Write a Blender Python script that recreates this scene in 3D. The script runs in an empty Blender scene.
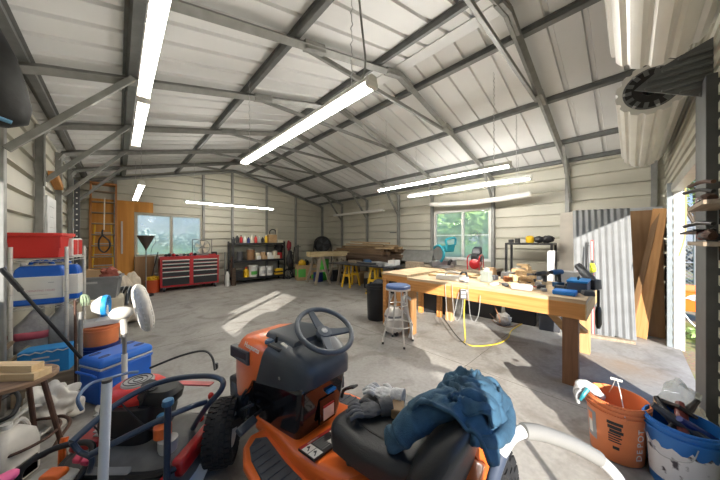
import bpy, bmesh, math, random
from mathutils import Vector, Matrix, Euler, noise
SC = bpy.context.scene
COL = SC.collection
rnd = random.Random(7)
PI = math.pi
rad = math.radians

# ------------------------------------------------------------------ camera
YAW = rad(43.4); CAMH = 1.5; FPX = 256.0
cam = bpy.data.cameras.new('camera'); cam.sensor_width = 36; cam.lens = 36*FPX/720; cam.clip_start = .02; cam.clip_end = 2000
camo = bpy.data.objects.new('camera', cam); COL.objects.link(camo)
camo.location = (0, 0, CAMH); camo.rotation_euler = (PI/2, 0, -YAW)
SC.camera = camo
FW = Vector((math.sin(YAW), math.cos(YAW), 0)); RT = Vector((math.cos(YAW), -math.sin(YAW), 0))

def at(px, py, X=None, Y=None, Z=None, D=None):
    """survey: the point where the sight line to a photo position meets a plane of the room"""
    u = (px-360)/FPX; v = (240-py)/FPX
    d = FW + RT*u + Vector((0, 0, v))
    if X is not None: t = X/d.x
    elif Y is not None: t = Y/d.y
    elif Z is not None: t = (Z-CAMH)/d.z
    else: t = D
    return Vector((0, 0, CAMH)) + d*t

# ------------------------------------------------------------------ materials
MATS = {}
def mat(name, col, rough=.6, metal=0., var=.0, scale=8., bump=0., bscale=60., spec=.5, coat=0., emit=0., trans=0., stretch=None, var2=None):
    if name in MATS: return MATS[name]
    m = bpy.data.materials.new(name); m.use_nodes = True
    nt = m.node_tree; b = nt.nodes['Principled BSDF']
    c = (*col, 1)
    b.inputs['Base Color'].default_value = c
    b.inputs['Roughness'].default_value = rough; b.inputs['Metallic'].default_value = metal
    b.inputs['Specular IOR Level'].default_value = spec
    b.inputs['Coat Weight'].default_value = coat
    if trans: b.inputs['Transmission Weight'].default_value = trans
    if emit:
        b.inputs['Emission Color'].default_value = c; b.inputs['Emission Strength'].default_value = emit
    tc = nt.nodes.new('ShaderNodeTexCoord'); mp = nt.nodes.new('ShaderNodeMapping')
    nt.links.new(tc.outputs['Object'], mp.inputs['Vector'])
    if stretch: mp.inputs['Scale'].default_value = stretch
    if var or var2:
        n = nt.nodes.new('ShaderNodeTexNoise'); n.inputs['Scale'].default_value = scale; n.inputs['Detail'].default_value = 5
        nt.links.new(mp.outputs['Vector'], n.inputs['Vector'])
        r = nt.nodes.new('ShaderNodeValToRGB')
        lo = tuple(max(0, x*(1-var)) for x in col) if var2 is None else var2
        hi = tuple(min(1, x*(1+var*.8)) for x in col)
        r.color_ramp.elements[0].position = .32; r.color_ramp.elements[1].position = .68
        r.color_ramp.elements[0].color = (*lo, 1); r.color_ramp.elements[1].color = (*hi, 1)
        nt.links.new(n.outputs['Fac'], r.inputs['Fac']); nt.links.new(r.outputs['Color'], b.inputs['Base Color'])
    if bump:
        n2 = nt.nodes.new('ShaderNodeTexNoise'); n2.inputs['Scale'].default_value = bscale; n2.inputs['Detail'].default_value = 4
        nt.links.new(mp.outputs['Vector'], n2.inputs['Vector'])
        bp = nt.nodes.new('ShaderNodeBump'); bp.inputs['Strength'].default_value = bump; bp.inputs['Distance'].default_value = .01
        nt.links.new(n2.outputs['Fac'], bp.inputs['Height']); nt.links.new(bp.outputs['Normal'], b.inputs['Normal'])
    MATS[name] = m
    return m

def wood(name, c1, c2, rough=.65, axis=0, ring=14.):
    if name in MATS: return MATS[name]
    m = bpy.data.materials.new(name); m.use_nodes = True; nt = m.node_tree; b = nt.nodes['Principled BSDF']
    b.inputs['Roughness'].default_value = rough
    tc = nt.nodes.new('ShaderNodeTexCoord'); mp = nt.nodes.new('ShaderNodeMapping')
    s = [ring, ring, ring]; s[axis] = ring*.06
    mp.inputs['Scale'].default_value = s
    nt.links.new(tc.outputs['Object'], mp.inputs['Vector'])
    n = nt.nodes.new('ShaderNodeTexNoise'); n.inputs['Scale'].default_value = 2.2; n.inputs['Detail'].default_value = 6; n.inputs['Distortion'].default_value = .6
    nt.links.new(mp.outputs['Vector'], n.inputs['Vector'])
    r = nt.nodes.new('ShaderNodeValToRGB'); r.color_ramp.elements[0].position = .35; r.color_ramp.elements[1].position = .65
    r.color_ramp.elements[0].color = (*c2, 1); r.color_ramp.elements[1].color = (*c1, 1)
    nt.links.new(n.outputs['Fac'], r.inputs['Fac']); nt.links.new(r.outputs['Color'], b.inputs['Base Color'])
    MATS[name] = m
    return m

# ------------------------------------------------------------------ mesh builder
def catmull(pts, n=6, closed=False):
    P = [Vector(p) for p in pts]; out = []
    L = len(P); rng = range(L if closed else L-1)
    for i in rng:
        if closed: a, b, c, d = P[(i-1) % L], P[i], P[(i+1) % L], P[(i+2) % L]
        else: a, b, c, d = P[max(i-1, 0)], P[i], P[i+1], P[min(i+2, L-1)]
        for k in range(n):
            t = k/n
            out.append(.5*((2*b)+(c-a)*t+(2*a-5*b+4*c-d)*t*t+(3*b-a-3*c+d)*t**3))
    if not closed: out.append(P[-1])
    return out

class MB:
    def __init__(s): s.bm = bmesh.new()
    def _q(s, vs, f):
        try: s.bm.faces.new([vs[i] for i in f])
        except ValueError: pass
    def box(s, c, size, rot=(0, 0, 0), taper=(1, 1)):
        M = Matrix.Translation(Vector(c)) @ Euler(rot).to_matrix().to_4x4()
        x, y, z = size[0]/2, size[1]/2, size[2]/2
        vs = []
        for sz in (-1, 1):
            k = taper if sz > 0 else (1, 1)
            for sx, sy in ((-1, -1), (1, -1), (1, 1), (-1, 1)):
                vs.append(s.bm.verts.new(M @ Vector((sx*x*k[0], sy*y*k[1], sz*z))))
        for f in ((3, 2, 1, 0), (4, 5, 6, 7), (0, 1, 5, 4), (1, 2, 6, 5), (2, 3, 7, 6), (3, 0, 4, 7)): s._q(vs, f)
        return s
    def b2(s, a, b):
        return s.box([(a[i]+b[i])/2 for i in range(3)], [abs(b[i]-a[i]) for i in range(3)])
    def beam(s, p0, p1, w, h, up=(0, 0, 1)):
        p0 = Vector(p0); p1 = Vector(p1); d = (p1-p0).normalized(); u = Vector(up)
        sx = d.cross(u)
        if sx.length < 1e-4: sx = d.cross(Vector((1, 0, 0)))
        sx.normalize(); uu = sx.cross(d).normalized()
        vs = []
        for p in (p0, p1):
            for a, b in ((-1, -1), (1, -1), (1, 1), (-1, 1)): vs.append(s.bm.verts.new(p+sx*a*w/2+uu*b*h/2))
        for f in ((0, 1, 2, 3), (7, 6, 5, 4), (0, 4, 5, 1), (1, 5, 6, 2), (2, 6, 7, 3), (3, 7, 4, 0)): s._q(vs, f)
        return s
    def loft(s, rings, cap=True, closed=False):
        R = [[s.bm.verts.new(Vector(p)) for p in r] for r in rings]
        n = len(R[0]); m = len(R)
        for i in range(m if closed else m-1):
            a, b = R[i], R[(i+1) % m]
            for k in range(n):
                s._q([a[k], a[(k+1) % n], b[(k+1) % n], b[k]], (0, 1, 2, 3))
        if cap and not closed:
            s._q(R[0][::-1], range(n)); s._q(R[-1], range(n))
        return s
    def tube(s, pts, r, seg=8, closed=False, smooth=0):
        P = catmull(pts, smooth, closed) if smooth else [Vector(p) for p in pts]
        n = len(P); rs = r if isinstance(r, (list, tuple)) else [r]*n
        if len(rs) != n: rs = [rs[min(len(rs)-1, int(i/(n-1)*(len(rs)-1)+.5))] for i in range(n)]
        rings = []; prev = None
        for i, p in enumerate(P):
            if closed: t = P[(i+1) % n]-P[(i-1) % n]
            else: t = P[min(i+1, n-1)]-P[max(i-1, 0)]
            if t.length < 1e-7: t = Vector((0, 0, 1))
            t.normalize()
            if prev is None:
                u = t.cross(Vector((0, 0, 1)))
                if u.length < 1e-3: u = t.cross(Vector((1, 0, 0)))
            else: u = prev-t*prev.dot(t)
            u.normalize(); prev = u; v = t.cross(u)
            rings.append([p+(u*math.cos(2*PI*k/seg)+v*math.sin(2*PI*k/seg))*rs[i] for k in range(seg)])
        return s.loft(rings, True, closed)
    def cyl(s, p0, p1, r0, r1=None, seg=16):
        return s.tube([p0, p1], [r0, r0 if r1 is None else r1], seg)
    def lathe(s, prof, c=(0, 0, 0), seg=24, axis='z'):
        c = Vector(c); rings = []
        for r, z in prof:
            ring = []
            for k in range(seg):
                a = 2*PI*k/seg; x, y = r*math.cos(a), r*math.sin(a)
                p = {'z': (x, y, z), 'x': (z, x, y), 'y': (y, z, x)}[axis]
                ring.append(c+Vector(p))
            rings.append(ring)
        return s.loft(rings, prof[0] != prof[-1], prof[0] == prof[-1]) if prof[0] != prof[-1] else s.loft(rings[:-1], False, True)
    def prism(s, poly, axis, h0, h1):
        def mk(p, h): return {'z': (p[0], p[1], h), 'y': (p[0], h, p[1]), 'x': (h, p[0], p[1])}[axis]
        return s.loft([[mk(p, h0) for p in poly], [mk(p, h1) for p in poly]])
    def torus(s, c, R, r, axis='z', seg=28, rs=8, a0=0., a1=2*PI):
        full = abs(a1-a0-2*PI) < 1e-6
        pts = []
        for k in range(seg if full else seg+1):
            a = a0+(a1-a0)*k/seg; x, y = R*math.cos(a), R*math.sin(a)
            pts.append(Vector(c)+Vector({'z': (x, y, 0), 'x': (0, x, y), 'y': (x, 0, y)}[axis]))
        return s.tube(pts, r, rs, full)
    def blob(s, c, rr, amp=.15, freq=3., seed=0, sub=3):
        M = bmesh.ops.create_icosphere(s.bm, subdivisions=sub, radius=1)
        c = Vector(c)
        for v in M['verts']:
            n = v.co.normalized(); k = 1+amp*noise.noise(n*freq+Vector((seed*3.1, seed*1.7, seed)))
            v.co = c+Vector((n.x*rr[0]*k, n.y*rr[1]*k, n.z*rr[2]*k))
        return s
    def rot(s, e, o=(0, 0, 0)):
        o = Vector(o); bmesh.ops.rotate(s.bm, cent=o, matrix=Euler(e).to_matrix(), verts=s.bm.verts[:]); return s
    def move(s, d):
        bmesh.ops.translate(s.bm, vec=Vector(d), verts=s.bm.verts[:]); return s
    def wob(s, amp, freq, seed=0):
        for v in s.bm.verts:
            n = noise.noise_vector(v.co*freq+Vector((seed, seed*2, seed*3))); v.co += n*amp
        return s
    def build(s, name, m, parent=None, bevel=0., ang=35, flat=False, bseg=2, sub=0, solid=0.):
        bmesh.ops.recalc_face_normals(s.bm, faces=s.bm.faces[:])
        me = bpy.data.meshes.new(name); s.bm.to_mesh(me); s.bm.free()
        if isinstance(m, (list, tuple)):
            for x in m: me.materials.append(x)
        elif m: me.materials.append(m)
        if not flat:
            me.shade_smooth(); me.set_sharp_from_angle(angle=rad(ang))
        o = bpy.data.objects.new(name, me); COL.objects.link(o)
        if parent: o.parent = parent
        if solid:
            md = o.modifiers.new('Solidify', 'SOLIDIFY'); md.thickness = solid; md.offset = 0
        if bevel:
            md = o.modifiers.new('Bevel', 'BEVEL'); md.width = bevel; md.segments = bseg; md.limit_method = 'ANGLE'; md.angle_limit = rad(40); md.harden_normals = False
        if sub:
            md = o.modifiers.new('Subdivision', 'SUBSURF'); md.levels = sub; md.render_levels = sub
        return o

def tag(o, label, cat, group=None):
    o['label'] = label; o['category'] = cat
    if group: o['group'] = group
    return o
def thing(name, label, cat, loc=(0, 0, 0), rz=0., group=None):
    o = bpy.data.objects.new(name, None); COL.objects.link(o)
    o.empty_display_size = .1; o.location = loc; o.rotation_euler = (0, 0, rz)
    return tag(o, label, cat, group)
def struct(o):
    o['kind'] = 'structure'; return o
def place(o, loc, rot=(0, 0, 0)):
    o.location = loc; o.rotation_euler = rot; return o
def dup(root, label, loc, rot=None, group=None):
    kids = [o for o in COL.objects if o.parent == root]
    r = root.copy(); COL.objects.link(r); r.location = loc; r['label'] = label
    if rot is not None: r.rotation_euler = rot if isinstance(rot, tuple) else (0, 0, rot)
    if group: r['group'] = group
    for c in kids:
        d = c.copy(); COL.objects.link(d); d.parent = r
        for g in [o for o in COL.objects if o.parent == c]:
            e = g.copy(); COL.objects.link(e); e.parent = d
    return r
def text(name, s, size, m, parent, loc, rot, depth=.001, width=None):
    cu = bpy.data.curves.new(name, 'FONT'); cu.body = s; cu.size = size; cu.extrude = depth; cu.align_x = 'CENTER'; cu.align_y = 'CENTER'
    t = bpy.data.objects.new(name, cu); COL.objects.link(t)
    dg = bpy.context.evaluated_depsgraph_get(); me = bpy.data.meshes.new_from_object(t.evaluated_get(dg))
    bpy.data.objects.remove(t)
    me.materials.clear(); me.materials.append(m)
    o = bpy.data.objects.new(name, me); COL.objects.link(o); o.parent = parent; o.location = loc; o.rotation_euler = rot
    if width: 
        w = max(o.dimensions.x, 1e-4); o.scale = (width/w, 1, 1)
    return o

def folds(mb, amp, fr, seed, warp=.35):
    mb.bm.normal_update()
    for v in mb.bm.verts:
        p = v.co*fr+Vector((seed, seed*1.3, 0)); q = noise.noise_vector(p*.6)*warp*3
        k = 1-abs(noise.noise(p+q))*2.2
        v.co += v.normal*amp*(k-.3)
    return mb

# palette -------------------------------------------------------------
M_WALL = mat('wall_sheet_metal', (.50, .48, .40), .5, .0, .10, 1.2)
M_ROOF = mat('roof_sheet_metal', (.66, .66, .65), .45, .0, .08, 1.0)
M_STEEL = mat('galvanized_frame', (.25, .25, .235), .5, .3, .14, 9.)
M_STEELD = mat('galvanized_dark', (.15, .155, .15), .5, .3, .14, 9.)
M_CHROME = mat('chrome_wire', (.66, .64, .59), .32, .45, .1)
M_BLACK = mat('black_plastic', (.012, .012, .014), .45)
M_BLACKM = mat('black_paint', (.016, .016, .018), .35)
M_DGREY = mat('dark_grey_plastic', (.05, .052, .058), .5, var=.15)
M_GREY = mat('grey_plastic', (.22, .225, .23), .55, var=.12)
M_LGREY = mat('light_grey', (.45, .45, .44), .55, var=.1)
M_WHITE = mat('white_plastic', (.72, .71, .67), .45, var=.06)
M_DIRTYW = mat('dirty_white', (.62, .59, .53), .6, var=.22, scale=7)
M_CREAM = mat('cream_plastic', (.66, .60, .47), .5, var=.1)
M_ORANGE = mat('tractor_orange', (.86, .165, .025), .33, coat=.3)
M_BORANGE = mat('bucket_orange', (.80, .24, .085), .45, var=.06)
M_RED = mat('red_plastic', (.62, .028, .022), .4)
M_REDP = mat('red_paint', (.42, .012, .016), .3, coat=.4)
M_BLUE = mat('blue_plastic', (.012, .12, .55), .4)
M_NAVY = mat('navy_plastic', (.012, .03, .17), .45)
M_SKYB = mat('sky_blue', (.02, .25, .60), .5)
M_YEL = mat('yellow_plastic', (.75, .45, .02), .45)
M_NEON = mat('neon_yellow', (.70, .80, .03), .45)
M_GREEN = mat('green_print', (.10, .42, .07), .55)
M_TEAL = mat('teal_paint', (.03, .28, .36), .4)
M_CARD = mat('cardboard', (.42, .27, .14), .8, var=.1)
M_RUBBER = mat('tyre_rubber', (.022, .022, .023), .8, var=.3, scale=12)
M_RUST = mat('rusty_brown_metal', (.09, .045, .03), .6, .3, .3, 14.)
M_METAL = mat('bare_metal', (.42, .42, .42), .35, .85, .1)
W_PINE = wood('pine', (.62, .40, .18), (.50, .29, .11), axis=1)
W_PINEX = wood('pine_along_x', (.66, .45, .22), (.52, .32, .13), axis=0)
W_PINEZ = wood('pine_upright', (.44, .24, .10), (.31, .15, .055), axis=2)
W_FIR = wood('orange_fir', (.60, .285, .085), (.46, .20, .05), axis=1)
W_PLY = wood('varnished_plywood', (.62, .28, .05), (.50, .20, .028), axis=2, ring=5)
W_LADDER = wood('ladder_wood', (.46, .20, .065), (.34, .13, .035), axis=2)
W_DARK = wood('dark_lumber', (.10, .062, .036), (.055, .034, .02), axis=0)
W_GREYW = wood('weathered_lumber', (.34, .27, .19), (.22, .165, .11), axis=0)
W_TOP = wood('bench_top_wood', (.58, .44, .28), (.42, .29, .16), axis=1)
W_PALE = wood('pale_wood', (.70, .52, .30), (.58, .40, .2), axis=0)
W_STOOL = wood('stool_wood', (.30, .19, .115), (.18, .105, .06), axis=0)
M_DASH = mat('dash_plastic', (.052, .062, .075), .42, var=.1)
M_GLOSSB = mat('gloss_black', (.006, .006, .008), .14, coat=.4)
M_SEAT = mat('seat_vinyl', (.028, .029, .031), .45, bump=.15, bscale=180)
M_PAD = mat('ribbed_foot_mat', (.075, .082, .095), .65, var=.2, scale=20)
M_TEXTW = mat('print_white', (.78, .76, .72), .5)
M_TEXTB = mat('print_black', (.015, .015, .016), .5)
# ================================================================== ROOM
XL, XR, YB, YF = -.79, 6.82, 9.75, -.40
XC = (XL+XR)/2; EAVE = 3.10; RIDGE = 4.05; PITCH = (RIDGE-EAVE)/(XC-XL)
def roofz(x): return RIDGE-abs(x-XC)*PITCH

def ribbed(mb, O, U, V, N, u0, u1, v0, v1, pitch=.25, gw=.058, gd=.06, th=.012, minor=False):
    """one sheet of ribbed steel: grooves run along U and repeat along V; N points into the room"""
    O, U, V, N = Vector(O), Vector(U), Vector(V), Vector(N)
    front = []; k = math.floor(v0/pitch)
    pts = []
    while k*pitch < v1+pitch:
        b = k*pitch
        pts += [(b, 0), (b+.010, -gd), (b+gw-.010, -gd), (b+gw, 0)]
        if minor:
            for q in (.42, .72):
                c = b+gw+(pitch-gw)*q
                pts += [(c-.012, 0), (c-.006, -.005), (c+.006, -.005), (c+.012, 0)]
        k += 1
    def val(v):
        for (a, na), (b, nb) in zip(pts, pts[1:]):
            if a <= v <= b: return na+(nb-na)*(0 if b == a else (v-a)/(b-a))
        return 0
    front = [(v0, val(v0))]+[p for p in pts if v0 < p[0] < v1]+[(v1, val(v1))]
    for (a, na), (b, nb) in zip(front, front[1:]):
        q = []
        for u in (u0, u1):
            for v, n in ((a, na), (b, nb), (b, nb-th), (a, na-th)):
                q.append(mb.bm.verts.new(O+U*u+V*v+N*n))
        for f in ((0, 1, 5, 4), (3, 7, 6, 2)): mb._q(q, f)
        for f in ((0, 3, 2, 1), (4, 5, 6, 7)): mb._q(q, f)
    return mb
def holed(mb, O, U, V, N, u0, u1, v0, v1, holes, **kw):
    us = sorted({u0, u1, *[h[0] for h in holes], *[h[1] for h in holes]}); vs = sorted({v0, v1, *[h[2] for h in holes], *[h[3] for h in holes]})
    us = [u for u in us if u0 <= u <= u1]; vs = [v for v in vs if v0 <= v <= v1]
    for a, b in zip(us, us[1:]):
        run = None
        for c, d in zip(vs, vs[1:]):
            mu, mv = (a+b)/2, (c+d)/2
            if any(h[0] < mu < h[1] and h[2] < mv < h[3] for h in holes): continue
            ribbed(mb, O, U, V, N, a, b, c, d, **kw)
    return mb

# window and door openings
WR = (2.42, 3.98, .97, 2.31)      # right wall window: y0,y1,z0,z1
WB = (.36, 2.02, 1.02, 2.27)      # back wall window: x0,x1,z0,z1
WL = (2.31, 3.71, .95, 2.10)      # left wall window
DN = (.0, 2.24, -.2, 2.24)       # two roller door openings in the front wall: x0,x1
DF = (3.30, 5.62, -.2, 2.24)

m = MB(); holed(m, (XR, 0, 0), (0, 1, 0), (0, 0, 1), (-1, 0, 0), YF-.1, YB+.1, -.02, EAVE, [WR]); struct(m.build('wall_right', M_WALL, flat=True))
m = MB(); holed(m, (XL, 0, 0), (0, 1, 0), (0, 0, 1), (1, 0, 0), YF-.1, YB+.1, -.02, EAVE, [WL]); struct(m.build('wall_left', M_WALL, flat=True))
def gable_cut(m, z=.0):
    for sx in (-1, 1):
        g = m.bm.verts[:]+m.bm.edges[:]+m.bm.faces[:]
        no = Vector((sx*PITCH, 0, 1)).normalized()
        bmesh.ops.bisect_plane(m.bm, geom=g, plane_co=(XC, 0, RIDGE+z), plane_no=no, clear_outer=True)
m = MB(); holed(m, (0, YB, 0), (1, 0, 0), (0, 0, 1), (0, -1, 0), XL-.02, XR+.02, -.02, RIDGE, [WB]); gable_cut(m); struct(m.build('wall_back', M_WALL, flat=True))
m = MB(); holed(m, (0, YF, 0), (1, 0, 0), (0, 0, 1), (0, 1, 0), XL-.02, XR+.02, -.02, RIDGE, [DN, DF], pitch=.115, gw=.05, gd=.035); gable_cut(m); struct(m.build('wall_front', M_WALL, flat=True))

# roof
Lsl = math.hypot(XC-XL, RIDGE-EAVE)
ceil = bpy.data.objects.new('ceiling', None); COL.objects.link(ceil); struct(ceil)
for sx in (-1, 1):
    U = Vector((sx*(XC-XL), 0, -(RIDGE-EAVE))).normalized(); N = Vector((-sx*PITCH, 0, -1)).normalized()
    if N.dot(Vector((0, 0, -1))) < 0: N = -N
    m = MB(); ribbed(m, (XC, 0, RIDGE), U, (0, 1, 0), N, 0, Lsl+.25, YF-.35, YB+.2, pitch=.30, gw=.06, gd=.03)
    m.build('roof_sheet', M_ROOF, ceil, flat=True)
# floor
def concrete():
    m = bpy.data.materials.new('concrete'); m.use_nodes = True; nt = m.node_tree; b = nt.nodes['Principled BSDF']; N = nt.nodes.new; L = nt.links.new
    tc = N('ShaderNodeTexCoord')
    def noise_(scale, det=6, dist=0.):
        n = N('ShaderNodeTexNoise'); n.inputs['Scale'].default_value = scale; n.inputs['Detail'].default_value = det; n.inputs['Distortion'].default_value = dist
        L(tc.outputs['Object'], n.inputs['Vector']); return n
    def ramp(n, a, b_, ca, cb):
        r = N('ShaderNodeValToRGB'); r.color_ramp.elements[0].position = a; r.color_ramp.elements[1].position = b_
        r.color_ramp.elements[0].color = (*ca, 1); r.color_ramp.elements[1].color = (*cb, 1); L(n.outputs[0], r.inputs[0]); return r
    def mix(t, f, a, c):
        x = N('ShaderNodeMix'); x.data_type = 'RGBA'; x.blend_type = t
        if hasattr(f, 'default_value'): L(f, x.inputs[0])
        else: x.inputs[0].default_value = f
        L(a, x.inputs[6]); L(c, x.inputs[7]); return x.outputs[2]
    base = ramp(noise_(.9, 7), .3, .7, (.30, .285, .26), (.41, .395, .37))
    fine = ramp(noise_(26, 6), .3, .7, (.80, .80, .80), (1., 1., 1.))
    st = ramp(noise_(2.3, 8, 1.2), .50, .68, (1, 1, 1), (.60, .57, .53))
    sp = ramp(noise_(11, 3), .66, .74, (1, 1, 1), (.66, .63, .6))
    c = mix('MULTIPLY', 1., base.outputs[0], fine.outputs[0]); c = mix('MULTIPLY', .8, c, st.outputs[0]); c = mix('MULTIPLY', .7, c, sp.outputs[0])
    # a worn rust stain by the roller door
    mp = N('ShaderNodeMapping'); mp.inputs['Location'].default_value = (-4.35, -.05, 0); L(tc.outputs['Object'], mp.inputs['Vector'])
    ln = N('ShaderNodeVectorMath'); ln.operation = 'LENGTH'; L(mp.outputs[0], ln.inputs[0])
    rr = ramp(ln, .05, .45, (.8, .8, .8), (0, 0, 0)); L(ln.outputs['Value'], rr.inputs[0])
    rs = N('ShaderNodeRGB'); rs.outputs[0].default_value = (.40, .24, .10, 1)
    mm = N('ShaderNodeMath'); mm.operation = 'MULTIPLY'; L(rr.outputs[0], mm.inputs[0]); L(noise_(6).outputs[0], mm.inputs[1])
    c = mix('MIX', mm.outputs[0], c, rs.outputs[0])
    L(c, b.inputs['Base Color'])
    r2 = ramp(noise_(3, 5), .3, .7, (.42, .42, .42), (.72, .72, .72)); L(r2.outputs[0], b.inputs['Roughness'])
    bp = N('ShaderNodeBump'); bp.inputs['Strength'].default_value = .12; bp.inputs['Distance'].default_value = .01; L(noise_(40, 4).outputs[0], bp.inputs['Height']); L(bp.outputs[0], b.inputs['Normal'])
    return m
M_CONC = concrete()
m = MB(); m.b2((XL-.05, YF-.075, -.12), (XR+.05, YB+.1, 0)); struct(m.build('floor', M_CONC, flat=True))
# sawn control joints in the slab
M_JOINT = mat('joint_dirt', (.13, .115, .10), .9)
for i, (a, b) in enumerate([((XL, 4.55), (XR, 4.55)), ((3.02, YF), (3.02, YB)), ((XL, 1.35), (XR, 1.35)), ((XL, 7.2), (XR, 7.2))]):
    m = MB(); m.b2((a[0]-.003, a[1]-.003, 0), (b[0]+.003, b[1]+.003, .0008)); struct(m.build('trim_%d' % (40+i), M_JOINT, flat=True))

# frames: wall posts, rafters, collar ties and knee braces
FY = [-.28, .90, 2.35, 3.70, 5.30, 6.78, 8.25, 9.66]
def roofpt(x, y, dz=-.11): return (x, y, roofz(x)+dz)
for i, y in enumerate(FY):
    fr = bpy.data.objects.new('trim_%d' % (i+1), None); COL.objects.link(fr); struct(fr)
    for sx, xw in ((-1, XL+.05), (1, XR-.05)):
        yp = 4.05 if (i == 3 and sx > 0) else y
        m = MB(); m.b2((xw-.038, yp-.038, 0), (xw+.038, yp+.038, EAVE-.10)); m.build('post', M_STEEL, fr, .006)
        m = MB(); m.tube([(xw, y, EAVE-.22), (xw-sx*.06, y, EAVE-.10), roofpt(xw-sx*.24, y), roofpt(XC, y, -.115)], .05, 4); m.build('rafter', M_STEEL, fr, flat=True)
        if (0 if sx > 0 else 2) < i < 7:
            m = MB(); m.beam((xw-sx*.05, yp-.055, 2.27), (xw-sx*.86, y-.055, roofz(xw-sx*.86)-.10), .045, .055); m.build('knee_brace', M_STEEL, fr, .004)
    if 0 < i < 7:
        m = MB(); m.beam((XC-1.52, y+.06, roofz(XC-1.52)-.10), (XC+1.52, y+.06, roofz(XC-1.52)-.10), .042, .05); m.build('collar_tie', M_STEEL, fr, .004)
        for sx in (-1, 1):
            m = MB(); m.beam((XC+sx*.0, y, RIDGE-.115), (XC+sx*.30, y, roofz(XC+.30)-.115), .085, .085); m.build('peak_sleeve', M_STEEL, fr, .004)
            m = MB(); m.beam(roofpt(XC+sx*1.6, y), roofpt(XC+sx*1.35, y), .088, .088); m.build('splice_sleeve', M_STEEL, fr, .004)
for i, x in enumerate([-.62, .10, 1.32, 2.58, 3.46, 4.72, 5.94, 6.66]):
    sx = -1 if x < XC else 1; tl = math.atan(PITCH)*(1 if x > XC else -1)
    m = MB(); m.prism([(-.065, 0), (-.038, 0), (-.03, -.05), (.03, -.05), (.038, 0), (.065, 0), (.065, .006), (-.065, .006)], 'y', YF-.02, YB)
    o = m.build('trim_%d' % (12+i), M_STEELD, None, flat=True); struct(o); o.location = (x, 0, roofz(x)-.012); o.rotation_euler = (0, tl, 0)
m = MB(); m.b2((XC-.09, YF, RIDGE-.035), (XC+.09, YB, RIDGE-.02)); struct(m.build('trim_20', M_ROOF, flat=True))
for i, (x, zt) in enumerate([(-.05, 0), (2.06, 0), (2.95, 0), (4.2, 0), (5.45, 0)]):
    m = MB(); m.b2((x-.035, YB-.08, 0), (x+.035, YB-.004, roofz(x)-.1)); struct(m.build('trim_%d' % (21+i), M_STEEL, None, .005))
# dark punched-angle upright in the left back corner
m = MB(); m.b2((XL+.12, 8.02, 0), (XL+.20, 8.06, 2.75)); up = struct(m.build('trim_26', M_DGREY, None, .003))
for k in range(22):
    m = MB(); m.cyl((XL+.16, 8.022, .2+k*.115), (XL+.16, 8.015, .2+k*.115), .014, seg=10); m.build('punched_hole', M_WHITE, up)
# roller door headers, jambs, guides
M_TRIMW = mat('white_trim', (.52, .52, .505), .5, var=.04)
M_TRIMG = mat('grey_trim', (.48, .47, .43), .45, .2, .08)
for i, (a, b) in enumerate([(DN[0], DN[1]), (DF[0], DF[1])]):
    m = MB(); m.b2((a-.05, YF-.09, 2.17), (b+.05, YF+.012, 2.27)); struct(m.build('trim_%d' % (27+i*4), M_TRIMG, None, .004))
    m = MB(); m.b2((b-.006, YF-.11, -.02), (b+.05, YF-.012, 2.17)); struct(m.build('trim_%d' % (28+i*4), M_TRIMW, None, .004))
    m = MB(); m.b2((a-.05, YF-.11, -.02), (a+.006, YF-.012, 2.17)); struct(m.build('trim_%d' % (29+i*4), M_STEELD, None, .004))
    m = MB()
    for xx in (b+.0, a-.04): m.b2((xx, YF-.012, 0), (xx+.04, YF+.05, 2.3))
    m2 = MB(); m2.b2((b, YF-.011, 0), (b+.04, YF+.05, 2.3)); struct(m2.build('trim_%d' % (30+i*4), mat('door_guide', (.36, .40, .42), .4, .5, .1), None, .004))
    m.bm.free()
m = MB(); m.b2((DF[0]-.40, YF-.01, 0), (DF[0]+.004, YF+.05, 2.62)); struct(m.build('trim_35', mat('dark_post_steel', (.085, .088, .09), .5, .3, .15), None, .004))
# unseen low panel, added in the near opening to cast the floor shadow
m = MB(); ribbed(m, (0, YF-.06, 0), (1, 0, 0), (0, 0, 1), (0, 1, 0), 1.66, 2.30, 0, .72); struct(m.build('trim_36', M_WALL, flat=True))

# ------------------------------------------------------------------ windows
def glass(name, tint, white, rough, dust=(.92, .98, .90)):
    m = bpy.data.materials.new(name); m.use_nodes = True; nt = m.node_tree; N = nt.nodes.new; L = nt.links.new
    nt.nodes.remove(nt.nodes['Principled BSDF']); out = nt.nodes['Material Output']
    t = N('ShaderNodeBsdfTransparent'); t.inputs[0].default_value = (*tint, 1)
    rf = N('ShaderNodeBsdfRefraction'); rf.inputs['Color'].default_value = (*tint, 1); rf.inputs['IOR'].default_value = 1.02; rf.inputs['Roughness'].default_value = rough
    d = N('ShaderNodeBsdfTranslucent'); d.inputs[0].default_value = (*dust, 1)
    g = N('ShaderNodeBsdfGlossy'); g.inputs['Roughness'].default_value = .08
    ns = N('ShaderNodeTexNoise'); ns.inputs['Scale'].default_value = 2.2; ns.inputs['Detail'].default_value = 6
    tc = N('ShaderNodeTexCoord'); L(tc.outputs['Object'], ns.inputs['Vector'])
    mr = N('ShaderNodeMapRange'); mr.inputs[1].default_value = .35; mr.inputs[2].default_value = .7; mr.inputs[3].default_value = white*.6; mr.inputs[4].default_value = min(.95, white*1.3)
    L(ns.outputs[0], mr.inputs[0])
    m1 = N('ShaderNodeMixShader'); L(mr.outputs[0], m1.inputs[0]); L((rf if rough > .02 else t).outputs[0], m1.inputs[1]); L(d.outputs[0], m1.inputs[2])
    m2 = N('ShaderNodeMixShader'); m2.inputs[0].default_value = .05; L(m1.outputs[0], m2.inputs[1]); L(g.outputs[0], m2.inputs[2])
    L(m2.outputs[0], out.inputs[0]); return m
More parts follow.
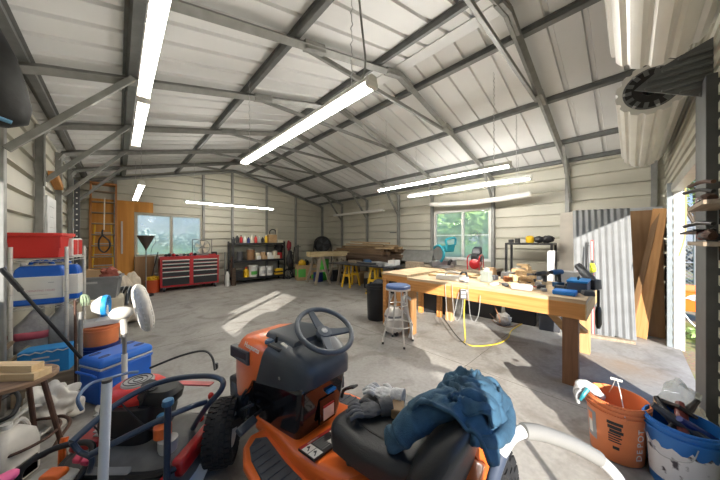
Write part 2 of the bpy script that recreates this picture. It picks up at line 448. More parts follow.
G_CLEAR = glass('dusty_clear_glass', (.97, .97, .95), .42, 0., (1., .90, .74))
G_FROST = glass('hazy_plastic_glazing', (.98, 1., .95), .42, .22, (1., .95, .72))
M_WFRAME = mat('window_frame_tan', (.46, .42, .34), .5, var=.08)
M_WFRAMEW = mat('window_frame_white', (.68, .67, .63), .45, var=.05)
def window(name, O, U, N, u0, u1, z0, z1, mull, frame, pane, fw=.05):
    O, U, N = Vector(O), Vector(U), Vector(N)
    r = bpy.data.objects.new(name, None); COL.objects.link(r); struct(r)
    def bx(a, b, c, d, n0, n1, nm, mt):
        m = MB(); ps = [O+U*u+Vector((0, 0, z))+N*n for u, z, n in ((a, c, n0), (b, d, n1))]
        m.b2(ps[0], ps[1]); return m.build(nm, mt, r, .004)
    bx(u0-.02, u1+.02, z1-fw, z1+.02, -.05, .03, 'window_frame', frame); bx(u0-.02, u1+.02, z0-.02, z0+fw, -.05, .03, 'window_frame', frame)
    bx(u0-.02, u0+fw, z0+fw, z1-fw, -.05, .03, 'window_frame', frame); bx(u1-fw, u1+.02, z0+fw, z1-fw, -.05, .03, 'window_frame', frame)
    for mu in mull: bx(mu-.035, mu+.035, z0+fw, z1-fw, -.05, .025, 'mullion', frame)
    if pane:
        e = [u0+fw]+list(mull)+[u1-fw]
        for a, b in zip(e, e[1:]): bx(a+.001, b-.001, z0+fw, z1-fw, -.03, -.022, 'pane', pane)
    return r
window('window_1', (XR, 0, 0), (0, 1, 0), (-1, 0, 0), *WR, [3.14], M_WFRAMEW, G_FROST)
w2 = window('window_2', (0, YB, 0), (1, 0, 0), (0, -1, 0), *WB, [1.2], M_WFRAME, G_CLEAR)
m = MB(); m.b2((XR-.03, 2.47, 1.62), (XR+.02, 3.93, 1.645)); mm_ = m.build('trim_37', M_WFRAMEW, None); struct(mm_)
window('window_3', (XL, 0, 0), (0, 1, 0), (1, 0, 0), *WL, [3.18], M_WFRAMEW, None)

# ------------------------------------------------------------------ roller doors rolled up above their openings
M_DRUM = mat('roller_curtain', (.76, .745, .69), .35, .15, .07, 3.)
M_DRUMD = mat('drum_end_dark', (.03, .028, .027), .5, .4, .2)
def roller(label, x0, x1, yc, zc, R):
    t = thing('roller_door', label, 'roller door', ((x0+x1)/2, yc, zc)); h = (x1-x0)/2
    n = 84; rings = []
    for x in (-h, h):
        ring = []
        for k in range(n):
            a = 2*PI*k/n; ph = k % 6
            r = R-(.020 if ph in (0, 1) else 0)
            ring.append((x, r*math.cos(a), r*math.sin(a)))
        rings.append(ring)
    inner = [[(x, (R-.05)*math.cos(2*PI*k/n), (R-.05)*math.sin(2*PI*k/n)) for k in range(n)] for x in (h, -h)]
    m = MB(); m.loft(rings+inner, False, True); m.build('curtain', M_DRUM, t, flat=True)
    for sx in (-1, 1):
        m = MB(); m.lathe([(.06, -.012), (R-.055, -.012), (R-.052, .0), (R-.055, .012), (.06, .012), (.06, -.012)], (sx*(h-.01), 0, 0), 40, 'x'); d = m.build('drum_end', M_DRUMD, t)
        m = MB(); m.torus((sx*(h-.01), 0, 0), R-.06, .014, 'x', 40, 8); m.build('drum_rim', M_STEELD, d)
        for k in range(14):
            a = 2*PI*k/14
            m = MB(); m.box((sx*(h+.004), (R-.085)*math.cos(a), (R-.085)*math.sin(a)), (.016, .05, .03), (a, 0, 0)); m.build('drum_lug', M_STEELD, d)
            if k % 2 == 0:
                m = MB(); m.box((sx*(h+.008), (R-.058)*math.cos(a), (R-.058)*math.sin(a)), (.012, .022, .022), (a, 0, 0)); m.build('rim_clip', M_TRIMW, d)
    m = MB(); m.cyl((-h-.10, 0, 0), (h+.10, 0, 0), .028, seg=14); m.build('axle', M_STEELD, t)
    return t
roller('pale ribbed roller door curtain rolled up above the far opening with the white jamb', 3.52, 5.95, -.13, 2.88, .235)
roller('pale ribbed roller door curtain rolled up at the top right, nearest the viewer', .05, 2.62, -.13, 2.90, .235)
# ribbed grey bracket sheet between the two drums
m = MB(); tri = [(-.02, 2.715), (-.18, 2.84), (-.40, 2.93), (-.40, 2.50)]
t = thing('bracket_panel', 'dark ribbed metal panel sticking out between the two rolled up doors', 'metal panel', (3.05, -.06, 2.6))
m.prism([(y+.06, z-2.6) for y, z in tri], 'x', -.006, .006); pl_ = m.build('plate', M_STEELD, t, flat=True)
for k in range(7):
    z = 2.545+k*.05
    ys = -.02-(.0 if z < 2.715 else (z-2.715)*1.55)-(.0 if z > 2.715 else (2.715-z)*1.75)
    m = MB(); m.b2((-.022, -.34, z-2.6-.011), (-.006, ys+.06-.02, z-2.6+.011)); m.build('stiffening_rib', M_STEELD, t, .006)
# ================================================================== LIGHT
w = bpy.data.worlds.new('world'); SC.world = w; w.use_nodes = True
nt = w.node_tree; bg = nt.nodes['Background']
tc = nt.nodes.new('ShaderNodeTexCoord'); sp = nt.nodes.new('ShaderNodeSeparateXYZ'); nt.links.new(tc.outputs['Generated'], sp.inputs[0])
rp = nt.nodes.new('ShaderNodeValToRGB'); nt.links.new(sp.outputs['Z'], rp.inputs[0])
e = rp.color_ramp.elements; e[0].position = 0.; e[0].color = (.66, .70, .73, 1); e[1].position = .15; e[1].color = (.20, .38, .70, 1); k = e.new(.5); k.color = (.13, .33, .78, 1)
nt.links.new(rp.outputs[0], bg.inputs[0]); bg.inputs[1].default_value = 1.2
sd = Vector((.758*math.cos(rad(20.2)), .652*math.cos(rad(20.2)), -math.sin(rad(20.2))))
sl = bpy.data.lights.new('sun', 'SUN'); sl.energy = 9.5; sl.angle = rad(.55); sl.color = (1., .945, .86)
so = bpy.data.objects.new('sun', sl); COL.objects.link(so); so.rotation_euler = sd.to_track_quat('-Z', 'Y').to_euler(); so.location = (-20, -15, 10)
TUBE_W = 165.
M_TUBE = mat('lit_tube', (1., .965, .90), .4, emit=TUBE_W)
M_TUBEW = mat('lit_tube_weak', (1., .95, .86), .4, emit=8.5)
M_TUBEM = mat('lit_tube_mid', (1., .965, .89), .4, emit=24.)
M_TUBEG = mat('lit_tube_gable', (1., .955, .86), .4, emit=100.)
M_TUBEOFF = mat('unlit_tube', (.74, .73, .68), .35)
M_HOUS = mat('lamp_housing', (.66, .65, .61), .45, var=.04)
def lamp(label, c, L, rz, hang, lit=True, ntube=2, group='fluorescent strip lights', sag=0., tilt=0.):
    t = thing('strip_light', label, 'ceiling light', c, rz, group)
    if sag:
        m = MB(); m.tube([(-L/2, 0, .0), (-L/4, 0, -sag*.7), (0, 0, -sag), (L/4, 0, -sag*.6), (L/2, 0, .02)], .055, 8, smooth=5); m.build('housing', M_HOUS, t)
    else:
        m = MB(); m.prism([(-.042, 0), (.042, 0), (.032, .03), (.02, .045), (-.02, .045), (-.032, .03)], 'x', -L/2, L/2); 
        if ntube == 1:
            for v in m.bm.verts: v.co.y *= .5
        m.build('housing', M_HOUS, t, .003)
        for k in range(ntube):
            yy = (k-(ntube-1)/2)*.056
            m = MB(); m.cyl((-L/2+.04, yy, -.022), (L/2-.04, yy, -.022), (.0125), seg=10); m.build('lamp_tube', {2: M_TUBEW, 3: M_TUBEM, 4: M_TUBEG}.get(lit if lit is not True else 0, M_TUBE) if lit else M_TUBEOFF, t)
        for sx in (-1, 1):
            m = MB(); m.b2((sx*(L/2-.035), -.046*(.55 if ntube == 1 else 1), -.036), (sx*L/2, .046*(.55 if ntube == 1 else 1), 0)); m.build('lamp_holder', M_HOUS, t, .004)
    for sx in (-1, 1):
        ca, sa = math.cos(rz), math.sin(rz); x = sx*(L/2-.22)
        top = roofz(c[0]+ca*x)-.04-c[2]
        if hang and top > .12:
            m = MB(); n = max(4, int(top/.03))
            m.tube([(x+(.006 if k % 2 else -.006), (.006 if (k//2) % 2 else -.006), .05+(top-.05)*k/n) for k in range(n+1)], .0035, 5); m.build('chain', M_METAL, t)
    return t
L1 = lamp('long twin tube light near the left, crossing the knee brace overhead', (.17, 3.72, 2.76), 1.50, PI/2, True, 2)
L1b = lamp('twin tube light at the top left edge, nearest of its row', (.16, 2.10, 2.76), 1.62, PI/2, True, 2)
lamp('short looking twin tube light at the far left above the wooden panel', (.30, 6.9, 2.47), 2.4, PI/2, True, 3)
lamp('twin tube light hanging on a chain in the centre under the ridge', (1.24, 2.40, 2.56), 2.44, PI/2, True, 3)
lamp('thin strip light hanging parallel to the back wall above the tool chest', (2.51, 8.1, 2.53), 2.46, 0, True, 4, 1)
lamp('strip light hanging right of centre, left one of the front pair', (3.78, 2.28, 2.5), 2.4, PI/2, True, True, 1)
lamp('strip light hanging right of centre, right one of the front pair', (4.79, 2.28, 2.5), 2.4, PI/2, True, True, 1)
lamp('unlit white strip light hanging by the far right wall over the lumber', (6.2, 6.75, 2.46), 2.6, PI/2, True, False, 2)
lamp('sagging unlit white strip light over the right hand window', (6.1, 2.55, 2.44), 2.3, PI/2, True, False, sag=.05)
# flexible cord beside the centre lamp's chain
m = MB(); m.tube([(1.30, 1.42, 2.62), (1.36, 1.38, 2.8), (1.30, 1.36, 3.1), (1.22, 1.34, 3.5)], .008, 6, smooth=6); tag(m.build('lamp_cord', M_STEEL), 'grey flexible cord rising beside the centre light chain', 'cord')
VS = SC.view_settings; VS.view_transform = 'Standard'; VS.look = 'None'; VS.gamma = 1; VS.use_curve_mapping = False; VS.exposure = .42
# ================================================================== OUTSIDE
def ground_mat():
    m = bpy.data.materials.new('dirt_and_grass'); m.use_nodes = True; nt = m.node_tree; b = nt.nodes['Principled BSDF']; N = nt.nodes.new; L = nt.links.new
    tc = N('ShaderNodeTexCoord'); n = N('ShaderNodeTexNoise'); n.inputs['Scale'].default_value = .9; n.inputs['Detail'].default_value = 8; L(tc.outputs['Object'], n.inputs['Vector'])
    r = N('ShaderNodeValToRGB'); r.color_ramp.elements[0].position = .40; r.color_ramp.elements[1].position = .60
    r.color_ramp.elements[0].color = (.30, .22, .13, 1); r.color_ramp.elements[1].color = (.23, .26, .07, 1); e = r.color_ramp.elements.new(.5); e.color = (.33, .26, .15, 1)
    L(n.outputs[0], r.inputs[0]); n2 = N('ShaderNodeTexNoise'); n2.inputs['Scale'].default_value = 30; n2.inputs['Detail'].default_value = 5; L(tc.outputs['Object'], n2.inputs['Vector'])
    x = N('ShaderNodeMix'); x.data_type = 'RGBA'; x.blend_type = 'OVERLAY'; x.inputs[0].default_value = .7; L(r.outputs[0], x.inputs[6]); L(n2.outputs['Color'], x.inputs[7])
    L(x.outputs[2], b.inputs['Base Color']); b.inputs['Roughness'].default_value = .95
    return m
M_GROUND = ground_mat()
m = MB(); m.b2((-60, -60, -.4), (160, 11.5, -.07)); struct(m.build('ground_yard', M_GROUND, flat=True))
M_FIELD = mat('green_field', (.24, .38, .12), .95, var=.35, scale=.25)
m = MB(); m.b2((-160, 11.5, -.4), (160, 260, -.06)); struct(m.build('ground_field', M_FIELD, flat=True))
m = MB(); m.b2((8.6, -.1, -.3), (60, 11.5, -.05)); struct(m.build('ground_lawn', M_FIELD, flat=True))
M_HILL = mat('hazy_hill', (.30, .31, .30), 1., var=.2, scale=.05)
m = MB()
pts = [(90+0*i, -160+8*i, 0) for i in range(40)]
rings = []
for i in range(41):
    y = -170+i*8.5; h = 10+5*noise.noise((i*.23, .4, 0))+3*noise.noise((i*.7, 2, 0))
    rings.append([(120, y, -1), (160, y, h), (230, y, h*.8), (260, y, -1)])
m.loft(rings); struct(m.build('hills', M_HILL))
# vegetation: leaves as one foliage mesh per plant, wood as its own part
def leaves(mb, c, rr, n, size, rs):
    for _ in range(n):
        d = Vector((rs.gauss(0, 1), rs.gauss(0, 1), rs.gauss(0, 1))).normalized()*(rs.random()**.35)
        p = Vector(c)+Vector((d.x*rr[0], d.y*rr[1], d.z*rr[2]))
        u = Vector((rs.uniform(-1, 1), rs.uniform(-1, 1), rs.uniform(-1, 1))).normalized(); v = u.orthogonal().normalized()
        s = size*rs.uniform(.6, 1.3)
        q = [mb.bm.verts.new(p+u*s), mb.bm.verts.new(p+v*s*.45), mb.bm.verts.new(p-u*s), mb.bm.verts.new(p-v*s*.45)]
        mb._q(q, (0, 1, 2, 3))
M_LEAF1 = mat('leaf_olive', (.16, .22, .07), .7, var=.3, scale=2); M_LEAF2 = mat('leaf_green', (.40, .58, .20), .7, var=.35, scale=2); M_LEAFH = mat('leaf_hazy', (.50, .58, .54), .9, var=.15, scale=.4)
M_BARK = mat('bark', (.12, .09, .065), .9, var=.3)
def tree(label, loc, h, rr, n, size, lm, seed, name='tree', cz=.7, branches=6):
    rs = random.Random(seed)
    t = thing(name, label, 'tree', loc)
    m = MB(); m.tube([(0, 0, -.2), (.05*h*.1, .03, h*.3), (0, .08, h*cz)], [h*.028, h*.022, h*.012], 8, smooth=4); tr = m.build('trunk', M_BARK, t)
    for k in range(branches):
        a = rs.uniform(0, 2*PI); e = (rr[0]*.8*math.cos(a), rr[1]*.8*math.sin(a), h*cz+rr[2]*rs.uniform(-.5, .6))
        m = MB(); m.tube([(0, .05, h*rs.uniform(.3, .55)), (e[0]*.5, e[1]*.5, e[2]*.85), e], [h*.012, h*.008, h*.003], 6, smooth=3); m.build('branch', M_BARK, tr)
    m = MB()
    for k in range(7):
        a = rs.uniform(0, 2*PI); q = rs.uniform(.2, .65)
        leaves(m, (rr[0]*q*math.cos(a), rr[1]*q*math.sin(a), h*cz+rr[2]*rs.uniform(-.5, .5)), [x*.55 for x in rr], n//7, size, rs)
    m.build('foliage', lm, t, flat=True)
    return t
p = at(697, 183, D=17); tree('sparse grey green tree seen through the roller door opening above the fence', (p.x, p.y, -.07), 6.2, (1.9, 2.2, 1.5), 900, .12, M_LEAF1, 3, cz=.82)
for i, (x, y, s) in enumerate([(-5.5, 62, 1.), (2, 70, 1.2), (6.5, 58, .9), (13, 66, 1.1), (20, 72, 1.2)]):
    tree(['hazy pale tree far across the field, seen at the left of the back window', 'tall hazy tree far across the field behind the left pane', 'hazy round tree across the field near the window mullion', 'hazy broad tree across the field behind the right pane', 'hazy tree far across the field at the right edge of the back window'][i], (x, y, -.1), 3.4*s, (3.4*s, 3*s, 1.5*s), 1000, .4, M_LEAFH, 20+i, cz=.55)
for i, (x, y, s) in enumerate([(18.5, 7.2, 1.7), (19.5, 13.0, 1.9), (18.0, 2.2, 1.6)]):
    tree(['leafy green bush outside the right window, behind its middle', 'large leafy bush outside the right window on its far side', 'green bush outside the right window on its near side'][i], (x, y, -.1), 2.9*s, (1.7*s, 2.0*s, 1.2*s), 1800, .24, M_LEAF2, 40+i, 'bush', cz=.62, branches=4)
# chain-link fence
fx = 11.4
t = thing('chain_link_fence', 'grey chain link fence standing on the dirt beyond the roller door', 'fence', (fx, -2.4, -.07))
M_FENCE = mat('fence_wire', (.42, .43, .44), .4, .7)
for k in range(4):
    m = MB(); m.cyl((0, -2.6+k*1.9, 0), (0, -2.6+k*1.9, 1.95), .03, seg=10); m.build('fence_post', M_FENCE, t)
m = MB(); m.cyl((0, -2.7, 1.9), (0, 3.2, 1.9), .021, seg=8); m.build('top_rail', M_FENCE, t)
m = MB(); m.cyl((0, -2.7, .95), (0, 3.2, .95), .018, seg=8); m.build('middle_rail', M_FENCE, t)
m = MB()
n = 62
for k in range(n):
    y0 = -2.7+k*.095-1.8
    for sg in (1, -1):
        a = (y0, .05) if sg > 0 else (y0+1.8, .05); b = (a[0]+sg*1.8, 1.85)
        ya, yb = a[0], b[0]
        def cl(y): return max(-2.7, min(3.2, y))
        ca, cb = cl(ya), cl(yb)
        if abs(cb-ca) < .05: continue
        za = .05+(ca-ya)/(yb-ya)*1.8; zb = .05+(cb-ya)/(yb-ya)*1.8
        m.tube([(sg*.004, ca, za), (sg*.004, cb, zb)], .0045, 3)
me_ = m.build('wire_mesh', M_FENCE, t)
me_['kind'] = 'stuff'
# dark hedge / brush behind the fence
for i, (dx, y, s) in enumerate([(3.2, -1.9, 1.), (5.6, 1.2, 1.1)]):
    tree(['dry grey brush behind the chain link fence on the left', 'dry grey brush behind the chain link fence on the right'][1-i], (fx+dx, y, -.1), 1.7*s, (1.5, 1.5, .7), 900, .12, mat('dry_brush', (.20, .19, .16), .9, var=.3), 60+i, 'bush', .55, 5)
# orange cart tub outside
t = thing('yard_cart', 'orange plastic yard cart with a white print standing outside the roller door', 'cart', (7.75, -1.05, -.07), .1)
m = MB(); m.loft([[(x*s, y*s2, z) for x, y in ((-.42, -.5), (.42, -.5), (.42, .62), (-.42, .62))] for s, s2, z in ((.8, .85, .30), (1, 1, .66), (1.04, 1.03, .66), (1.04, 1.03, .69), (.96, .96, .69), (.76, .82, .34))]); m.build('tub', M_ORANGE, t, .01)
m = MB(); m.blob((0, 0, 0), (.012, .26, .075), .35, 3, 4, 3); o = m.build('white_print', M_TRIMW, t); o.location = (-.405, .15, .56); o.rotation_euler = (0, -.22, 0)
for sx in (-1, 1):
    m = MB(); m.tube([(sx*.30, -.35, .30), (sx*.34, -.20, .0), (sx*.34, .25, .0), (sx*.30, .45, .30)], .016, 8, smooth=3); m.build('leg', M_METAL, t)
m = MB(); m.lathe([(.04, -.04), (.15, -.05), (.17, -.02), (.17, .02), (.15, .05), (.04, .04), (.04, -.04)], (0, -.62, .17), 24, 'x'); m.build('wheel', M_RUBBER, t)
for sx in (-1, 1):
    m = MB(); m.tube([(sx*.30, .3, .30), (sx*.28, .9, .5), (sx*.28, 1.25, .62)], .017, 8, smooth=3); m.build('handle', M_METAL, t)
# leafy ground plants by the opening
rs = random.Random(5)
for i, (x, y) in enumerate([(6.7, -.85), (8.5, -2.2), (6.05, -1.0)]):
    m = MB(); leaves(m, (0, 0, .06), (.32, .25, .10), 260, .045, rs); o = m.build('weed', M_LEAF2, flat=True); o.location = (x, y, -.07)
    tag(o, ['clump of green weeds on the dirt in front of the orange cart', 'clump of green weeds on the dirt beyond the orange cart', 'clump of green weeds growing nearest the white door jamb'][i], 'weeds')
# ================================================================== LEFT SIDE CLUTTER
# wire rack against the left wall -------------------------------------
rk = thing('wire_rack', 'small chrome wire shelving rack standing against the left wall', 'shelving rack', (-.53, 4.35, 0), rad(-12))
RX, RY = .19, .23
for sx in (-1, 1):
    for sy in (-1, 1):
        m = MB(); m.cyl((sx*RX, sy*RY, 0), (sx*RX, sy*RY, 1.43), .0165, seg=12); po = m.build('upright', M_CHROME, rk)
        for k in range(11):
            m = MB(); m.torus((sx*RX, sy*RY, .12+k*.12), .0168, .0015, 'z', 12, 4); m.build('groove_ring', M_METAL, po)
for z in (.34, .83, 1.31):
    sh = bpy.data.objects.new('shelf', None); COL.objects.link(sh); sh.parent = rk
    m = MB(); m.tube([(-RX, -RY, z), (RX, -RY, z), (RX, RY, z), (-RX, RY, z)], .005, 6, True); m.build('shelf_rim', M_CHROME, sh)
    m = MB(); m.tube([(-RX, -RY, z-.03), (RX, -RY, z-.03), (RX, RY, z-.03), (-RX, RY, z-.03)], .004, 6, True); m.build('shelf_rim', M_CHROME, sh)
    for k in range(9):
        m = MB(); m.cyl((-RX+.01, -RY+.048*(k+.6), z-.002), (RX-.01, -RY+.048*(k+.6), z-.002), .003, seg=5); m.build('wire', M_CHROME, sh)
    m = MB(); n = 13
    m.tube([(-RX+2*RX*k/n, -RY, z-(.028 if k % 2 else .003)) for k in range(n+1)], .0025, 5); m.build('zigzag_wire', M_CHROME, sh)
def tub(t, w, d, h, taper, mt, lipm=None, lip=.015, ribs=True):
    k = taper
    R = lambda s, z: [(sx*w/2*s, sy*d/2*s, z) for sx, sy in ((-1, -1), (1, -1), (1, 1), (-1, 1))]
    m = MB(); m.loft([R(k, 0), R(1, h), R(.965, h), R(k*.95, .012)]); m.build('body', mt, t, .008)
    m = MB(); a = R(1, 0); b = [(x*(1+2*lip/w), y*(1+2*lip/d), z) for x, y, z in R(1, 0)]
    m.loft([[(x, y, h-.035) for x, y, z in a], [(x, y, h-.035) for x, y, z in b], [(x, y, h) for x, y, z in b], [(x, y, h) for x, y, z in a]], closed=True); m.build('rim', lipm or mt, t, .003)
# red tote on top of rack
p = at(38, 262, Y=4.27)
t = thing('red_tote', 'bright red plastic tote sitting on top of the wire rack', 'tote', (-.585, 4.28, 1.318), rad(-12))
tub(t, .37, .30, .255, .86, M_RED)
m = MB(); m.b2((-.175, -.14, .20), (.175, .14, .235)); m.build('white_contents', M_DIRTYW, t, .01)
m = MB(); m.b2((.170, -.152, .10), (.186, -.146, .22)); m.build('side_latch', M_RED, t, .002)
t = thing('red_case', 'red and white plastic case at the right end of the rack top', 'case', (-.365, 4.40, 1.318), rad(72))
m = MB(); m.b2((-.10, -.03, 0), (.10, .03, .20)); m.build('body', M_WHITE, t, .01)
for k in range(2):
    m = MB(); m.b2((-.085+k*.095, -.036, .015), (-.01+k*.095, .036, .185)); m.build('red_panel', M_RED, t, .006)
# white and blue jug boxes on the middle shelf
def wrapped_jug(label, loc, rz, w, d, h, txt):
    t = thing('liquid_jug', label, 'jug', loc, rz, 'blue handled jugs on the wire rack')
    R = lambda s, s2, z: [(sx*w/2*s, sy*d/2*s2, z) for sx, sy in ((-1, -1), (1, -1), (1, 1), (-1, 1))]
    m = MB(); m.loft([R(1, 1, 0), R(1, 1, h*.70), R(.94, .9, h*.82), R(.80, .6, h*.90)]); m.build('body', M_BLUE, t, .012)
    m = MB(); m.b2((-w/2-.003, -d/2-.003, h*.13), (w/2+.003, d/2+.003, h*.66)); lb = m.build('paper_wrap', M_WHITE, t, .01)
    m = MB(); m.tube([(-w*.22, 0, h*.86), (-w*.18, 0, h*.99), (w*.18, 0, h*.99), (w*.22, 0, h*.86)], .016, 10, smooth=5); m.build('handle', M_BLUE, t)
    m = MB(); m.loft([R(.62, .5, h*.80), R(.55, .4, h*.93)]); m.build('tan_top', M_CREAM, t, .01)
    m = MB(); m.cyl((-w*.36, 0, h*.84), (-w*.36, 0, h*.97), .022, seg=14); m.build('cap', M_WHITE, t)
    if txt:
        text('print_line', 'CHLORINATING LIQUID', .026, mat('print_rose', (.45, .20, .25), .6), lb, (0, -d/2-.0035, h*.33), (PI/2, 0, 0), .0004, w*.68)
        m = MB(); m.b2((-w*.18, -d/2-.0038, h*.235), (w*.20, -d/2-.003, h*.245)); m.build('print_line', M_LGREY, lb)
        m = MB(); m.b2((w*.20, -d/2-.0038, h*.50), (w*.32, -d/2-.003, h*.52)); m.build('print_line', M_LGREY, lb)
    return t
wrapped_jug('white wrapped blue jug with handle, front one on the middle rack shelf', (-.575, 4.21, .838), rad(-12), .345, .14, .44, True)
wrapped_jug('blue jug with white wrap behind the front jug on the rack, showing its side', (-.47, 4.40, .838), rad(-10), .32, .13, .43, False)
# plastic bags on the lower shelf
M_BAGCLR = mat('clear_bag', (.34, .33, .33), .35, var=.4, scale=9, bump=.5, bscale=25); M_BAGG = mat('grey_bag', (.40, .40, .39), .4, var=.25, scale=8, bump=.5, bscale=22)
t = thing('plastic_bag', 'clear plastic bag with a pinkish red band on the lower rack shelf', 'bag', (-.64, 4.28, .345))
m = MB(); m.loft([[(.15*s*math.cos(2*PI*k/22), .12*s*math.sin(2*PI*k/22), z) for k in range(22)] for s, z in ((.85, 0), (1, .05), (1, .17), (.82, .27), (.5, .36), (.22, .42))]); m.wob(.03, 9, 2); m.build('bag', M_BAGCLR, t, ang=180)
m = MB(); m.loft([[((.153+q)*s*math.cos(2*PI*k/22), (.123+q)*s*math.sin(2*PI*k/22), z) for k in range(22)] for s, z, q in ((1, .15, .004), (1.0, .20, .006), (.97, .215, .002))]); m.wob(.028, 9, 2); m.build('pink_band', mat('pink_red_film', (.60, .12, .17), .4, var=.2), t, ang=180)
t = thing('plastic_bag', 'grey filled plastic bag at the right on the lower rack shelf', 'bag', (-.42, 4.26, .345))
m = MB(); m.loft([[(.13*s*math.cos(2*PI*k/22), .12*s*math.sin(2*PI*k/22), z) for k in range(22)] for s, z in ((.9, 0), (1, .06), (1, .20), (.85, .32), (.5, .40), (.2, .44))]); m.wob(.03, 8, 6); m.build('bag', M_BAGG, t, ang=180)
# blue cardboard box with white writing
p = at(53, 372, D=2.55)
t = thing('blue_box', 'blue box with white writing standing below the wire rack', 'box', (-.49, 3.90, .23), rad(-12))
m = MB(); m.b2((-.165, -.09, 0), (.165, .09, .23)); bb = m.build('carton', M_SKYB, t, .004)
for k, (x, w_) in enumerate(((-.08, .10), (.02, .16), (-.02, .11))):
    m = MB(); m.b2((x-w_/2, -.0915, .06+k*.045), (x+w_/2, -.09, .075+k*.045)); m.build('white_print', M_TRIMW, bb)
m = MB(); m.tube([(-.16+.32*k/9, -.0915, .205+(.012 if k % 2 else -.004)) for k in range(10)], .006, 4); m.build('white_splash', M_TRIMW, bb)
sup = MB(); sup.b2((-.69, 3.76, 0), (-.30, 4.03, .228)); o = sup.build('wooden_crate', W_GREYW, None, .006); tag(o, 'weathered wooden crate under the blue box with white writing', 'crate')
# thin black pole leaning across the rack
m = MB(); a = at(1, 268, D=2.0); b = at(81, 358, D=2.35); m.tube([a, a.lerp(b, .22), a.lerp(b, .23), b], [.018, .018, .012, .012], 12); tag(m.build('black_pole', M_BLACK), 'black pole leaning diagonally across the front of the wire rack', 'pole')
# upright poles by the rack
def pole(name, label, px0, py0, px1, D, r, mt, cat='pole', z1=0.):
    a = at(px0, py0, D=D); b = at(px1, 470, D=D*.99); b = Vector((b.x, b.y, z1))
    m = MB(); m.tube([a, b], r, 12); o = m.build(name, mt); return tag(o, label, cat), a, b
pole('steel_pole', 'grey steel pole standing between the rack and the orange bucket', 81, 312, 80, 2.42, .016, M_STEEL)
pole('steel_pole', 'thin dark rod standing at the right corner of the wire rack', 75, 300, 76, 2.48, .010, M_RUST)
# rag mop on a pole by the rack's corner
t = thing('rag_mop', 'pale green rag mop hanging at the right corner of the wire rack', 'mop', at(84, 297, D=2.75)); t.scale = (.7, .7, .8)
m = MB(); rs = random.Random(4)
m.tube([(-.10, .0, -.12), (0, 0, .03)], .011, 8); m.build('handle', W_GREYW, t)
for k in range(9):
    a = 2*PI*k/9; m = MB(); m.tube([(0, 0, .03), (.035*math.cos(a), .03*math.sin(a), .01), (.045*math.cos(a)+.01, .04*math.sin(a), -.05), (.04*math.cos(a)+.01, .035*math.sin(a), -.10-.02*rs.random())], [.012, .014, .013, .007], 8, smooth=4); m.build('strand', mat('mop_cotton', (.24, .30, .20), .95, var=.2), t)
# grey tote and what is in it ----------------------------------------
gp = Vector((-.20, 5.72, 0))
sup = MB(); sup.b2((gp.x-.33, gp.y-.20, 0), (gp.x+.27, gp.y+.22, .60)); o = sup.build('storage_chest', M_CREAM, None, .02); tag(o, 'beige storage chest under the grey tote', 'chest')
t = thing('grey_tote', 'open grey plastic tote near the ladder, filled with boxes and a red bag', 'tote', (gp.x-.02, gp.y, .60), rad(-8))
tub(t, .52, .38, .34, .84, M_GREY)
m = MB(); m.b2((-.10, -.186, .24), (.02, -.176, .27)); m.build('handle_slot', M_LGREY, t, .003)
m = MB(); m.b2((-.24, -.185, .05), (-.235, -.17, .3)); m.build('side_rib', M_GREY, t)
o = MB().b2((-.10, -.07, 0), (.10, .07, .22)).build('cardboard_box', M_CARD, None, .004); place(o, (gp.x-.11, gp.y+.0, .82), (0, rad(10), rad(15))); tag(o, 'small brown cardboard box poking out of the grey tote', 'box')
m = MB(); m.blob((0, 0, .10), (.12, .11, .12), .35, 2.5, 5, 4); o = m.build('red_bag', mat('dull_red_cloth', (.34, .09, .06), .8, var=.25), None, ang=180); place(o, (gp.x+.09, gp.y+.02, .84)); tag(o, 'crumpled dull red bag lying on top of the grey tote', 'bag')
# white box fan / white and blue small fan on the bucket stack
bp = Vector((-.13, 4.02, 0)); 
def pail(t, r0, r1, h, mt, rim=True, bail=None, nrib=2, lean=0.):
    m = MB(); m.lathe([(r0*.97, 0), (r0, .006), (r0+(r1-r0)*.78, h*.78), (r1, h), (r1-.005, h), (r0-.006, .012), (.001, .010)][:7], seg=40); bd = m.build('body', mt, t, ang=50)
    for k in range(nrib):
        z = h*(.97-.09*k); rr_ = r0+(r1-r0)*z/h
        m = MB(); m.lathe([(rr_, -.006), (rr_+.010, -.006), (rr_+.010, .006), (rr_, .006), (rr_, -.006)], (0, 0, z), 40); m.build('rim_ring', mt, bd)
    return bd
t = thing('navy_bucket', 'dark navy blue bucket at the base of the bucket stack beside the rack', 'bucket', bp); pail(t, .13, .15, .37, M_NAVY)
t = thing('orange_bucket', 'orange bucket nested in the navy bucket beside the rack', 'bucket', bp+Vector((0, 0, .20))); pail(t, .129, .148, .37, M_BORANGE)
t = thing('white_basin', 'white plastic pan resting on the orange and navy bucket stack', 'pan', bp+Vector((.0, 0, .572))); 
m = MB(); m.loft([[(x*s, y*s, z) for x, y in ((-.15, -.09), (.15, -.09), (.15, .09), (-.15, .09))] for s, z in ((.9, 0), (1, .055), (.95, .055), (.86, .012))]); m.build('pan', M_WHITE, t, .01)
t = thing('desk_fan', 'small white fan with a round blue grille on the bucket stack', 'fan', bp+Vector((.02, 0, .586)), rad(-12))
m = MB(); m.loft([[(x*s-.0, y*s, z) for x, y in ((-.075, -.06), (.075, -.06), (.075, .06), (-.075, .06))] for s, z in ((1, 0), (.95, .03), (.55, .06), (.42, .13), (.4, .19))]); m.build('base', M_WHITE, t, .012)
m = MB(); m.lathe([(.03, -.10), (.06, -.09), (.105, -.03), (.11, .0), (.03, .0)], (0.0, 0, .185), 32, 'x'); m.build('fan_shell', M_WHITE, t)
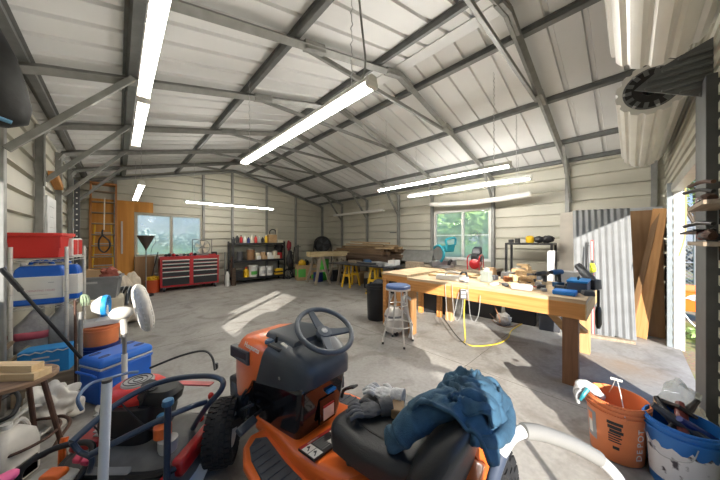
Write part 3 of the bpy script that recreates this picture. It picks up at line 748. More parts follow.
m = MB(); m.lathe([(.112, -.02), (.118, 0), (.112, .025), (.10, .02), (.10, -.02), (.112, -.02)], (.01, 0, .185), 32, 'x'); m.build('blue_ring', M_SKYB, t)
for k in range(4):
    m = MB(); m.torus((.022, 0, .185), .025+k*.022, .0035, 'x', 28, 6); m.build('grille_ring', M_SKYB, t)
for k in range(10):
    a = 2*PI*k/10; m = MB(); m.cyl((.022, 0, .185), (.022, .1*math.cos(a), .185+.1*math.sin(a)), .003, seg=5); m.build('grille_spoke', M_SKYB, t)
m = MB(); m.lathe([(.001, 0), (.02, 0), (.02, .014), (.001, .014)], (0, -.045, .075), 16); m.build('dial', M_SKYB, t)
# pedestal fan ---------------------------------------------------------
fp = at(143, 308, D=2.45)
t = thing('pedestal_fan', 'dirty white pedestal fan seen edge on beside the bucket stack', 'fan', (fp.x-.13, fp.y, 0), rad(6))
m = MB(); m.lathe([(.001, 0), (.20, 0), (.19, .03), (.06, .045), (.03, .06), (.001, .06)], seg=32); m.build('base', M_DIRTYW, t)
m = MB(); m.cyl((0, 0, .05), (0, 0, .45), .022, seg=14); m.build('pole', M_WHITE, t)
m = MB(); m.cyl((0, 0, .42), (0, 0, .66), .016, seg=14); m.build('inner_pole', M_METAL, t)
hz = fp.z
m = MB(); m.blob((-.02, 0, hz-.02), (.085, .055, .06), .08, 2, 1, 3); m.build('motor_housing', M_DIRTYW, t, ang=180)
m = MB(); m.tube([(0, 0, .64), (-.01, 0, hz-.05)], .025, 10); m.build('neck', M_DIRTYW, t)
hd = bpy.data.objects.new('fan_head', None); COL.objects.link(hd); hd.parent = t; hd.location = (.13, 0, hz); hd.rotation_euler = (0, rad(-10), 0); hd.scale = (.68, .96, .96)
for rr_, x in ((.235, 0), (.22, .045), (.22, -.045), (.17, .062), (.17, -.062), (.11, .07), (.11, -.07), (.05, .072), (.05, -.072)):
    m = MB(); m.torus((x, 0, 0), rr_, .009 if rr_ > .23 else .0045, 'x', 40, 6); m.build('cage_ring', M_DIRTYW, hd)
for k in range(32):
    a = 2*PI*k/26
    m = MB(); m.tube([(sx_, rr_*math.cos(a), rr_*math.sin(a)) for sx_, rr_ in ((.072, .03), (.064, .16), (.045, .22), (0, .236), (-.045, .22), (-.064, .16), (-.072, .03))], .008, 5); m.build('cage_wire', M_WHITE, hd)
for k in range(4):
    a = 2*PI*k/4
    m = MB(); m.loft([[(x+.03*math.sin(q)*1., r*math.cos(a+q), r*math.sin(a+q)) for r, q, x in ((.03, -.3, -.01), (.19, -.42, -.02), (.19, .42, .02), (.03, .3, .01))], [(x+.004, r*math.cos(a+q), r*math.sin(a+q)) for r, q, x in ((.03, -.3, -.01), (.19, -.42, -.02), (.19, .42, .02), (.03, .3, .01))]]); m.build('fan_blade', M_CREAM, hd)
m = MB(); m.lathe([(.12, .075), (.20, .066), (.243, .02), (.243, -.02), (.20, -.066), (.12, -.075), (.12, -.072), (.20, -.062), (.238, -.018), (.238, .018), (.20, .062), (.12, .072), (.12, .075)], seg=40, axis='x'); m.wob(.006, 14, 2); m.build('cloth_cover', mat('cover_cloth', (.68, .65, .58), .9, var=.15, scale=12), hd, ang=180)
m = MB(); m.lathe([(.001, .074), (.045, .072), (.045, -.06), (.001, -.06)], seg=20, axis='x'); m.build('fan_hub', M_DIRTYW, hd)
# black corrugated hose bundle and cream sacks near the plywood
hb = at(129, 302, Z=.55)
t = thing('hose_bundle', 'bundle of black and white striped flexible hoses fanned out over cream sacks', 'hoses', (.12, 6.2, 0), rad(-15))
for k in range(8):
    m = MB(); x = -.24+k*.068
    m.tube([(x*.5, .18, .60), (x*.85, .02, .64), (x*1.1, -.12, .54), (x*1.25, -.2, .38)], .026, 10, smooth=6); m.build('hose', M_BLACK if k % 2 else M_DASH, t)
    m = MB(); m.tube([(x*.5, .17, .629), (x*.85, .015, .669), (x*1.1, -.13, .567)], .006, 6, smooth=6); m.build('pale_stripe', M_LGREY, t)
M_SACK = mat('cream_sack', (.58, .50, .40), .85, var=.18, bump=.3, bscale=20)
for i, (x, y, z, sx, sy, sz, rz, lb) in enumerate([(.12, 6.25, .0, .30, .26, .30, .2, 'large cream sack standing on the floor under the black hoses'), (.02, 6.72, .0, .20, .18, .44, .5, 'tall cream sack behind the black hoses'), (.22, 7.05, .0, .15, .14, .42, .1, 'upright pale cloth roll leaning by the plywood behind the hoses'), (-.05, 5.38, .0, .16, .14, .24, .7, 'pale sack on the floor between the buckets and the grey tote')]):
    m = MB(); m.blob((0, 0, sz), (sx, sy, sz), .2, 2.2, i+3, 4)
    for v in m.bm.verts: v.co.z = max(v.co.z, .0)
    o = m.build('sack', M_SACK, None, ang=180); place(o, (x, y, z), (0, 0, rz)); tag(o, lb, 'sack', 'cream sacks by the tote')
# blue cooler ----------------------------------------------------------
a = at(100, 411, Z=0); b = at(150, 386, Z=0)
dv = (b-a); cr = math.atan2(dv.y, dv.x)
cc = (a+b)/2+Vector((-math.sin(cr), math.cos(cr), 0))*.16
t = thing('cooler', 'blue picnic cooler with a white stripe standing behind the push mower', 'cooler', (cc.x+.015, cc.y+.02, 0), cr)
CW, CD = .43, .31
R4 = lambda s, z: [(sx*CW/2*s, sy*CD/2*s, z) for sx, sy in ((-1, -1), (1, -1), (1, 1), (-1, 1))]
m = MB(); m.loft([R4(.92, 0), R4(.98, .05), R4(1, .335)]); m.build('body', M_BLUE, t, .025, bseg=3)
m = MB(); m.loft([R4(1.012, .333), R4(1.012, .350)]); m.build('white_stripe', M_TRIMW, t, .006)
m = MB(); m.loft([R4(1.02, .350), R4(1.02, .40), R4(.90, .430)]); ld = m.build('lid', mat('lid_blue', (.022, .17, .66), .38), t, .022, bseg=3)
for sx in (-1, 1):
    for sy in (-1, 1):
        m = MB(); m.lathe([(.001, 0), (.036, 0), (.036, .003), (.024, .004), (.022, .001), (.001, .001)], (0, 0, 0), 20); o = m.build('cup_dimple', M_NAVY, ld); o.location = (sx*.14, sy*.07, .4295); o.scale = (1.25, .8, 1)
m = MB(); m.tube([(CW/2, -.10, .30), (CW/2+.03, -.10, .30), (CW/2+.03, .10, .30), (CW/2, .10, .30)], .010, 8, smooth=2); m.build('side_handle', M_BLUE, t)
m = MB(); m.tube([(-CW/2, -.10, .27), (-CW/2-.035, -.11, .31), (-CW/2-.035, .11, .31), (-CW/2, .10, .27)], .010, 8, smooth=2); m.build('side_handle', M_BLUE, t)
# white pvc pole in front of the cooler
o, a, b = pole('pvc_pole', 'white plastic pipe standing upright in front of the blue cooler', 107, 382, 99, 1.14, .0185, mat('pvc', (.66, .69, .72), .35, var=.05))
m = MB(); m.cyl((a.x, a.y, a.z-.004), (a.x, a.y, a.z+.012), .0175, seg=12); e = m.build('pipe_end', M_DGREY, o)
# wooden stool, lumber offcuts on it ------------------------------------
sp = at(14, 377, Z=.62)
t = thing('wooden_stool', 'old round wooden stool with brown metal legs at the left edge', 'stool', (sp.x-.0, sp.y, 0), .3)
m = MB(); m.lathe([(.001, .585), (.175, .585), (.19, .592), (.19, .612), (.18, .62), (.001, .62)], seg=40); m.build('seat', W_STOOL, t)
for k in range(4):
    a = PI/4+k*PI/2+.22
    m = MB(); m.tube([(.125*math.cos(a), .125*math.sin(a), .59), (.235*math.cos(a), .235*math.sin(a), 0)], .0145, 10); m.build('leg', M_RUST, t)
m = MB(); m.torus((0, 0, .22), .195, .009, 'z', 40, 8); m.build('foot_ring', M_RUST, t)
for i, (px, py, L_, w_, h_, rz, z, lb) in enumerate([(8, 372, .33, .10, .045, -22, .621, 'pale lumber offcut lying on the wooden stool, lower one'), (6, 366, .30, .07, .04, -24, .667, 'pale lumber offcut stacked on another on the stool')]):
    q = at(px, py, Z=z); o = MB().box((0, 0, h_/2), (L_, w_, h_)).build('lumber_offcut', W_PALE, None, .002); place(o, (sp.x+.01-.01*i, sp.y-.02+i*.02, z), (0, 0, rad(rz-18))); tag(o, lb, 'lumber')
# wood stakes below the rack
for i, (x0, y0, x1, y1) in enumerate([(0, 372, 30, 346), (6, 372, 33, 350), (0, 360, 12, 342)]):
    m = MB(); a = at(x0-12, y0+8, D=2.2); b = at(x1, y1, D=2.5); m.beam(a, b, .03, .022); tag(m.build('wood_stake', W_GREYW), ['weathered wood stake leaning up behind the stool, nearest the rack', 'weathered wood stake behind the stool beside its twin, toward the blue box', 'short wood stake at the left edge behind the stool'][i], 'stake')
# white jugs
def jug(label, loc, rz, s, mt):
    t = thing('white_jug', label, 'jug', loc, rz)
    R = lambda k, z, q=.0: [(sx*.115*s*k+q, sy*.095*s*k, z*s) for sx, sy in ((-1, -1), (1, -1), (1, 1), (-1, 1))]
    m = MB(); m.loft([R(.93, 0), R(1, .03), R(1, .24), R(.9, .30), R(.5, .35), R(.3, .36)]); m.build('body', mt, t, .035*s, bseg=4)
    m = MB(); m.cyl((0, 0, .35*s), (0, 0, .39*s), .026*s, seg=16); m.build('cap', M_WHITE, t)
    m = MB(); m.tube([(.03*s, 0, .35*s), (.075*s, 0, .37*s), (.115*s, 0, .30*s), (.112*s, 0, .20*s)], .014*s, 10, smooth=4); m.build('handle', mt, t)
    return t
q = at(12, 466, Z=.10); jug('big cloudy white jug on the floor at the left edge below the stool', (q.x-.02, q.y, 0), .9, .95, M_DIRTYW)
q = at(52, 425, Z=.06); t = thing('white_bag', 'crumpled dirty white plastic bag under the wooden stool', 'bag', (q.x-.02, q.y+.10, 0))
m = MB(); m.blob((0, 0, .16), (.16, .15, .17), .45, 2.6, 8, 5); folds(m, .010, 7, 3) if 'folds' in globals() else None
for v in m.bm.verts: v.co.z = max(v.co.z, .002)
m.build('film', M_DIRTYW, t, ang=180)
t = thing('white_bucket', 'white plastic bucket lying under the stool behind the white bag', 'bucket', (q.x-.16, q.y+.16, .115), rad(20)); bd = pail(t, .09, .11, .24, M_WHITE); 
for o in [bd]: o.rotation_euler = (rad(82), 0, 0)
# bent steel pipe and rods on the floor under the stool
m = MB(); P_ = [at(0, 470, Z=.03), at(45, 455, Z=.06), at(60, 437, Z=.10), at(70, 422, Z=.14), at(62, 416, Z=.16), at(40, 420, Z=.14)]
m.tube(P_, .011, 10, smooth=6); tag(m.build('bent_rod', M_RUST), 'bent rusty brown rod curving around the stool leg', 'rod')
m = MB(); m.tube([at(0, 400, Z=.30), at(14, 392, Z=.32), at(19, 400, Z=.30), at(12, 415, Z=.26), at(-8, 424, Z=.24)], .013, 10, smooth=6); tag(m.build('black_handle_bar', M_BLACK), 'black curved handle bar at the left edge under the stool', 'handle')
rs = random.Random(9)
for i, (px, py, mt, lb) in enumerate([(62, 372, M_RUBBER, 'black cable coil on the floor beside the blue box'), (70, 380, M_RUST, 'brown hose coil on the floor in front of the blue box'), (72, 366, mat('red_cord', (.35, .05, .03), .6), 'dull red cord coil lying between the blue box and the cooler')]):
    c = at(px, py, Z=.05+i*.03); pts = []
    for k in range(64):
        a = k*.42; r = .10+.03*math.sin(k*.37)
        pts.append((c.x-.02+r*math.cos(a)*1.1, c.y+.10+r*math.sin(a), .015+.0016*k+.01*math.sin(k*.9)))
    m = MB(); m.tube(pts, .009, 6); tag(m.build('cable_coil', mt), lb, 'cable')
# dark draped bag hanging at the top left
hp = at(11, 84, D=1.6)
t = thing('hanging_sling', 'dark worn bag hanging from the knee brace at the top left corner', 'bag', hp)
m = MB(); rings = []
for z, w_, d_, ox in ((.42, .04, .03, -.04), (.32, .075, .06, -.03), (.16, .12, .09, -.015), (.0, .15, .10, .0), (-.13, .165, .11, .0), (-.22, .15, .10, .0), (-.27, .08, .06, -.0)):
    rings.append([(ox-.10+w_*1.15*math.cos(2*PI*k/24), d_*math.sin(2*PI*k/24), z) for k in range(24)])
m.loft(rings); m.wob(.02, 6, 4); m.build('bag', mat('worn_black_vinyl', (.016, .0165, .017), .6, var=.5, scale=7, bump=.3, bscale=12), t, ang=180)
m = MB(); m.tube([(-.20, -.10, -.20), (-.10, -.11, -.235), (.02, -.09, -.265)], [.014, .02, .012], 8, smooth=4); m.build('blue_strap', mat('blue_strap_cloth', (.10, .25, .42), .7), t)
m = MB(); m.tube([(-.12, 0, .40), (-.12, .02, .95)], .012, 8); m.build('hanging_strap', M_BLACK, t)
# things on the left wall
o = MB().b2((0, -.36, -.30), (.03, .36, .30)).build('breaker_panel', mat('panel_white', (.66, .67, .67), .45, var=.06), None, .006)
q = at(50, 217, X=XL+.02); place(o, (XL+.012, q.y, q.z)); tag(o, 'white flat panel mounted on the left wall above the rack', 'wall panel')
for k in range(6):
    m = MB(); m.b2((.03, -.18+.2*(k % 2), .15-.16*(k//2)), (.0325, -.02+.2*(k % 2), .155-.16*(k//2))); m.build('panel_mark', M_LGREY, o)
o = MB().box((.05, 0, 0), (.10, .60, .09)).build('wood_block', W_FIR, None, .004); q = at(55, 181, X=XL+.05); place(o, (XL+.01, q.y, q.z), (rad(-12), 0, 0)); tag(o, 'brown wooden block fixed on the left wall above the white panel', 'wood block')
m = MB(); q = at(41, 120, D=3.3); m.tube([(XL+.1, 5.22, 2.2), (XL+.1, 5.22, 2.9), (XL+.16, 5.22, 3.0), (XL+.3, 5.22, 3.02)], .013, 8, smooth=5); tag(m.build('conduit', M_STEEL), 'thin grey conduit running up the left wall post and bending at the top', 'conduit')

# ---------------------------------------------------------------- push mower
t = thing('push_mower', 'red walk-behind push mower with a folded dark handle, left of the riding mower', 'push mower', (.13, 2.15, 0), rad(-43))
M_DECK = mat('mower_deck_grey', (.12, .12, .118), .5, var=.25, scale=9)
M_HANDLE = mat('handle_navy_paint', (.016, .034, .07), .28, coat=.4)
def sup(w_, d_, z, n=28, e=.45):
    return [(w_*math.copysign(abs(math.cos(2*PI*k/n))**e, math.cos(2*PI*k/n)), d_*math.copysign(abs(math.sin(2*PI*k/n))**e, math.sin(2*PI*k/n)), z) for k in range(n)]
m = MB(); m.loft([sup(.36, .25, .06), sup(.37, .26, .12), sup(.36, .25, .20), sup(.30, .20, .25), sup(.20, .15, .27)]); dk = m.build('deck', M_DECK, t, ang=50)
m = MB(); m.loft([sup(.368, .258, .185), sup(.372, .262, .20), sup(.365, .255, .215)]); m.build('red_trim', M_BLACK, dk)
m = MB(); m.loft([sup(.12, .16, .235), sup(.11, .15, .30)]); m.move((-.26, .02, 0)); m.build('red_deck_plate', M_REDP, dk, .01)
m = MB(); m.b2((.30, -.20, .14), (.372, .12, .24)); m.build('red_end_plate', M_REDP, dk, .02)
m = MB(); m.loft([[(-.16, -.262, .12), (.10, -.262, .12), (.10, -.22, .10), (-.16, -.22, .10)], [(-.17, -.255, .22), (.11, -.255, .22), (.11, -.12, .26), (-.17, -.12, .26)]]); m.build('discharge_cover', M_GREY, dk, .012)
m = MB(); m.loft([sup(.15, .14, .25), sup(.17, .16, .36), sup(.16, .15, .48)]); m.move((-.05, .02, 0)); en = m.build('engine', M_BLACK, t, ang=40)
for k in range(6):
    m = MB(); m.b2((-.245, -.09, .30+k*.024), (-.16, .09, .308+k*.024)); m.build('cooling_fin', M_METAL, en)
m = MB(); m.loft([sup(.155, .14, .475, e=.7), sup(.16, .145, .51, e=.7), sup(.12, .11, .555, e=.8), sup(.05, .05, .565, e=1)]); m.move((-.09, .05, 0)); sh = m.build('engine_shroud', M_RED, t, ang=50)
m = MB(); m.lathe([(.001, .573), (.085, .569), (.09, .557), (.001, .555)], (-.09, .05, 0), 28); m.build('starter_screen', M_LGREY, sh)
for k in range(3):
    m = MB(); m.torus((-.09, .05, .574), .025+.025*k, .003, 'z', 24, 5); m.build('screen_ring', M_DGREY, sh)
m = MB(); m.loft([sup(.11, .08, .40, e=.6), sup(.12, .085, .45, e=.6), sup(.10, .07, .48, e=.7)]); m.move((.10, .0, .075)); m.build('air_filter_cover', M_BLACK, en, ang=45)
m = MB(); m.lathe([(.001, 0), (.03, 0), (.03, .03), (.024, .035), (.001, .035)], (.20, -.12, .42), 20); m.build('fuel_cap', mat('blue_cap', (.03, .12, .24), .4), en)
m = MB(); m.lathe([(.001, -.03), (.045, -.03), (.045, .03), (.02, .05), (.001, .05)], (.20, -.12, .36), 20); m.build('oil_filler', M_ORANGE, en)
m = MB(); m.lathe([(.001, 0), (.045, 0), (.05, .02), (.05, .07), (.001, .08)], (.24, -.13, .25), 20); m.build('muffler_can', M_LGREY, dk)
for sx in (-1, 1):
    for sy in (-1, 1):
        m = MB(); m.lathe([(.02, -.025), (.08, -.025), (.10, -.018), (.10, .018), (.08, .025), (.02, .025), (.02, -.025)], (sx*.33, sy*.285, .10), 28, 'y'); wl = m.build('wheel', M_RUBBER, t)
        m = MB(); m.lathe([(.001, -.028), (.055, -.028), (.055, .028), (.001, .028)], (sx*.33, sy*.285, .10), 20, 'y'); m.build('wheel_disc', M_LGREY, wl)
        m = MB(); m.beam((sx*.33, sy*.25, .10), (sx*.30, sy*.25, .20), .03, .02); m.build('height_bracket', M_REDP, t)
inv = (Matrix.Translation(t.location) @ Euler((0, 0, t.rotation_euler.z)).to_matrix().to_4x4()).inverted()
def lp(*a, **k): return inv @ at(*a, **k)
hb_ = [lp(72, 442, Z=.50), lp(92, 424, Z=.53), lp(120, 402, Z=.57), lp(150, 386, Z=.60), lp(178, 378, Z=.61), lp(208, 376, Z=.61), lp(222, 380, Z=.61), lp(221, 390, Z=.57), lp(208, 405, Z=.48), lp(199, 418, Z=.36), lp(193, 428, Z=.27)]
m = MB(); m.tube(hb_, .0165, 12, smooth=6); m.build('upper_handle', M_HANDLE, t)
m = MB(); m.tube([lp(90, 455, Z=.46), lp(120, 440, Z=.48), lp(160, 420, Z=.51), lp(190, 407, Z=.52), lp(206, 402, Z=.50)], .0155, 12, smooth=5); m.build('lower_handle', M_HANDLE, t)
m = MB(); m.tube([lp(72, 442, Z=.50), lp(80, 452, Z=.44), lp(92, 458, Z=.42), lp(90, 470, Z=.30), lp(98, 440, Z=.14)], .012, 10, smooth=4); m.build('handle_bracket', M_HANDLE, t)
m = MB(); m.tube([lp(82, 410, Z=.42), lp(78, 398, Z=.50), lp(90, 384, Z=.53), lp(110, 378, Z=.53), lp(128, 373, Z=.52), lp(138, 372, Z=.5)], .010, 10, smooth=5); m.build('control_bail', mat('slate_blue_bar', (.10, .17, .30), .35, coat=.3), t)
m = MB(); m.tube([lp(150, 368, Z=.40), lp(180, 356, Z=.48), lp(203, 351, Z=.50), lp(212, 357, Z=.50), lp(215, 370, Z=.42)], .009, 8, smooth=5); m.build('rear_bail', M_BLACK, t)
c = lp(216, 366, Z=.42); m = MB(); m.box(c, (.03, .03, .05)); m.build('bail_grip', M_BLACK, t, .006)
c = lp(190, 382, Z=.50); m = MB(); m.beam(lp(178, 383, Z=.45), lp(212, 384, Z=.46), .05, .012); m.build('red_guard', mat('faded_red', (.50, .12, .12), .5, var=.2), t, .004)
m = MB(); m.tube([lp(150, 385, Z=.58), lp(146, 396, Z=.50), lp(135, 408, Z=.42)], [.045, .05, .03], 12, smooth=4); m.build('black_cover', M_BLACK, t)
for k, (a_, b_) in enumerate((((92, 424, .53), (120, 440, .30)), ((150, 386, .60), (118, 436, .34)), ((120, 402, .57), (170, 440, .27)))):
    a, b = lp(a_[0], a_[1], Z=a_[2]), lp(b_[0], b_[1], Z=b_[2]); m = MB(); m.tube([a, (a+b)/2+Vector((0, 0, -.03)), b], .004, 6, smooth=5); m.build('control_cable', M_BLACK, t)
for px, py, z in ((211, 396, .50), (201, 418, .34)):
    c = lp(px, py, Z=z); m = MB(); m.blob(c, (.018, .018, .024), .1, 2, 1, 2); m.build('red_knob', M_RED, t)
for px, py, z in ((78, 459, .36), (86, 461, .36)):
    c = lp(px, py, Z=z); m = MB(); m.box(c, (.035, .03, .035), (.4, .3, .2)); m.build('red_clamp', mat('raspberry', (.55, .05, .12), .45), t, .006)
# blue capped black upright in front of the push mower
a = at(168, 404, D=1.36); m = MB(); m.tube([a, Vector((a.x-.01, a.y-.01, 0))], .016, 12); o = m.build('garden_stake', M_HANDLE); tag(o, 'dark upright bar with a round blue cap in front of the push mower', 'bar')
m = MB(); m.lathe([(.001, 0), (.026, 0), (.028, .012), (.024, .028), (.001, .03)], (a.x, a.y, a.z-.004), 20); m.build('blue_cap', mat('blue_cap', (.03, .12, .24), .4), o)
# string trimmer / chainsaw handle at the bottom left
ch = at(56, 478, Z=.20)
t = thing('chainsaw', 'orange and grey chainsaw with a black hoop handle at the bottom left edge', 'chainsaw', (ch.x, ch.y, .15), rad(-38)); t.scale = (.82, .82, .82)
m = MB(); m.loft([[(x*s, y*s, z) for x, y in ((-.15, -.06), (.13, -.06), (.15, .0), (.13, .06), (-.15, .06))] for s, z in ((.95, 0), (1, .05), (.9, .09))]); m.build('body', M_LGREY, t, .012)
m = MB(); m.loft([[(x*s, y*s-.01, z) for x, y in ((-.06, -.045), (.06, -.045), (.075, .0), (.06, .04), (-.06, .04))] for s, z in ((1, .085), (.95, .11), (.7, .125))]); m.build('top_cover', M_ORANGE, t, .01)
m = MB(); m.tube([(-.15, -.07, .05), (-.16, -.04, .17), (-.06, .05, .22), (.10, .09, .22), (.17, .06, .18), (.17, -.02, .09), (.14, -.07, .04)], .019, 12, smooth=6); m.build('hoop_handle', M_BLACK, t)
m = MB(); m.b2((.0, -.075, .02), (.34, -.063, .085)); m.build('guide_bar', M_METAL, t, .01)
st_ = MB(); st_.b2((ch.x-.20, ch.y-.16, 0), (ch.x+.14, ch.y+.12, .148)); o = st_.build('black_crate', M_BLACK, None, .01); tag(o, 'black crate under the chainsaw at the bottom left', 'crate')
m = MB(); q = at(62, 448, Z=.22); m.tube([q+Vector((0, 0, -.10)), q, q+Vector((.01, .02, .05))], [.018, .016, .02], 10); o = m.build('orange_grip', M_ORANGE); tag(o, 'small orange grip sticking up beside the chainsaw hoop', 'grip'); 
m = MB(); q = at(2, 480, Z=.45); m.blob((0, 0, 0), (.05, .03, .025), .15, 2, 3, 3); o = m.build('pink_cover', mat('pink_plastic', (.75, .12, .30), .5)); place(o, q, (0, 0, .5)); tag(o, 'bright pink object at the bottom left corner', 'cover')
# white plastic sheet corner on the floor beside the tractor tyre
t = MB(); a = at(196, 468, Z=.03); t.loft([[(0, 0, 0), (.10, .02, .0), (.13, .11, .05), (.02, .06, .09)], [(0, 0, .006), (.10, .02, .006), (.13, .11, .056), (.02, .06, .096)]]); o = t.build('white_chute', M_WHITE, None, .004); place(o, (a.x-.09, a.y-.08, .0), (0, 0, -.5)); tag(o, 'white curved plastic piece on the floor beside the front tyre', 'plastic piece')
# ================================================================== RIDING MOWER
T = thing('riding_mower', 'orange riding lawn mower with dark grey dash and steering wheel, in the foreground', 'riding mower', (.915, 1.37, 0), rad(6))
def rr(w, z0, z1, y, r, n=4, squ=1.0):
    """rounded section in the x-z plane at y"""
    out = []
    for cx, cz, a0 in ((w-r, z1-r, 0), (-w+r, z1-r, PI/2)):
        for k in range(n+1):
            a = a0+PI/2*k/n; out.append((cx+r*math.cos(a), y, cz+r*math.sin(a)))
    out += [(-w, y, z0), (w, y, z0)]
    return out
# hood
m = MB(); m.loft([rr(.232, .61, .85, .20, .10), rr(.238, .58, .858, .32, .10), rr(.238, .44, .845, .45, .10), rr(.228, .38, .81, .60, .11), rr(.195, .34, .755, .70, .12), rr(.15, .36, .67, .76, .12)])
[setattr(v.co, 'y', v.co.y-(v.co.z-.72)*.42*max(0, min(1, (.5-v.co.y)/.25))) for v in m.bm.verts]
hood = m.build('hood', M_ORANGE, T, ang=50)
m = MB(); m.loft([rr(.232, .26, .42, .48, .04), rr(.238, .24, .42, .62, .05), rr(.215, .22, .46, .74, .06), rr(.15, .22, .46, .80, .06)]); m.build('front_bumper', M_DASH, T)
for sx in (-1, 1):
    m = MB(); m.loft([[(sx*x, y, z) for x, y, z in q] for q in (
        [(.19, .40, .665), (.19, .70, .64), (.19, .70, .72), (.19, .40, .755)], [(.252, .40, .665), (.235, .705, .64), (.235, .705, .72), (.252, .40, .755)],
        [(.252, .425, .682), (.235, .68, .658), (.235, .68, .706), (.252, .425, .737)], [(.232, .43, .685), (.215, .675, .66), (.215, .675, .70), (.232, .43, .734)])], True)
    m.build('side_vent', M_DASH, hood, .004)
    m = MB(); m.loft([[(sx*x, y, z) for y, z in ((.41, .67), (.695, .648), (.695, .712), (.41, .745))] for x in (.236, .2385)]); m.build('vent_recess', M_BLACK, hood)
tx = text('wordmark', 'Husqvarna', .046, M_TEXTW, hood, (-.2365, .375, .790), (rad(68), 0, rad(-90)), .001)
# dash
def dsec(y, w, z0, z1, r): return rr(w, z0, z1, y, r)
m = MB(); m.loft([dsec(-.14, .13, .665, .745, .04), dsec(-.11, .175, .655, .79, .06), dsec(-.02, .215, .645, .83, .07), dsec(.08, .236, .63, .855, .08), dsec(.16, .240, .61, .865, .09), dsec(.255, .242, .585, .866, .09)])
[setattr(v.co, 'y', v.co.y-(v.co.z-.72)*.42*max(0, min(1, (v.co.y+.02)/.2))) for v in m.bm.verts]
dash = m.build('dash', M_DASH, T, ang=50)
m = MB(); m.loft([rr(.15, .68, .88, .04, .04), rr(.165, .70, .895, .20, .04), rr(.155, .72, .885, .34, .04)]); m.build('dash_hump', M_DASH, T, ang=40)
m = MB(); m.b2((-.215, .08, .826), (-.135, .22, .85)); o = m.build('throttle_plate', M_BLACK, dash, .008)
m = MB(); m.tube([(-.175, .18, .84), (-.178, .17, .885), (-.18, .155, .905)], .009, 8); m.build('throttle_lever', M_BLACK, dash)
m = MB(); m.lathe([(.001, 0), (.034, 0), (.034, .012), (.026, .02), (.001, .02)], (-.175, .25, .838), 20); m.build('ignition_cap', mat('blue_grey_cap', (.05, .10, .18), .4), dash)
m = MB(); m.beam((-.17, .06, .852), (-.165, .13, .86), .022, .014); m.build('choke_knob', M_CHROME, dash, .004)
m = MB(); m.box((-.2345, .05, .70), (.006, .016, .016)); m.build('screw', M_METAL, dash, .003)
# black lower column
m = MB(); m.loft([[(-.19, -.06, .335), (.12, -.06, .335), (.15, .34, .30), (-.205, .34, .30)], [(-.195, -.085, .45), (.14, -.085, .45), (.18, .42, .45), (-.22, .42, .45)], [(-.205, -.115, .67), (.16, -.115, .67), (.20, .40, .64), (-.228, .40, .62)]])
colm = m.build('steering_column_cover', M_GLOSSB, T, .03, bseg=3)
m = MB(); m.b2((-.06, -.106, .405), (.06, -.088, .55)); o = m.build('warning_plate', M_GLOSSB, colm); o.rotation_euler = (rad(0), 0, 0)
m = MB(); m.b2((-.035, -.1085, .42), (.05, -.100, .49)); m.build('sticker', M_TEXTW, colm)
m = MB(); m.b2((-.035, -.1085, .492), (.05, -.100, .506)); m.build('sticker_band', mat('sticker_red', (.5, .03, .03), .5), colm)
m = MB(); m.b2((-.015, -.125, .575), (.055, -.085, .592)); m.build('cup_slot', M_SKYB, colm, .004)
# engine bay parts below the hood
m = MB(); m.loft([[(-.20, .36, .28), (.20, .36, .28), (.20, .80, .26), (-.20, .80, .26)], [(-.21, .36, .55), (.21, .36, .55), (.21, .80, .45), (-.21, .80, .45)]]); m.build('engine', M_BLACK, T, .02)
for k, (a, b) in enumerate([((-.22, .42, .52), (-.20, .58, .32)), ((-.235, .36, .42), (-.22, .55, .30))]):
    m = MB(); m.tube([a, ((a[0]+b[0])/2-.03, (a[1]+b[1])/2, (a[2]+b[2])/2), b], .011, 8, smooth=4); m.build('fuel_hose', M_DASH, T)
# front axle and wheels
m = MB(); m.beam((-.30, .58, .22), (.32, .58, .22), .05, .06); m.build('front_axle', M_BLACK, T, .006)
def tyre(R, W, rim, rimw, parent, c, rz, nm, lugs=34):
    w_ = bpy.data.objects.new(nm, None); COL.objects.link(w_); w_.parent = parent; w_.location = c; w_.rotation_euler = (0, 0, rz)
    h = W/2
    m = MB(); m.lathe([(rim, -h*.75), (rim+.03, -h*.92), (R-.05, -h*1.02), (R-.018, -h*.86), (R, -h*.45), (R+.003, 0), (R, h*.45), (R-.018, h*.86), (R-.05, h*1.02), (rim+.03, h*.92), (rim, h*.75), (rim, -h*.75)], seg=48, axis='x')
    bm = m.bm
    for k in range(lugs):
        for j in range(5):
            a = 2*PI*(k+(j % 2)*.5)/lugs; x = (-.8+j*.4)*h
            r_ = R+(.001 if abs(x) < h*.6 else -.010)
            m.box((x, r_*math.cos(a), r_*math.sin(a)), (h*.36, .012, 2*PI*R/lugs*.74), (a-PI/2+PI/2, 0, 0))
    m.build('tyre', M_RUBBER, w_)
    m = MB(); m.lathe([(.02, -h*.25), (rim*.55, -h*.3), (rim*.9, -h*.8), (rim+.006, -h*.8), (rim+.006, h*.8), (rim*.9, h*.8), (rim*.5, h*.3), (.02, h*.25), (.02, -h*.25)], seg=32, axis='x'); m.build('rim', M_DIRTYW, w_)
    m = MB(); m.cyl((-h*.5, 0, 0), (h*.5, 0, 0), .022, seg=14); m.build('hub', M_BLACK, w_)
tyre(.195, .16, .095, .1, T, (-.33, .58, .198), rad(-36), 'front_wheel'); tyre(.195, .16, .095, .1, T, (.35, .58, .198), rad(-30), 'front_wheel')
tyre(.25, .24, .12, .1, T, (-.39, -.78, .255), 0, 'rear_wheel'); tyre(.25, .24, .12, .1, T, (.39, -.78, .255), 0, 'rear_wheel')
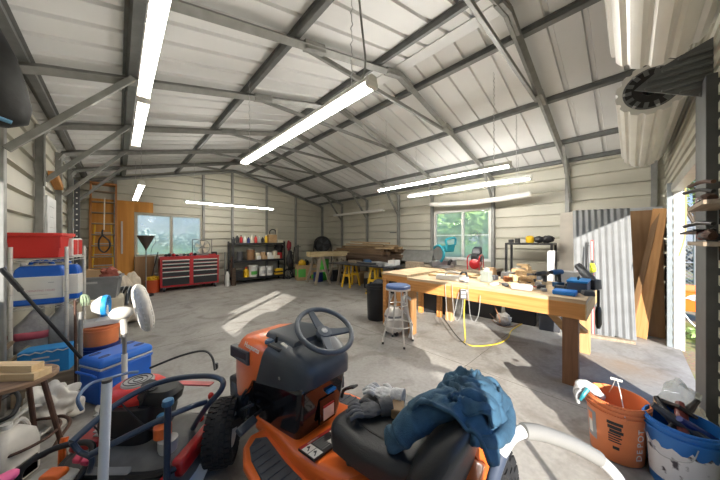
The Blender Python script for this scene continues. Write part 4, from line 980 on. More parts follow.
# floor pan, footrests, fenders
m = MB(); m.loft([rr(.215, .26, .345, .36, .03), rr(.225, .26, .355, .10, .03), rr(.25, .26, .375, -.10, .04), rr(.255, .26, .405, -.28, .04), rr(.25, .26, .44, -.44, .05), rr(.21, .26, .50, -.60, .05), rr(.21, .26, .50, -.95, .05)]); tun = m.build('centre_tunnel', M_ORANGE, T, ang=45)
for sx in (-1, 1):
    poly = [(.17, .26), (.17, -.46), (.42, -.46), (.44, -.1), (.42, .10), (.37, .21), (.30, .27)]
    m = MB(); m.prism([(sx*x, y) for x, y in poly], 'z', .255, .302); fb = m.build('footrest', M_ORANGE, T, .014, bseg=3)
    pad = [(.245, .17), (.272, -.08), (.275, -.40), (.40, -.40), (.41, -.1), (.385, .08), (.35, .17), (.295, .21)]
    m = MB(); m.prism([(sx*x, y) for x, y in pad], 'z', .300, .312); pd = m.build('foot_mat', M_PAD, fb, .004)
    for k in range(11):
        y = .17-k*.052; x1 = .385 if y < .05 else .385-(y-.05)*.5
        m = MB(); m.b2((sx*.282, y-.006, .311), (sx*max(x1+.01, .30), y+.006, .316)); m.build('grip_rib', M_PAD, pd)
    m = MB(); m.loft([[(sx*x, y, z) for x, z in ((.19, .30), (.40, .30), (.40, z1), (.37, z1+.03), (.19, z1+.03))] for y, z1 in ((-.46, .33), (-.50, .42), (-.60, .48), (-.78, .50), (-.90, .48), (-.96, .40))]); m.build('rear_fender', M_ORANGE, T, ang=30)
# warning label on the tunnel
lb = bpy.data.objects.new('safety_label', None); COL.objects.link(lb); lb.parent = T; lb.location = (-.115, -.215, .404); lb.rotation_euler = (rad(-11), 0, rad(-5))
m = MB(); m.b2((-.125, -.075, -.01), (.125, .075, .0015)); m.build('label_base', M_TEXTB, lb)
m = MB(); m.b2((-.122, .052, .0015), (.122, .073, .0022)); m.build('label_red_strip', mat('sticker_red', (.5, .03, .03), .5), lb)
for i in range(4):
    for j in range(2):
        if i == 1 or (i == 2 and j == 0): continue
        x = -.092+i*.061; y = .022-j*.062
        m = MB(); m.b2((x-.028, y-.028, .0015), (x+.028, y+.028, .0022)); pn = m.build('pictogram_panel', M_TEXTW, lb)
        m = MB(); m.beam((x-.015, y-.014, .0025), (x+.014, y+.012, .0025), .006, .0006); m.build('pictogram', M_TEXTB, pn)
        m = MB(); m.lathe([(.001, 0), (.007, 0), (.007, .0005), (.001, .0005)], (x+.004, y+.012, .0022), 10); m.build('pictogram', M_TEXTB, pn)
for k in range(6):
    m = MB(); m.b2((-.055, .038-k*.017, .0015), (.02-(k % 3)*.012, .042-k*.017, .0022)); m.build('label_text_line', M_LGREY, lb)
text('warning_word', 'WARNING', .014, M_TEXTW, lb, (-.04, .062, .0024), (0, 0, 0), .0003)
# pedals and levers
m = MB(); m.tube([(-.19, .30, .40), (-.29, .27, .40)], .010, 8); pdl = m.build('clutch_pedal', M_BLACK, T)
m = MB(); m.box((-.335, .235, .395), (.13, .05, .03), (rad(30), 0, rad(20))); m.build('pedal_pad', M_DASH, pdl, .008)
m = MB(); m.tube([(-.215, .44, .40), (-.25, .40, .33), (-.25, .36, .36)], .012, 8, smooth=3); m.build('linkage_rod', M_BLACK, T)
m = MB(); m.tube([(.33, .10, .31), (.33, .08, .37), (.35, .03, .40)], .012, 8, smooth=3); bp_ = m.build('brake_pedal', M_BLACK, T)
m = MB(); m.box((.355, .02, .405), (.055, .085, .014), (rad(-25), 0, 0)); m.build('pedal_pad', M_BLACK, bp_, .004)
m = MB(); m.tube([(.12, -.30, .40), (.13, -.33, .47)], .014, 8); m.build('gear_lever', M_BLACK, T)
m = MB(); m.tube([(-.10, -.345, .40), (-.11, -.36, .46), (-.11, -.365, .475)], [.022, .024, .014], 10); m.build('lever_knob', M_DASH, T)
m = MB(); m.tube([(.30, -.70, .52), (.34, -.68, .68), (.335, -.74, .725), (.36, -.87, .72), (.37, -.93, .66), (.36, -.95, .54)], .013, 10, smooth=5); m.build('seat_grab_rail', M_STEEL, T)
m = MB(); m.b2((.245, .02, .44), (.275, .06, .52)); m.build('dash_side_bracket', M_DASH, T, .004)
# steering wheel
sw = bpy.data.objects.new('steering_wheel', None); COL.objects.link(sw); sw.parent = T; sw.location = (.055, -.02, .925); sw.rotation_euler = (rad(30), rad(0), rad(-6))
M_WHEEL = mat('steering_wheel_grey', (.085, .10, .12), .45, var=.08)
m = MB(); m.torus((0, 0, 0), .182, .0165, 'z', 48, 12); m.build('rim', M_WHEEL, sw)
for k, a in enumerate((rad(95), rad(-20), rad(250))):
    c, s = math.cos(a), math.sin(a)
    m = MB(); m.loft([[(c*d-s*w_, s*d+c*w_, z) for w_, z in ((-w1, z0), (w1, z0), (w1, z0+.014), (-w1, z0+.014))] for d, w1, z0 in ((.025, .034, -.035), (.09, .026, -.028), (.175, .021, -.008))]); m.build('spoke', M_WHEEL, sw, .004)
m = MB(); m.lathe([(.001, -.05), (.05, -.05), (.055, -.03), (.045, -.014), (.001, -.010)], seg=28); hb = m.build('hub', M_WHEEL, sw)
m = MB(); m.lathe([(.001, -.0095), (.021, -.0115), (.021, -.009), (.001, -.0085)], seg=20); eb = m.build('emblem_disc', M_LGREY, hb)
for k in range(3):
    m = MB(); m.b2((-.011+k*.009, -.006, -.0085), (-.007+k*.009, .008, -.0075)); m.build('emblem_mark', M_TEXTW, eb)
m = MB(); m.cyl((0, 0, -.16), (0, 0, -.045), .032, .028, 16); m.build('steering_shaft', M_DASH, sw)
# seat
def seatsec(y, w, z0, z1, r): return rr(w, z0, z1, y, r, 5)
m = MB(); m.loft([seatsec(-.335, .15, .535, .60, .03), seatsec(-.35, .20, .525, .625, .045), seatsec(-.40, .235, .525, .645, .05), seatsec(-.55, .245, .53, .635, .05), seatsec(-.72, .235, .53, .64, .05), seatsec(-.80, .20, .54, .64, .04)]); cu = m.build('seat_cushion', M_SEAT, T, ang=60)
m = MB(); m.loft([[(-.15, -.38, .636), (.15, -.38, .636), (.16, -.71, .631), (-.16, -.71, .631)], [(-.135, -.40, .646), (.135, -.40, .646), (.145, -.69, .641), (-.145, -.69, .641)]]); m.build('cushion_panel', M_SEAT, cu, .01)
m = MB(); pts = [(x, y+.0, z) for x, y, z in ((-.20, -.345, .548), (0, -.332, .548), (.20, -.345, .548))]; m.tube(pts, .006, 6, smooth=5); m.build('seat_piping', M_DASH, cu)
bk = []
for z, w_, y, th in ((.46, .25, -.80, .20), (.56, .265, -.82, .20), (.66, .265, -.86, .17), (.76, .235, -.915, .12), (.815, .17, -.95, .07), (.83, .09, -.96, .03)):
    ring = []
    for k in range(20):
        a = 2*PI*k/20; ca, sa = math.cos(a), math.sin(a)
        ring.append((.025+w_*math.copysign(abs(ca)**.55, ca), y+th/2*math.copysign(abs(sa)**.7, sa), z))
    bk.append(ring)
m = MB(); m.loft(bk); bko = m.build('seat_back', M_SEAT, T, ang=60)
m = MB(); m.tube([(-.12, -.868, .60), (-.10, -.930, .70), (-.06, -.975, .79)], .004, 6, smooth=4); m.build('seat_seam', M_BLACK, bko)
m = MB(); m.b2((-.18, -.80, .40), (.18, -.42, .53)); m.build('seat_base', M_BLACK, T, .02)
# denim jacket over the seat back
M_DENIM = mat('denim', (.035, .095, .155), .85, var=.28, scale=16, bump=.35, bscale=220)
M_DENIMD = mat('denim_inside', (.010, .050, .115), .9, var=.2, scale=16, bump=.3, bscale=220)
def tl(x, y, z): return T.matrix_basis @ Vector((x, y, z))
J = thing('denim_jacket', 'crumpled blue denim jacket thrown over the back of the mower seat', 'jacket', T.location, rad(6))
def drape(c, half_l, half_w, top, drop, seed, nu=56, nv=64, skew=0.):
    """a cloth sheet lying over the seat back: u runs across the seat, v from front hem over the top to the rear hem"""
    mb = MB(); V = []
    for i in range(nu+1):
        u = -1+2*i/nu; row = []
        for j in range(nv+1):
            v = -1+2*j/nv
            edge = 1+.16*noise.noise((u*2.2, seed, v))
            a = v*1.25*edge
            y = math.sin(max(-1.4, min(1.4, a)))*half_w; z = top*math.cos(a*.9)-drop*max(0, abs(v)-.45)**1.2*(1 if v < 0 else .35)
            x = u*half_l*(1-.10*abs(v))+skew*v
            p = Vector((x, -y, z))
            q = Vector((u*1.5+seed, v*1.5, seed*.7)); w_ = noise.noise_vector(q*.9)
            r1 = 1-abs(noise.noise(q*1.1+w_*1.3))*2; r2 = 1-abs(noise.noise(q*2.3+w_*1.8))*2
            p += Vector((w_.x*.03, w_.y*.04, .040*r1+.008*r2))
            row.append(mb.bm.verts.new(Vector(c)+p))
        V.append(row)
    for i in range(nu):
        for j in range(nv): mb._q([V[i][j], V[i+1][j], V[i+1][j+1], V[i][j+1]], (0, 1, 2, 3))
    return mb
m = drape((.05, -.88, .70), .185, .16, .14, .22, 3.3); m.build('jacket_body', M_DENIM, J, ang=180, solid=.012)
m = drape((.06, -.92, .775), .13, .11, .085, .10, 7.7, 40, 40); m.build('collar', M_DENIM, J, ang=180, solid=.012)
m = MB(); m.tube([(.02, -.88, .83), (-.07, -.80, .80), (-.13, -.73, .73), (-.155, -.69, .685), (-.165, -.655, .672)], [.05, .052, .046, .038, .028], 32, smooth=14); folds(m, .022, 7, 8.1); m.build('sleeve', M_DENIM, J, ang=180)
m = MB(); m.tube([(-.12, -.98, .80), (-.03, -1.035, .775), (.10, -1.05, .76), (.22, -1.02, .78), (.27, -.94, .82)], [.018, .024, .026, .024, .018], 16, smooth=12); folds(m, .006, 12, 1.5); m.build('hem', M_DENIM, J, ang=180)
# gloves left on the cushion
def glove(name, label, M, loc, rz, mt):
    g = thing(name, label, 'glove', loc, rz)
    m = MB(); m.blob((0, 0, .022), (.05, .062, .022), .15, 3, 2, 4); m.build('palm', mt, g, ang=180)
    for k, (x, l) in enumerate(((-.034, .062), (-.012, .075), (.011, .07), (.033, .055))):
        m = MB(); m.tube([(x, .045, .022), (x*1.15, .045+l*.5, .034), (x*1.25, .045+l, .018)], [.0125, .0125, .009], 10, smooth=4); m.build('finger', mt, g)
    m = MB(); m.tube([(.038, -.02, .022), (.068, .005, .026), (.078, .035, .018)], [.014, .013, .009], 10, smooth=4); m.build('thumb', mt, g)
    m = MB(); m.tube([(0, -.045, .022), (0, -.075, .024), (0, -.105, .024)], [.038, .042, .046], 16, smooth=3); m.build('cuff', mt, g)
    return g
M_GLV = mat('grey_glove_cloth', (.11, .11, .115), .9, var=.2, bump=.3); M_GLW = mat('white_glove_cloth', (.60, .60, .60), .9, var=.3, scale=30, bump=.3)
glove('work_glove', 'dark grey work glove lying flat on the mower seat cushion', T, tl(-.07, -.49, .649), rad(60), M_GLV)
glove('work_glove', 'white and grey speckled work glove crumpled on the mower seat by the jacket', T, tl(.08, -.47, .652), rad(20), M_GLW)
m = MB(); m.b2((-.045, -.03, 0), (.045, .03, .045)); o = m.build('tan_wallet', mat('tan_leather', (.30, .19, .10), .7, var=.2), None, .006); tag(o, 'small tan pouch on the mower seat tucked against the denim jacket', 'pouch'); place(o, tl(.03, -.585, .640), (0, 0, .6))
# ================================================================== WORKBENCH AND RIGHT SIDE
ORD = ['first', 'second', 'third', 'fourth', 'fifth', 'sixth', 'seventh', 'eighth', 'ninth', 'tenth', 'eleventh', 'twelfth', 'thirteenth', 'fourteenth']
def bx(name, label, cat, lo, hi, mt, bev=.003, group=None, rz=0, rot=None, pre=None):
    c = [(lo[i]+hi[i])/2 for i in range(2)]+[lo[2]]
    o = MB().b2([lo[0]-c[0], lo[1]-c[1], 0], [hi[0]-c[0], hi[1]-c[1], hi[2]-lo[2]]).build(name, mt, None, bev)
    place(o, c, rot or (0, 0, rz)); return tag(o, label, cat, group)
BT = .90
wb = thing('workbench', 'long wooden workbench with an orange front board, loaded with tools', 'workbench', (3.98, 1.38, 0))
hx, hy = .62, 1.08
m = MB()
for k in range(6):
    x0 = -hx+k*2*hx/6
    m.b2((x0+.001, -hy, BT-.04), (x0+2*hx/6-.001, hy, BT))
m = MB().b2((-hx, -hy, BT-.04), (hx, hy, BT)); m.build('bench_top', W_TOP, wb, .004)
m = MB().b2((-hx-.002, -hy+.01, BT-.20), (-hx+.04, hy, BT-.04)); m.build('front_apron', W_FIR, wb, .003)
m = MB().b2((hx-.04, -hy+.01, BT-.20), (hx, hy, BT-.04)); m.build('back_apron', W_FIR, wb, .003)
m = MB().b2((-hx, -hy-.0, BT-.20), (hx, -hy+.04, BT-.04)); m.build('end_apron', W_PINEX, wb, .003)
for sx, sy in ((-1, -1), (1, -1), (1, 1)):
    x = sx*(hx-.075); y = sy*(hy-.13)
    m = MB().b2((x-.05, y-.065, 0), (x+.05, y+.065, BT-.04)); m.build('leg', wood('leg_wood_shaded', (.25, .125, .06), (.17, .08, .035), axis=2) if sx < 0 else wood('pine_upright_light', (.56, .36, .17), (.44, .26, .11), axis=2), wb, .004)  # near front leg: wood darkened to stand in for the middle wall's shade
m = MB().b2((-hx+.03, hy-.10, 0), (-hx+.12, hy, BT-.04)); m.build('leg', W_PINEZ, wb, .004)
m = MB(); m.beam((hx-.08, -hy+.2, .12), (hx-.08, -hy+.75, BT-.15), .04, .09); m.build('diagonal_brace', W_PINE, wb, .003)
m = MB(); m.beam((-hx+.2, -hy+.12, .60), (hx-.15, -hy+.12, .30), .09, .04); m.build('diagonal_brace', W_PINEZ, wb, .003)
# return table at the far end
t2 = thing('plywood_table', 'plywood topped table butted against the far end of the workbench', 'table', (4.02, 2.78, 0))
m = MB().b2((-.60, -.28, .89), (.62, .28, .93)); m.build('table_top', W_TOP, t2, .003)
m = MB().b2((-.59, -.27, .79), (-.55, .27, .89)); m.build('table_apron', W_FIR, t2, .003)
for x, y in ((-.555, .21), (.55, .21), (.55, -.21), (-.555, -.10)):
    m = MB().b2((x-.04, y-.04, 0), (x+.04, y+.04, .89)); m.build('leg', W_FIR, t2, .003)
m = MB(); m.beam((-.54, .2, .15), (-.54, -.12, .8), .03, .07); m.build('brace', W_PINEZ, t2, .003)
# ---- chrome stool with blue seat
t = thing('chrome_stool', 'tall chrome stool with a blue padded seat in front of the workbench', 'stool', (2.98, 2.34, 0))
m = MB(); m.lathe([(.001, .79), (.165, .79), (.178, .80), (.178, .835), (.16, .85), (.001, .853)], seg=36); m.build('seat', mat('blue_vinyl', (.07, .13, .30), .35, coat=.2), t)
m = MB(); m.lathe([(.150, .775), (.181, .775), (.181, .80), (.150, .80), (.150, .775)], seg=36); m.build('chrome_band', M_CHROME, t)
for k in range(4):
    a = PI/4+k*PI/2+.25; c, s = math.cos(a), math.sin(a)
    m = MB(); m.tube([(.13*c, .13*s, .785), (.135*c, .135*s, .60), (.17*c, .17*s, .36), (.235*c, .235*s, .02)], .012, 10, smooth=5); lg = m.build('leg', M_CHROME, t)
    m = MB(); m.cyl((.233*c, .233*s, 0), (.233*c, .233*s, .03), .016, seg=10); m.build('foot_cap', M_BLACK, lg)
m = MB(); m.torus((0, 0, .27), .205, .010, 'z', 40, 8); m.build('foot_ring', M_CHROME, t)
m = MB(); m.torus((0, 0, .56), .135, .007, 'z', 32, 8); m.build('upper_ring', M_CHROME, t)
# ---- trash can
t = thing('trash_can', 'round black plastic trash can standing beside the chrome stool', 'trash can', (3.58, 3.32, 0))
m = MB(); m.lathe([(.165, 0), (.175, .02), (.20, .60), (.20, .64), (.19, .64), (.165, .02), (.001, .018)], seg=40); m.build('body', M_BLACK, t, ang=50)
m = MB(); m.lathe([(.20, .60), (.215, .605), (.215, .645), (.20, .645), (.20, .60)], seg=40); m.build('rim', M_BLACK, t)
for sx in (-1, 1):
    m = MB(); m.tube([(sx*.20, -.05, .54), (sx*.235, -.05, .54), (sx*.235, .05, .54), (sx*.20, .05, .54)], .012, 8); m.build('handle', M_BLACK, t)
# ---- white shop machine behind the stool
t = thing('shop_vacuum', 'white and grey shop vacuum with a hose, behind the chrome stool', 'vacuum', (3.22, 2.62, 0))
m = MB(); m.lathe([(.13, .05), (.14, .08), (.145, .30), (.13, .36), (.08, .42), (.001, .43)], seg=32); m.build('tank', M_DIRTYW, t)
m = MB(); m.lathe([(.147, .28), (.152, .28), (.152, .31), (.147, .31), (.147, .28)], seg=32); m.build('grey_band', M_GREY, t)
m = MB(); m.tube([(.10, -.06, .30), (.22, -.14, .42), (.18, -.2, .55), (.06, -.16, .60), (.02, -.2, .45), (.06, -.3, .2), (-.04, -.34, .03)], .022, 10, smooth=7); m.build('hose', M_LGREY, t)
for k in range(3):
    a = 2*PI*k/3; m = MB(); m.lathe([(.001, -.012), (.035, -.012), (.035, .012), (.001, .012)], (.12*math.cos(a), .12*math.sin(a), .035), 14, 'x'); m.build('caster', M_BLACK, t)
# ---- cords hung over the bench front
fx_ = 3.98-hx-.014
o = bx('outlet_box', 'grey metal outlet box fixed on the orange front board of the workbench', 'outlet box', (fx_-.045, 1.46, .72), (fx_+.010, 1.56, .85), M_METAL, .006)
for k in range(2):
    m = MB(); m.b2((-.029, -.03, .02+k*.05), (-.0265, .03, .055+k*.05)); m.build('socket_face', M_WHITE, o)
def cable(label, pts, r, mt, cat='cord', name='extension_cord', sm=7):
    m = MB(); m.tube(pts, r, 7, smooth=sm); return tag(m.build(name, mt), label, cat)
M_YC = mat('yellow_cord', (.70, .52, .03), .5)
g = lambda px, py: at(px, py, Z=.008)
cable('yellow extension cord running down from the bench outlet and looping on the floor', [(fx_-.03, 1.50, .74), (fx_-.05, 1.50, .5), (fx_-.04, 1.49, .2), g(464, 342), g(474, 346), g(496, 344), g(508, 338), g(512, 330), g(527, 321)], .007, M_YC)
cable('black cord trailing across the floor from the far bench end toward the yellow cord', [g(436, 309), g(445, 320), g(456, 335), g(466, 345)], .006, M_BLACK)
cable('brown cord dropping behind the bench front and curling on the floor near the yellow loop', [(3.6, 1.25, .68), (3.7, 1.2, .4), g(488, 312), g(494, 322), g(508, 327), g(524, 322)], .006, mat('brown_cord', (.25, .12, .06), .6))
for i, (y, d, lb) in enumerate([(1.72, .34, 'grey cord loop hanging left of the outlet box'), (1.62, .30, 'grey cord loop hanging close to the outlet box, with plugs'), (1.40, .26, 'thin grey cord loop hanging right of the outlet box')]):
    cable(lb, [(fx_-.02, y+.06, .90), (fx_-.035, y+.05, .80), (fx_-.04, y+.02, .72-d*.8), (fx_-.04, y-.03, .72-d), (fx_-.035, y-.08, .72-d*.6), (fx_-.03, y-.10 if i else y-.14, .80)], .0042, mat('grey_cord', (.30, .30, .29), .5))
t = thing('bench_brush', 'black long bristle brush hanging from the near end of the workbench', 'brush', (4.12, .262, .46))
m = MB(); m.loft([sup_ for sup_ in [[(.06*s*math.cos(2*PI*k/18), .03*s*math.sin(2*PI*k/18), z) for k in range(18)] for s, z in ((.6, 0), (1, .05), (1, .2), (.7, .25))]]); m.build('bristles', M_BLACK, t)
m = MB(); m.tube([(0, 0, .24), (.0, .0, .45)], .014, 10); m.build('handle', M_BLACK, t)
# ---- things on the bench
z = BT+.002
def bench(px, py, dz=0): q = at(px, py, Z=BT); return q
for i, (x, y, L_, w_, rz, dz, lb) in enumerate([(3.95, 2.05, .62, .22, 100, 0, 'pale planed board lying flat near the far end of the workbench'), (4.15, 1.90, .50, .18, 70, .03, 'pale board stacked at an angle on another board on the workbench'), (4.3, 2.25, .40, .16, 95, 0, 'pale short board at the back far corner of the workbench')]):
    o = MB().box((0, 0, .014), (L_, w_, .028)).build('board', W_PALE, None, .002); place(o, (x, y, z+dz), (0, 0, rad(rz))); tag(o, lb, 'board')
t = thing('planer', 'long whitish hand planer lying at the front far end of the workbench', 'power tool', (3.62, 1.86, z), rad(100))
m = MB(); m.loft([[(x*s, y*s2, z_) for x, y in ((-.20, -.05), (.20, -.04), (.22, .0), (.20, .05), (-.20, .05))] for s, s2, z_ in ((1, 1, 0), (1, 1, .045), (.86, .8, .075))]); m.build('body', M_WHITE, t, .012)
m = MB(); m.tube([(-.15, 0, .06), (-.13, 0, .11), (.02, 0, .12), (.08, 0, .07)], .018, 10, smooth=4); m.build('handle', M_DIRTYW, t)
m = MB(); m.b2((-.19, -.055, .005), (.05, -.05, .02)); m.build('sole', M_DGREY, t)
t = thing('jigsaw', 'small white power tool standing beside the long planer on the workbench', 'power tool', (3.55, 1.62, z), rad(60))
m = MB(); m.loft([[(x*s, y*s, z_) for x, y in ((-.08, -.035), (.08, -.035), (.08, .035), (-.08, .035))] for s, z_ in ((.9, .02), (1, .05), (.8, .10))]); m.build('body', M_WHITE, t, .012)
m = MB(); m.b2((-.07, -.04, 0), (.09, .04, .006)); m.build('shoe', M_METAL, t)
m = MB(); m.tube([(-.07, 0, .08), (-.05, 0, .14), (.05, 0, .13), (.07, 0, .08)], .014, 10, smooth=4); m.build('handle', M_DGREY, t)
t = thing('belt_sander', 'grey square power tool standing in the middle of the workbench', 'power tool', (3.83, 1.42, z), rad(80))
m = MB(); m.loft([[(x*s, y*s, z_) for x, y in ((-.07, -.05), (.07, -.05), (.07, .05), (-.07, .05))] for s, z_ in ((1, 0), (1, .06), (.85, .10), (1, .13), (.9, .16))]); m.build('body', mat('green_grey_paint', (.26, .29, .26), .5, var=.1), t, .01)
m = MB(); m.lathe([(.001, 0), (.04, 0), (.045, .03), (.02, .045), (.001, .045)], (0, 0, .158), 18); m.build('knob', M_LGREY, t)
# scrap wood pile
rs = random.Random(21)
W_BLK = wood('block_wood', (.66, .47, .26), (.5, .32, .15), axis=1); 
sl = ['lowest left', 'lowest middle', 'lowest right', 'leaning left', 'leaning middle', 'leaning right', 'upper left', 'upper middle', 'upper right', 'topmost', 'front left', 'front right']
for i in range(12):
    lay = i//3 if i < 9 else (2 if i == 9 else 0)
    x = 3.86+.07*(i % 3)+rs.uniform(-.03, .03)-(0.14 if i >= 10 else 0); y = 1.06-.075*(i % 3)+rs.uniform(-.02, .02)+(.1 if i == 10 else 0)
    o = MB().box((0, 0, .02), (rs.uniform(.08, .15), rs.uniform(.03, .06), rs.uniform(.025, .045))).build('wood_scrap', W_BLK if i % 3 else W_PALE, None, .002)
    place(o, (x, y, z+lay*.042), (rs.uniform(-.25, .25) if lay else 0, rs.uniform(-.25, .25) if lay else 0, rs.uniform(0, 3))); tag(o, 'small wood offcut in the scrap pile on the bench, %s piece' % sl[i], 'wood scrap', 'wood scraps piled on the bench')
t = thing('orbital_sander_case', 'light grey rounded plastic case at the front edge of the bench near the scrap pile', 'case', (3.52, .90, z), rad(95))
m = MB(); m.loft([[(x*s, y*s, z_) for x, y in ((-.11, -.05), (.11, -.05), (.11, .05), (-.11, .05))] for s, z_ in ((.96, 0), (1, .02), (1, .055), (.92, .07))]); m.build('shell', M_LGREY, t, .02, bseg=3)
m = MB(); m.b2((-.09, -.0515, .02), (.09, -.049, .05)); m.build('dark_side', M_DGREY, t, .004)
t = thing('cordless_drill', 'dark blue cordless drill standing on its battery near the right end of the bench', 'drill', (4.05, .66, z), rad(150))
m = MB(); m.tube([(-.10, 0, .19), (.02, 0, .19), (.06, 0, .19)], [.032, .034, .028], 16); m.build('motor_body', mat('drill_blue', (.02, .085, .20), .45), t)
m = MB(); m.tube([(.06, 0, .19), (.10, 0, .19), (.115, 0, .19)], [.024, .02, .010], 14); m.build('chuck', M_BLACK, t)
m = MB(); m.tube([(-.05, 0, .17), (-.065, 0, .10), (-.06, 0, .055)], [.024, .021, .026], 12, smooth=3); m.build('grip', M_BLACK, t)
m = MB(); m.box((-.05, 0, .03), (.12, .07, .06)); m.build('battery', mat('drill_blue', (.02, .085, .20), .45), t, .006)
t = thing('impact_driver', 'long black power tool lying behind the blue drill on the bench', 'power tool', (4.28, .84, z+.09), rad(165))
m = MB(); m.tube([(-.13, 0, .04), (.0, 0, .045), (.12, 0, .045), (.17, 0, .045)], [.03, .036, .03, .012], 14, smooth=2); m.build('body', M_BLACK, t)
m = MB(); m.tube([(-.04, 0, .03), (-.06, 0, -.03), (-.05, 0, -.075)], [.02, .02, .028], 10); m.build('grip', M_DGREY, t)
o = bx('wooden_box', 'pale wooden box with scraps on top, at the back of the bench', 'box', (4.25, .95, z), (4.47, 1.17, z+.15), W_PALE, .004)
for i in range(3):
    o = MB().box((0, 0, .02), (.16, .05, .03)).build('wood_scrap', W_PALE, None, .002); place(o, (4.34+.02*i, 1.02+.04*i, z+.152+.028*i), (0, 0, .5*i+.4)); tag(o, 'small wood offcut on the pale wooden box, %s' % ['lowest', 'middle one', 'topmost'][i], 'wood scrap', 'wood scraps on the box')
o = bx('blue_flat_case', 'bright blue flat plastic case at the front right of the bench', 'case', (3.50, .40, z), (3.68, .60, z+.045), mat('vivid_blue', (.02, .20, .62), .4), .008)
t = thing('tool_box', 'dark slate blue tool box at the right end of the bench', 'tool box', (3.95, .42, z), rad(0))
m = MB().b2((-.17, -.09, 0), (.17, .09, .11)); m.build('body', mat('slate_plastic', (.045, .065, .11), .5), t, .01)
m = MB().b2((-.175, -.095, .11), (.175, .095, .135)); m.build('blue_lid', M_SKYB, t, .008)
m = MB(); m.tube([(-.06, 0, .13), (-.06, 0, .165), (.06, 0, .165), (.06, 0, .13)], .009, 8); m.build('handle', M_BLACK, t)
o = bx('white_carton', 'white box standing at the back right of the bench by the black tool', 'box', (4.36, .46, z), (4.56, .68, z+.17), M_LGREY, .004)
t = thing('hand_vacuum', 'dark grey slanted hand tool leaning beside the white box at the bench end', 'power tool', (4.30, .40, z+.16), rad(40))
m = MB(); m.tube([(-.16, 0, -.07), (-.02, 0, .0), (.12, 0, .10)], [.03, .05, .042], 14, smooth=4); m.build('body', M_DGREY, t)
m = MB(); m.tube([(-.02, 0, .04), (.03, 0, .10), (.10, 0, .13)], .012, 8, smooth=4); m.build('handle', M_BLACK, t)
t = thing('bar_clamp', 'neon yellow green clamp standing up at the right end of the bench', 'clamp', (4.42, .34, z), rad(30))
m = MB(); m.b2((-.008, -.012, 0), (.008, .012, .34)); m.build('bar', M_BLACK, t)
m = MB(); m.prism([(-.05, .20), (.02, .17), (.02, .30), (-.01, .30), (-.055, .235)], 'y', -.02, .02); m.build('jaw', M_NEON, t, .006)
m = MB(); m.prism([(-.06, .02), (.02, .01), (.025, .14), (-.01, .12)], 'y', -.02, .02); m.build('pistol_grip', M_NEON, t, .006)
for i, (x, y, s, c, lb) in enumerate([(3.75, .75, .05, M_BLACK, 'small black charger block lying right of the scrap pile'), (3.66, 1.12, .04, M_DGREY, 'dark grey lump at the front left of the scrap pile'), (3.88, .58, .05, M_DGREY, 'dark grey battery pack beside the blue drill'), (4.12, 1.2, .07, mat('rust_orange', (.40, .14, .05), .6), 'rust orange tool behind the scrap pile'), (4.18, .53, .045, M_BLACK, 'black battery pack in front of the white box'), (3.62, .70, .035, M_METAL, 'small metal part near the bright blue case')]):
    o = MB().box((0, 0, s*.5), (s*2.2, s*1.5, s)).build('tool_part', c, None, .008); place(o, (x, y, z), (0, 0, i*.7)); tag(o, lb, 'tool')
for i in range(4):
    o = MB().tube([(0, 0, .01), (.08, .02, .012), (.15, .0, .01)], .007, 7, smooth=3).build('hand_tool', [M_BLACK, M_REDP, M_METAL, M_BLACK][i]); place(o, (3.70+.1*(i % 2), .62-.07*i+.22, z+.0), (0, 0, 1.1*i)); tag(o, ['thin black hand tool nearest the scrap pile', 'thin red handled tool on the bench between the cases', 'thin bare metal tool on the bench by the bright blue case', 'thin black hand tool nearest the bench end'][i], 'hand tool')
rs = random.Random(51)
for i, (x, y, sx_, sy_, sz_, mt, lb) in enumerate([(4.40, 1.30, .20, .14, .10, M_GREY, 'grey plastic case at the back edge of the bench near its middle'), (4.10, 1.42, .16, .10, .07, M_DGREY, 'dark grey tool case behind the square grey power tool'), (4.20, .30, .14, .08, .12, M_BLACK, 'black charger standing at the near right end of the bench'), (3.70, .32, .12, .10, .05, M_DGREY, 'dark grey flat case at the near end beside the bright blue case'), (4.45, 1.60, .22, .12, .14, M_CARD, 'brown carton at the back of the bench far half'), (3.95, .82, .10, .07, .06, M_METAL, 'bare metal block between the drill and the scrap pile'), (4.18, .95, .10, .10, .13, M_DGREY, 'dark grey upright tool just left of the pale wooden box'), (3.62, 1.24, .14, .07, .035, M_LGREY, 'light grey sanding block on the bench left of the scrap pile')]):
    o = MB().box((0, 0, sz_/2), (sx_, sy_, sz_), taper=(.88, .9)).build('tool_case', mt, None, .008); place(o, (x, y, z), (0, 0, rs.uniform(-.6, .6))); tag(o, lb, 'case')
for i, (x, y, a_, mt, lb) in enumerate([(4.02, 1.12, .3, M_BLACK, 'black cable snaking over the bench behind the scrap pile'), (3.72, .98, 1.4, M_DGREY, 'dark cable curled on the bench front near the light grey case'), (4.0, 1.75, 2.0, M_LGREY, 'pale cable lying on the bench between planer and boards')]):
    pts = [(.05*k*math.cos(k*.9+a_)*.5+.03*k, .05*math.sin(k*1.1+a_), .012+.01*(k % 2)) for k in range(7)]
    o = MB().tube(pts, .007, 6, smooth=5).build('bench_cable', mt); place(o, (x, y, z), (0, 0, a_)); tag(o, lb, 'cable')
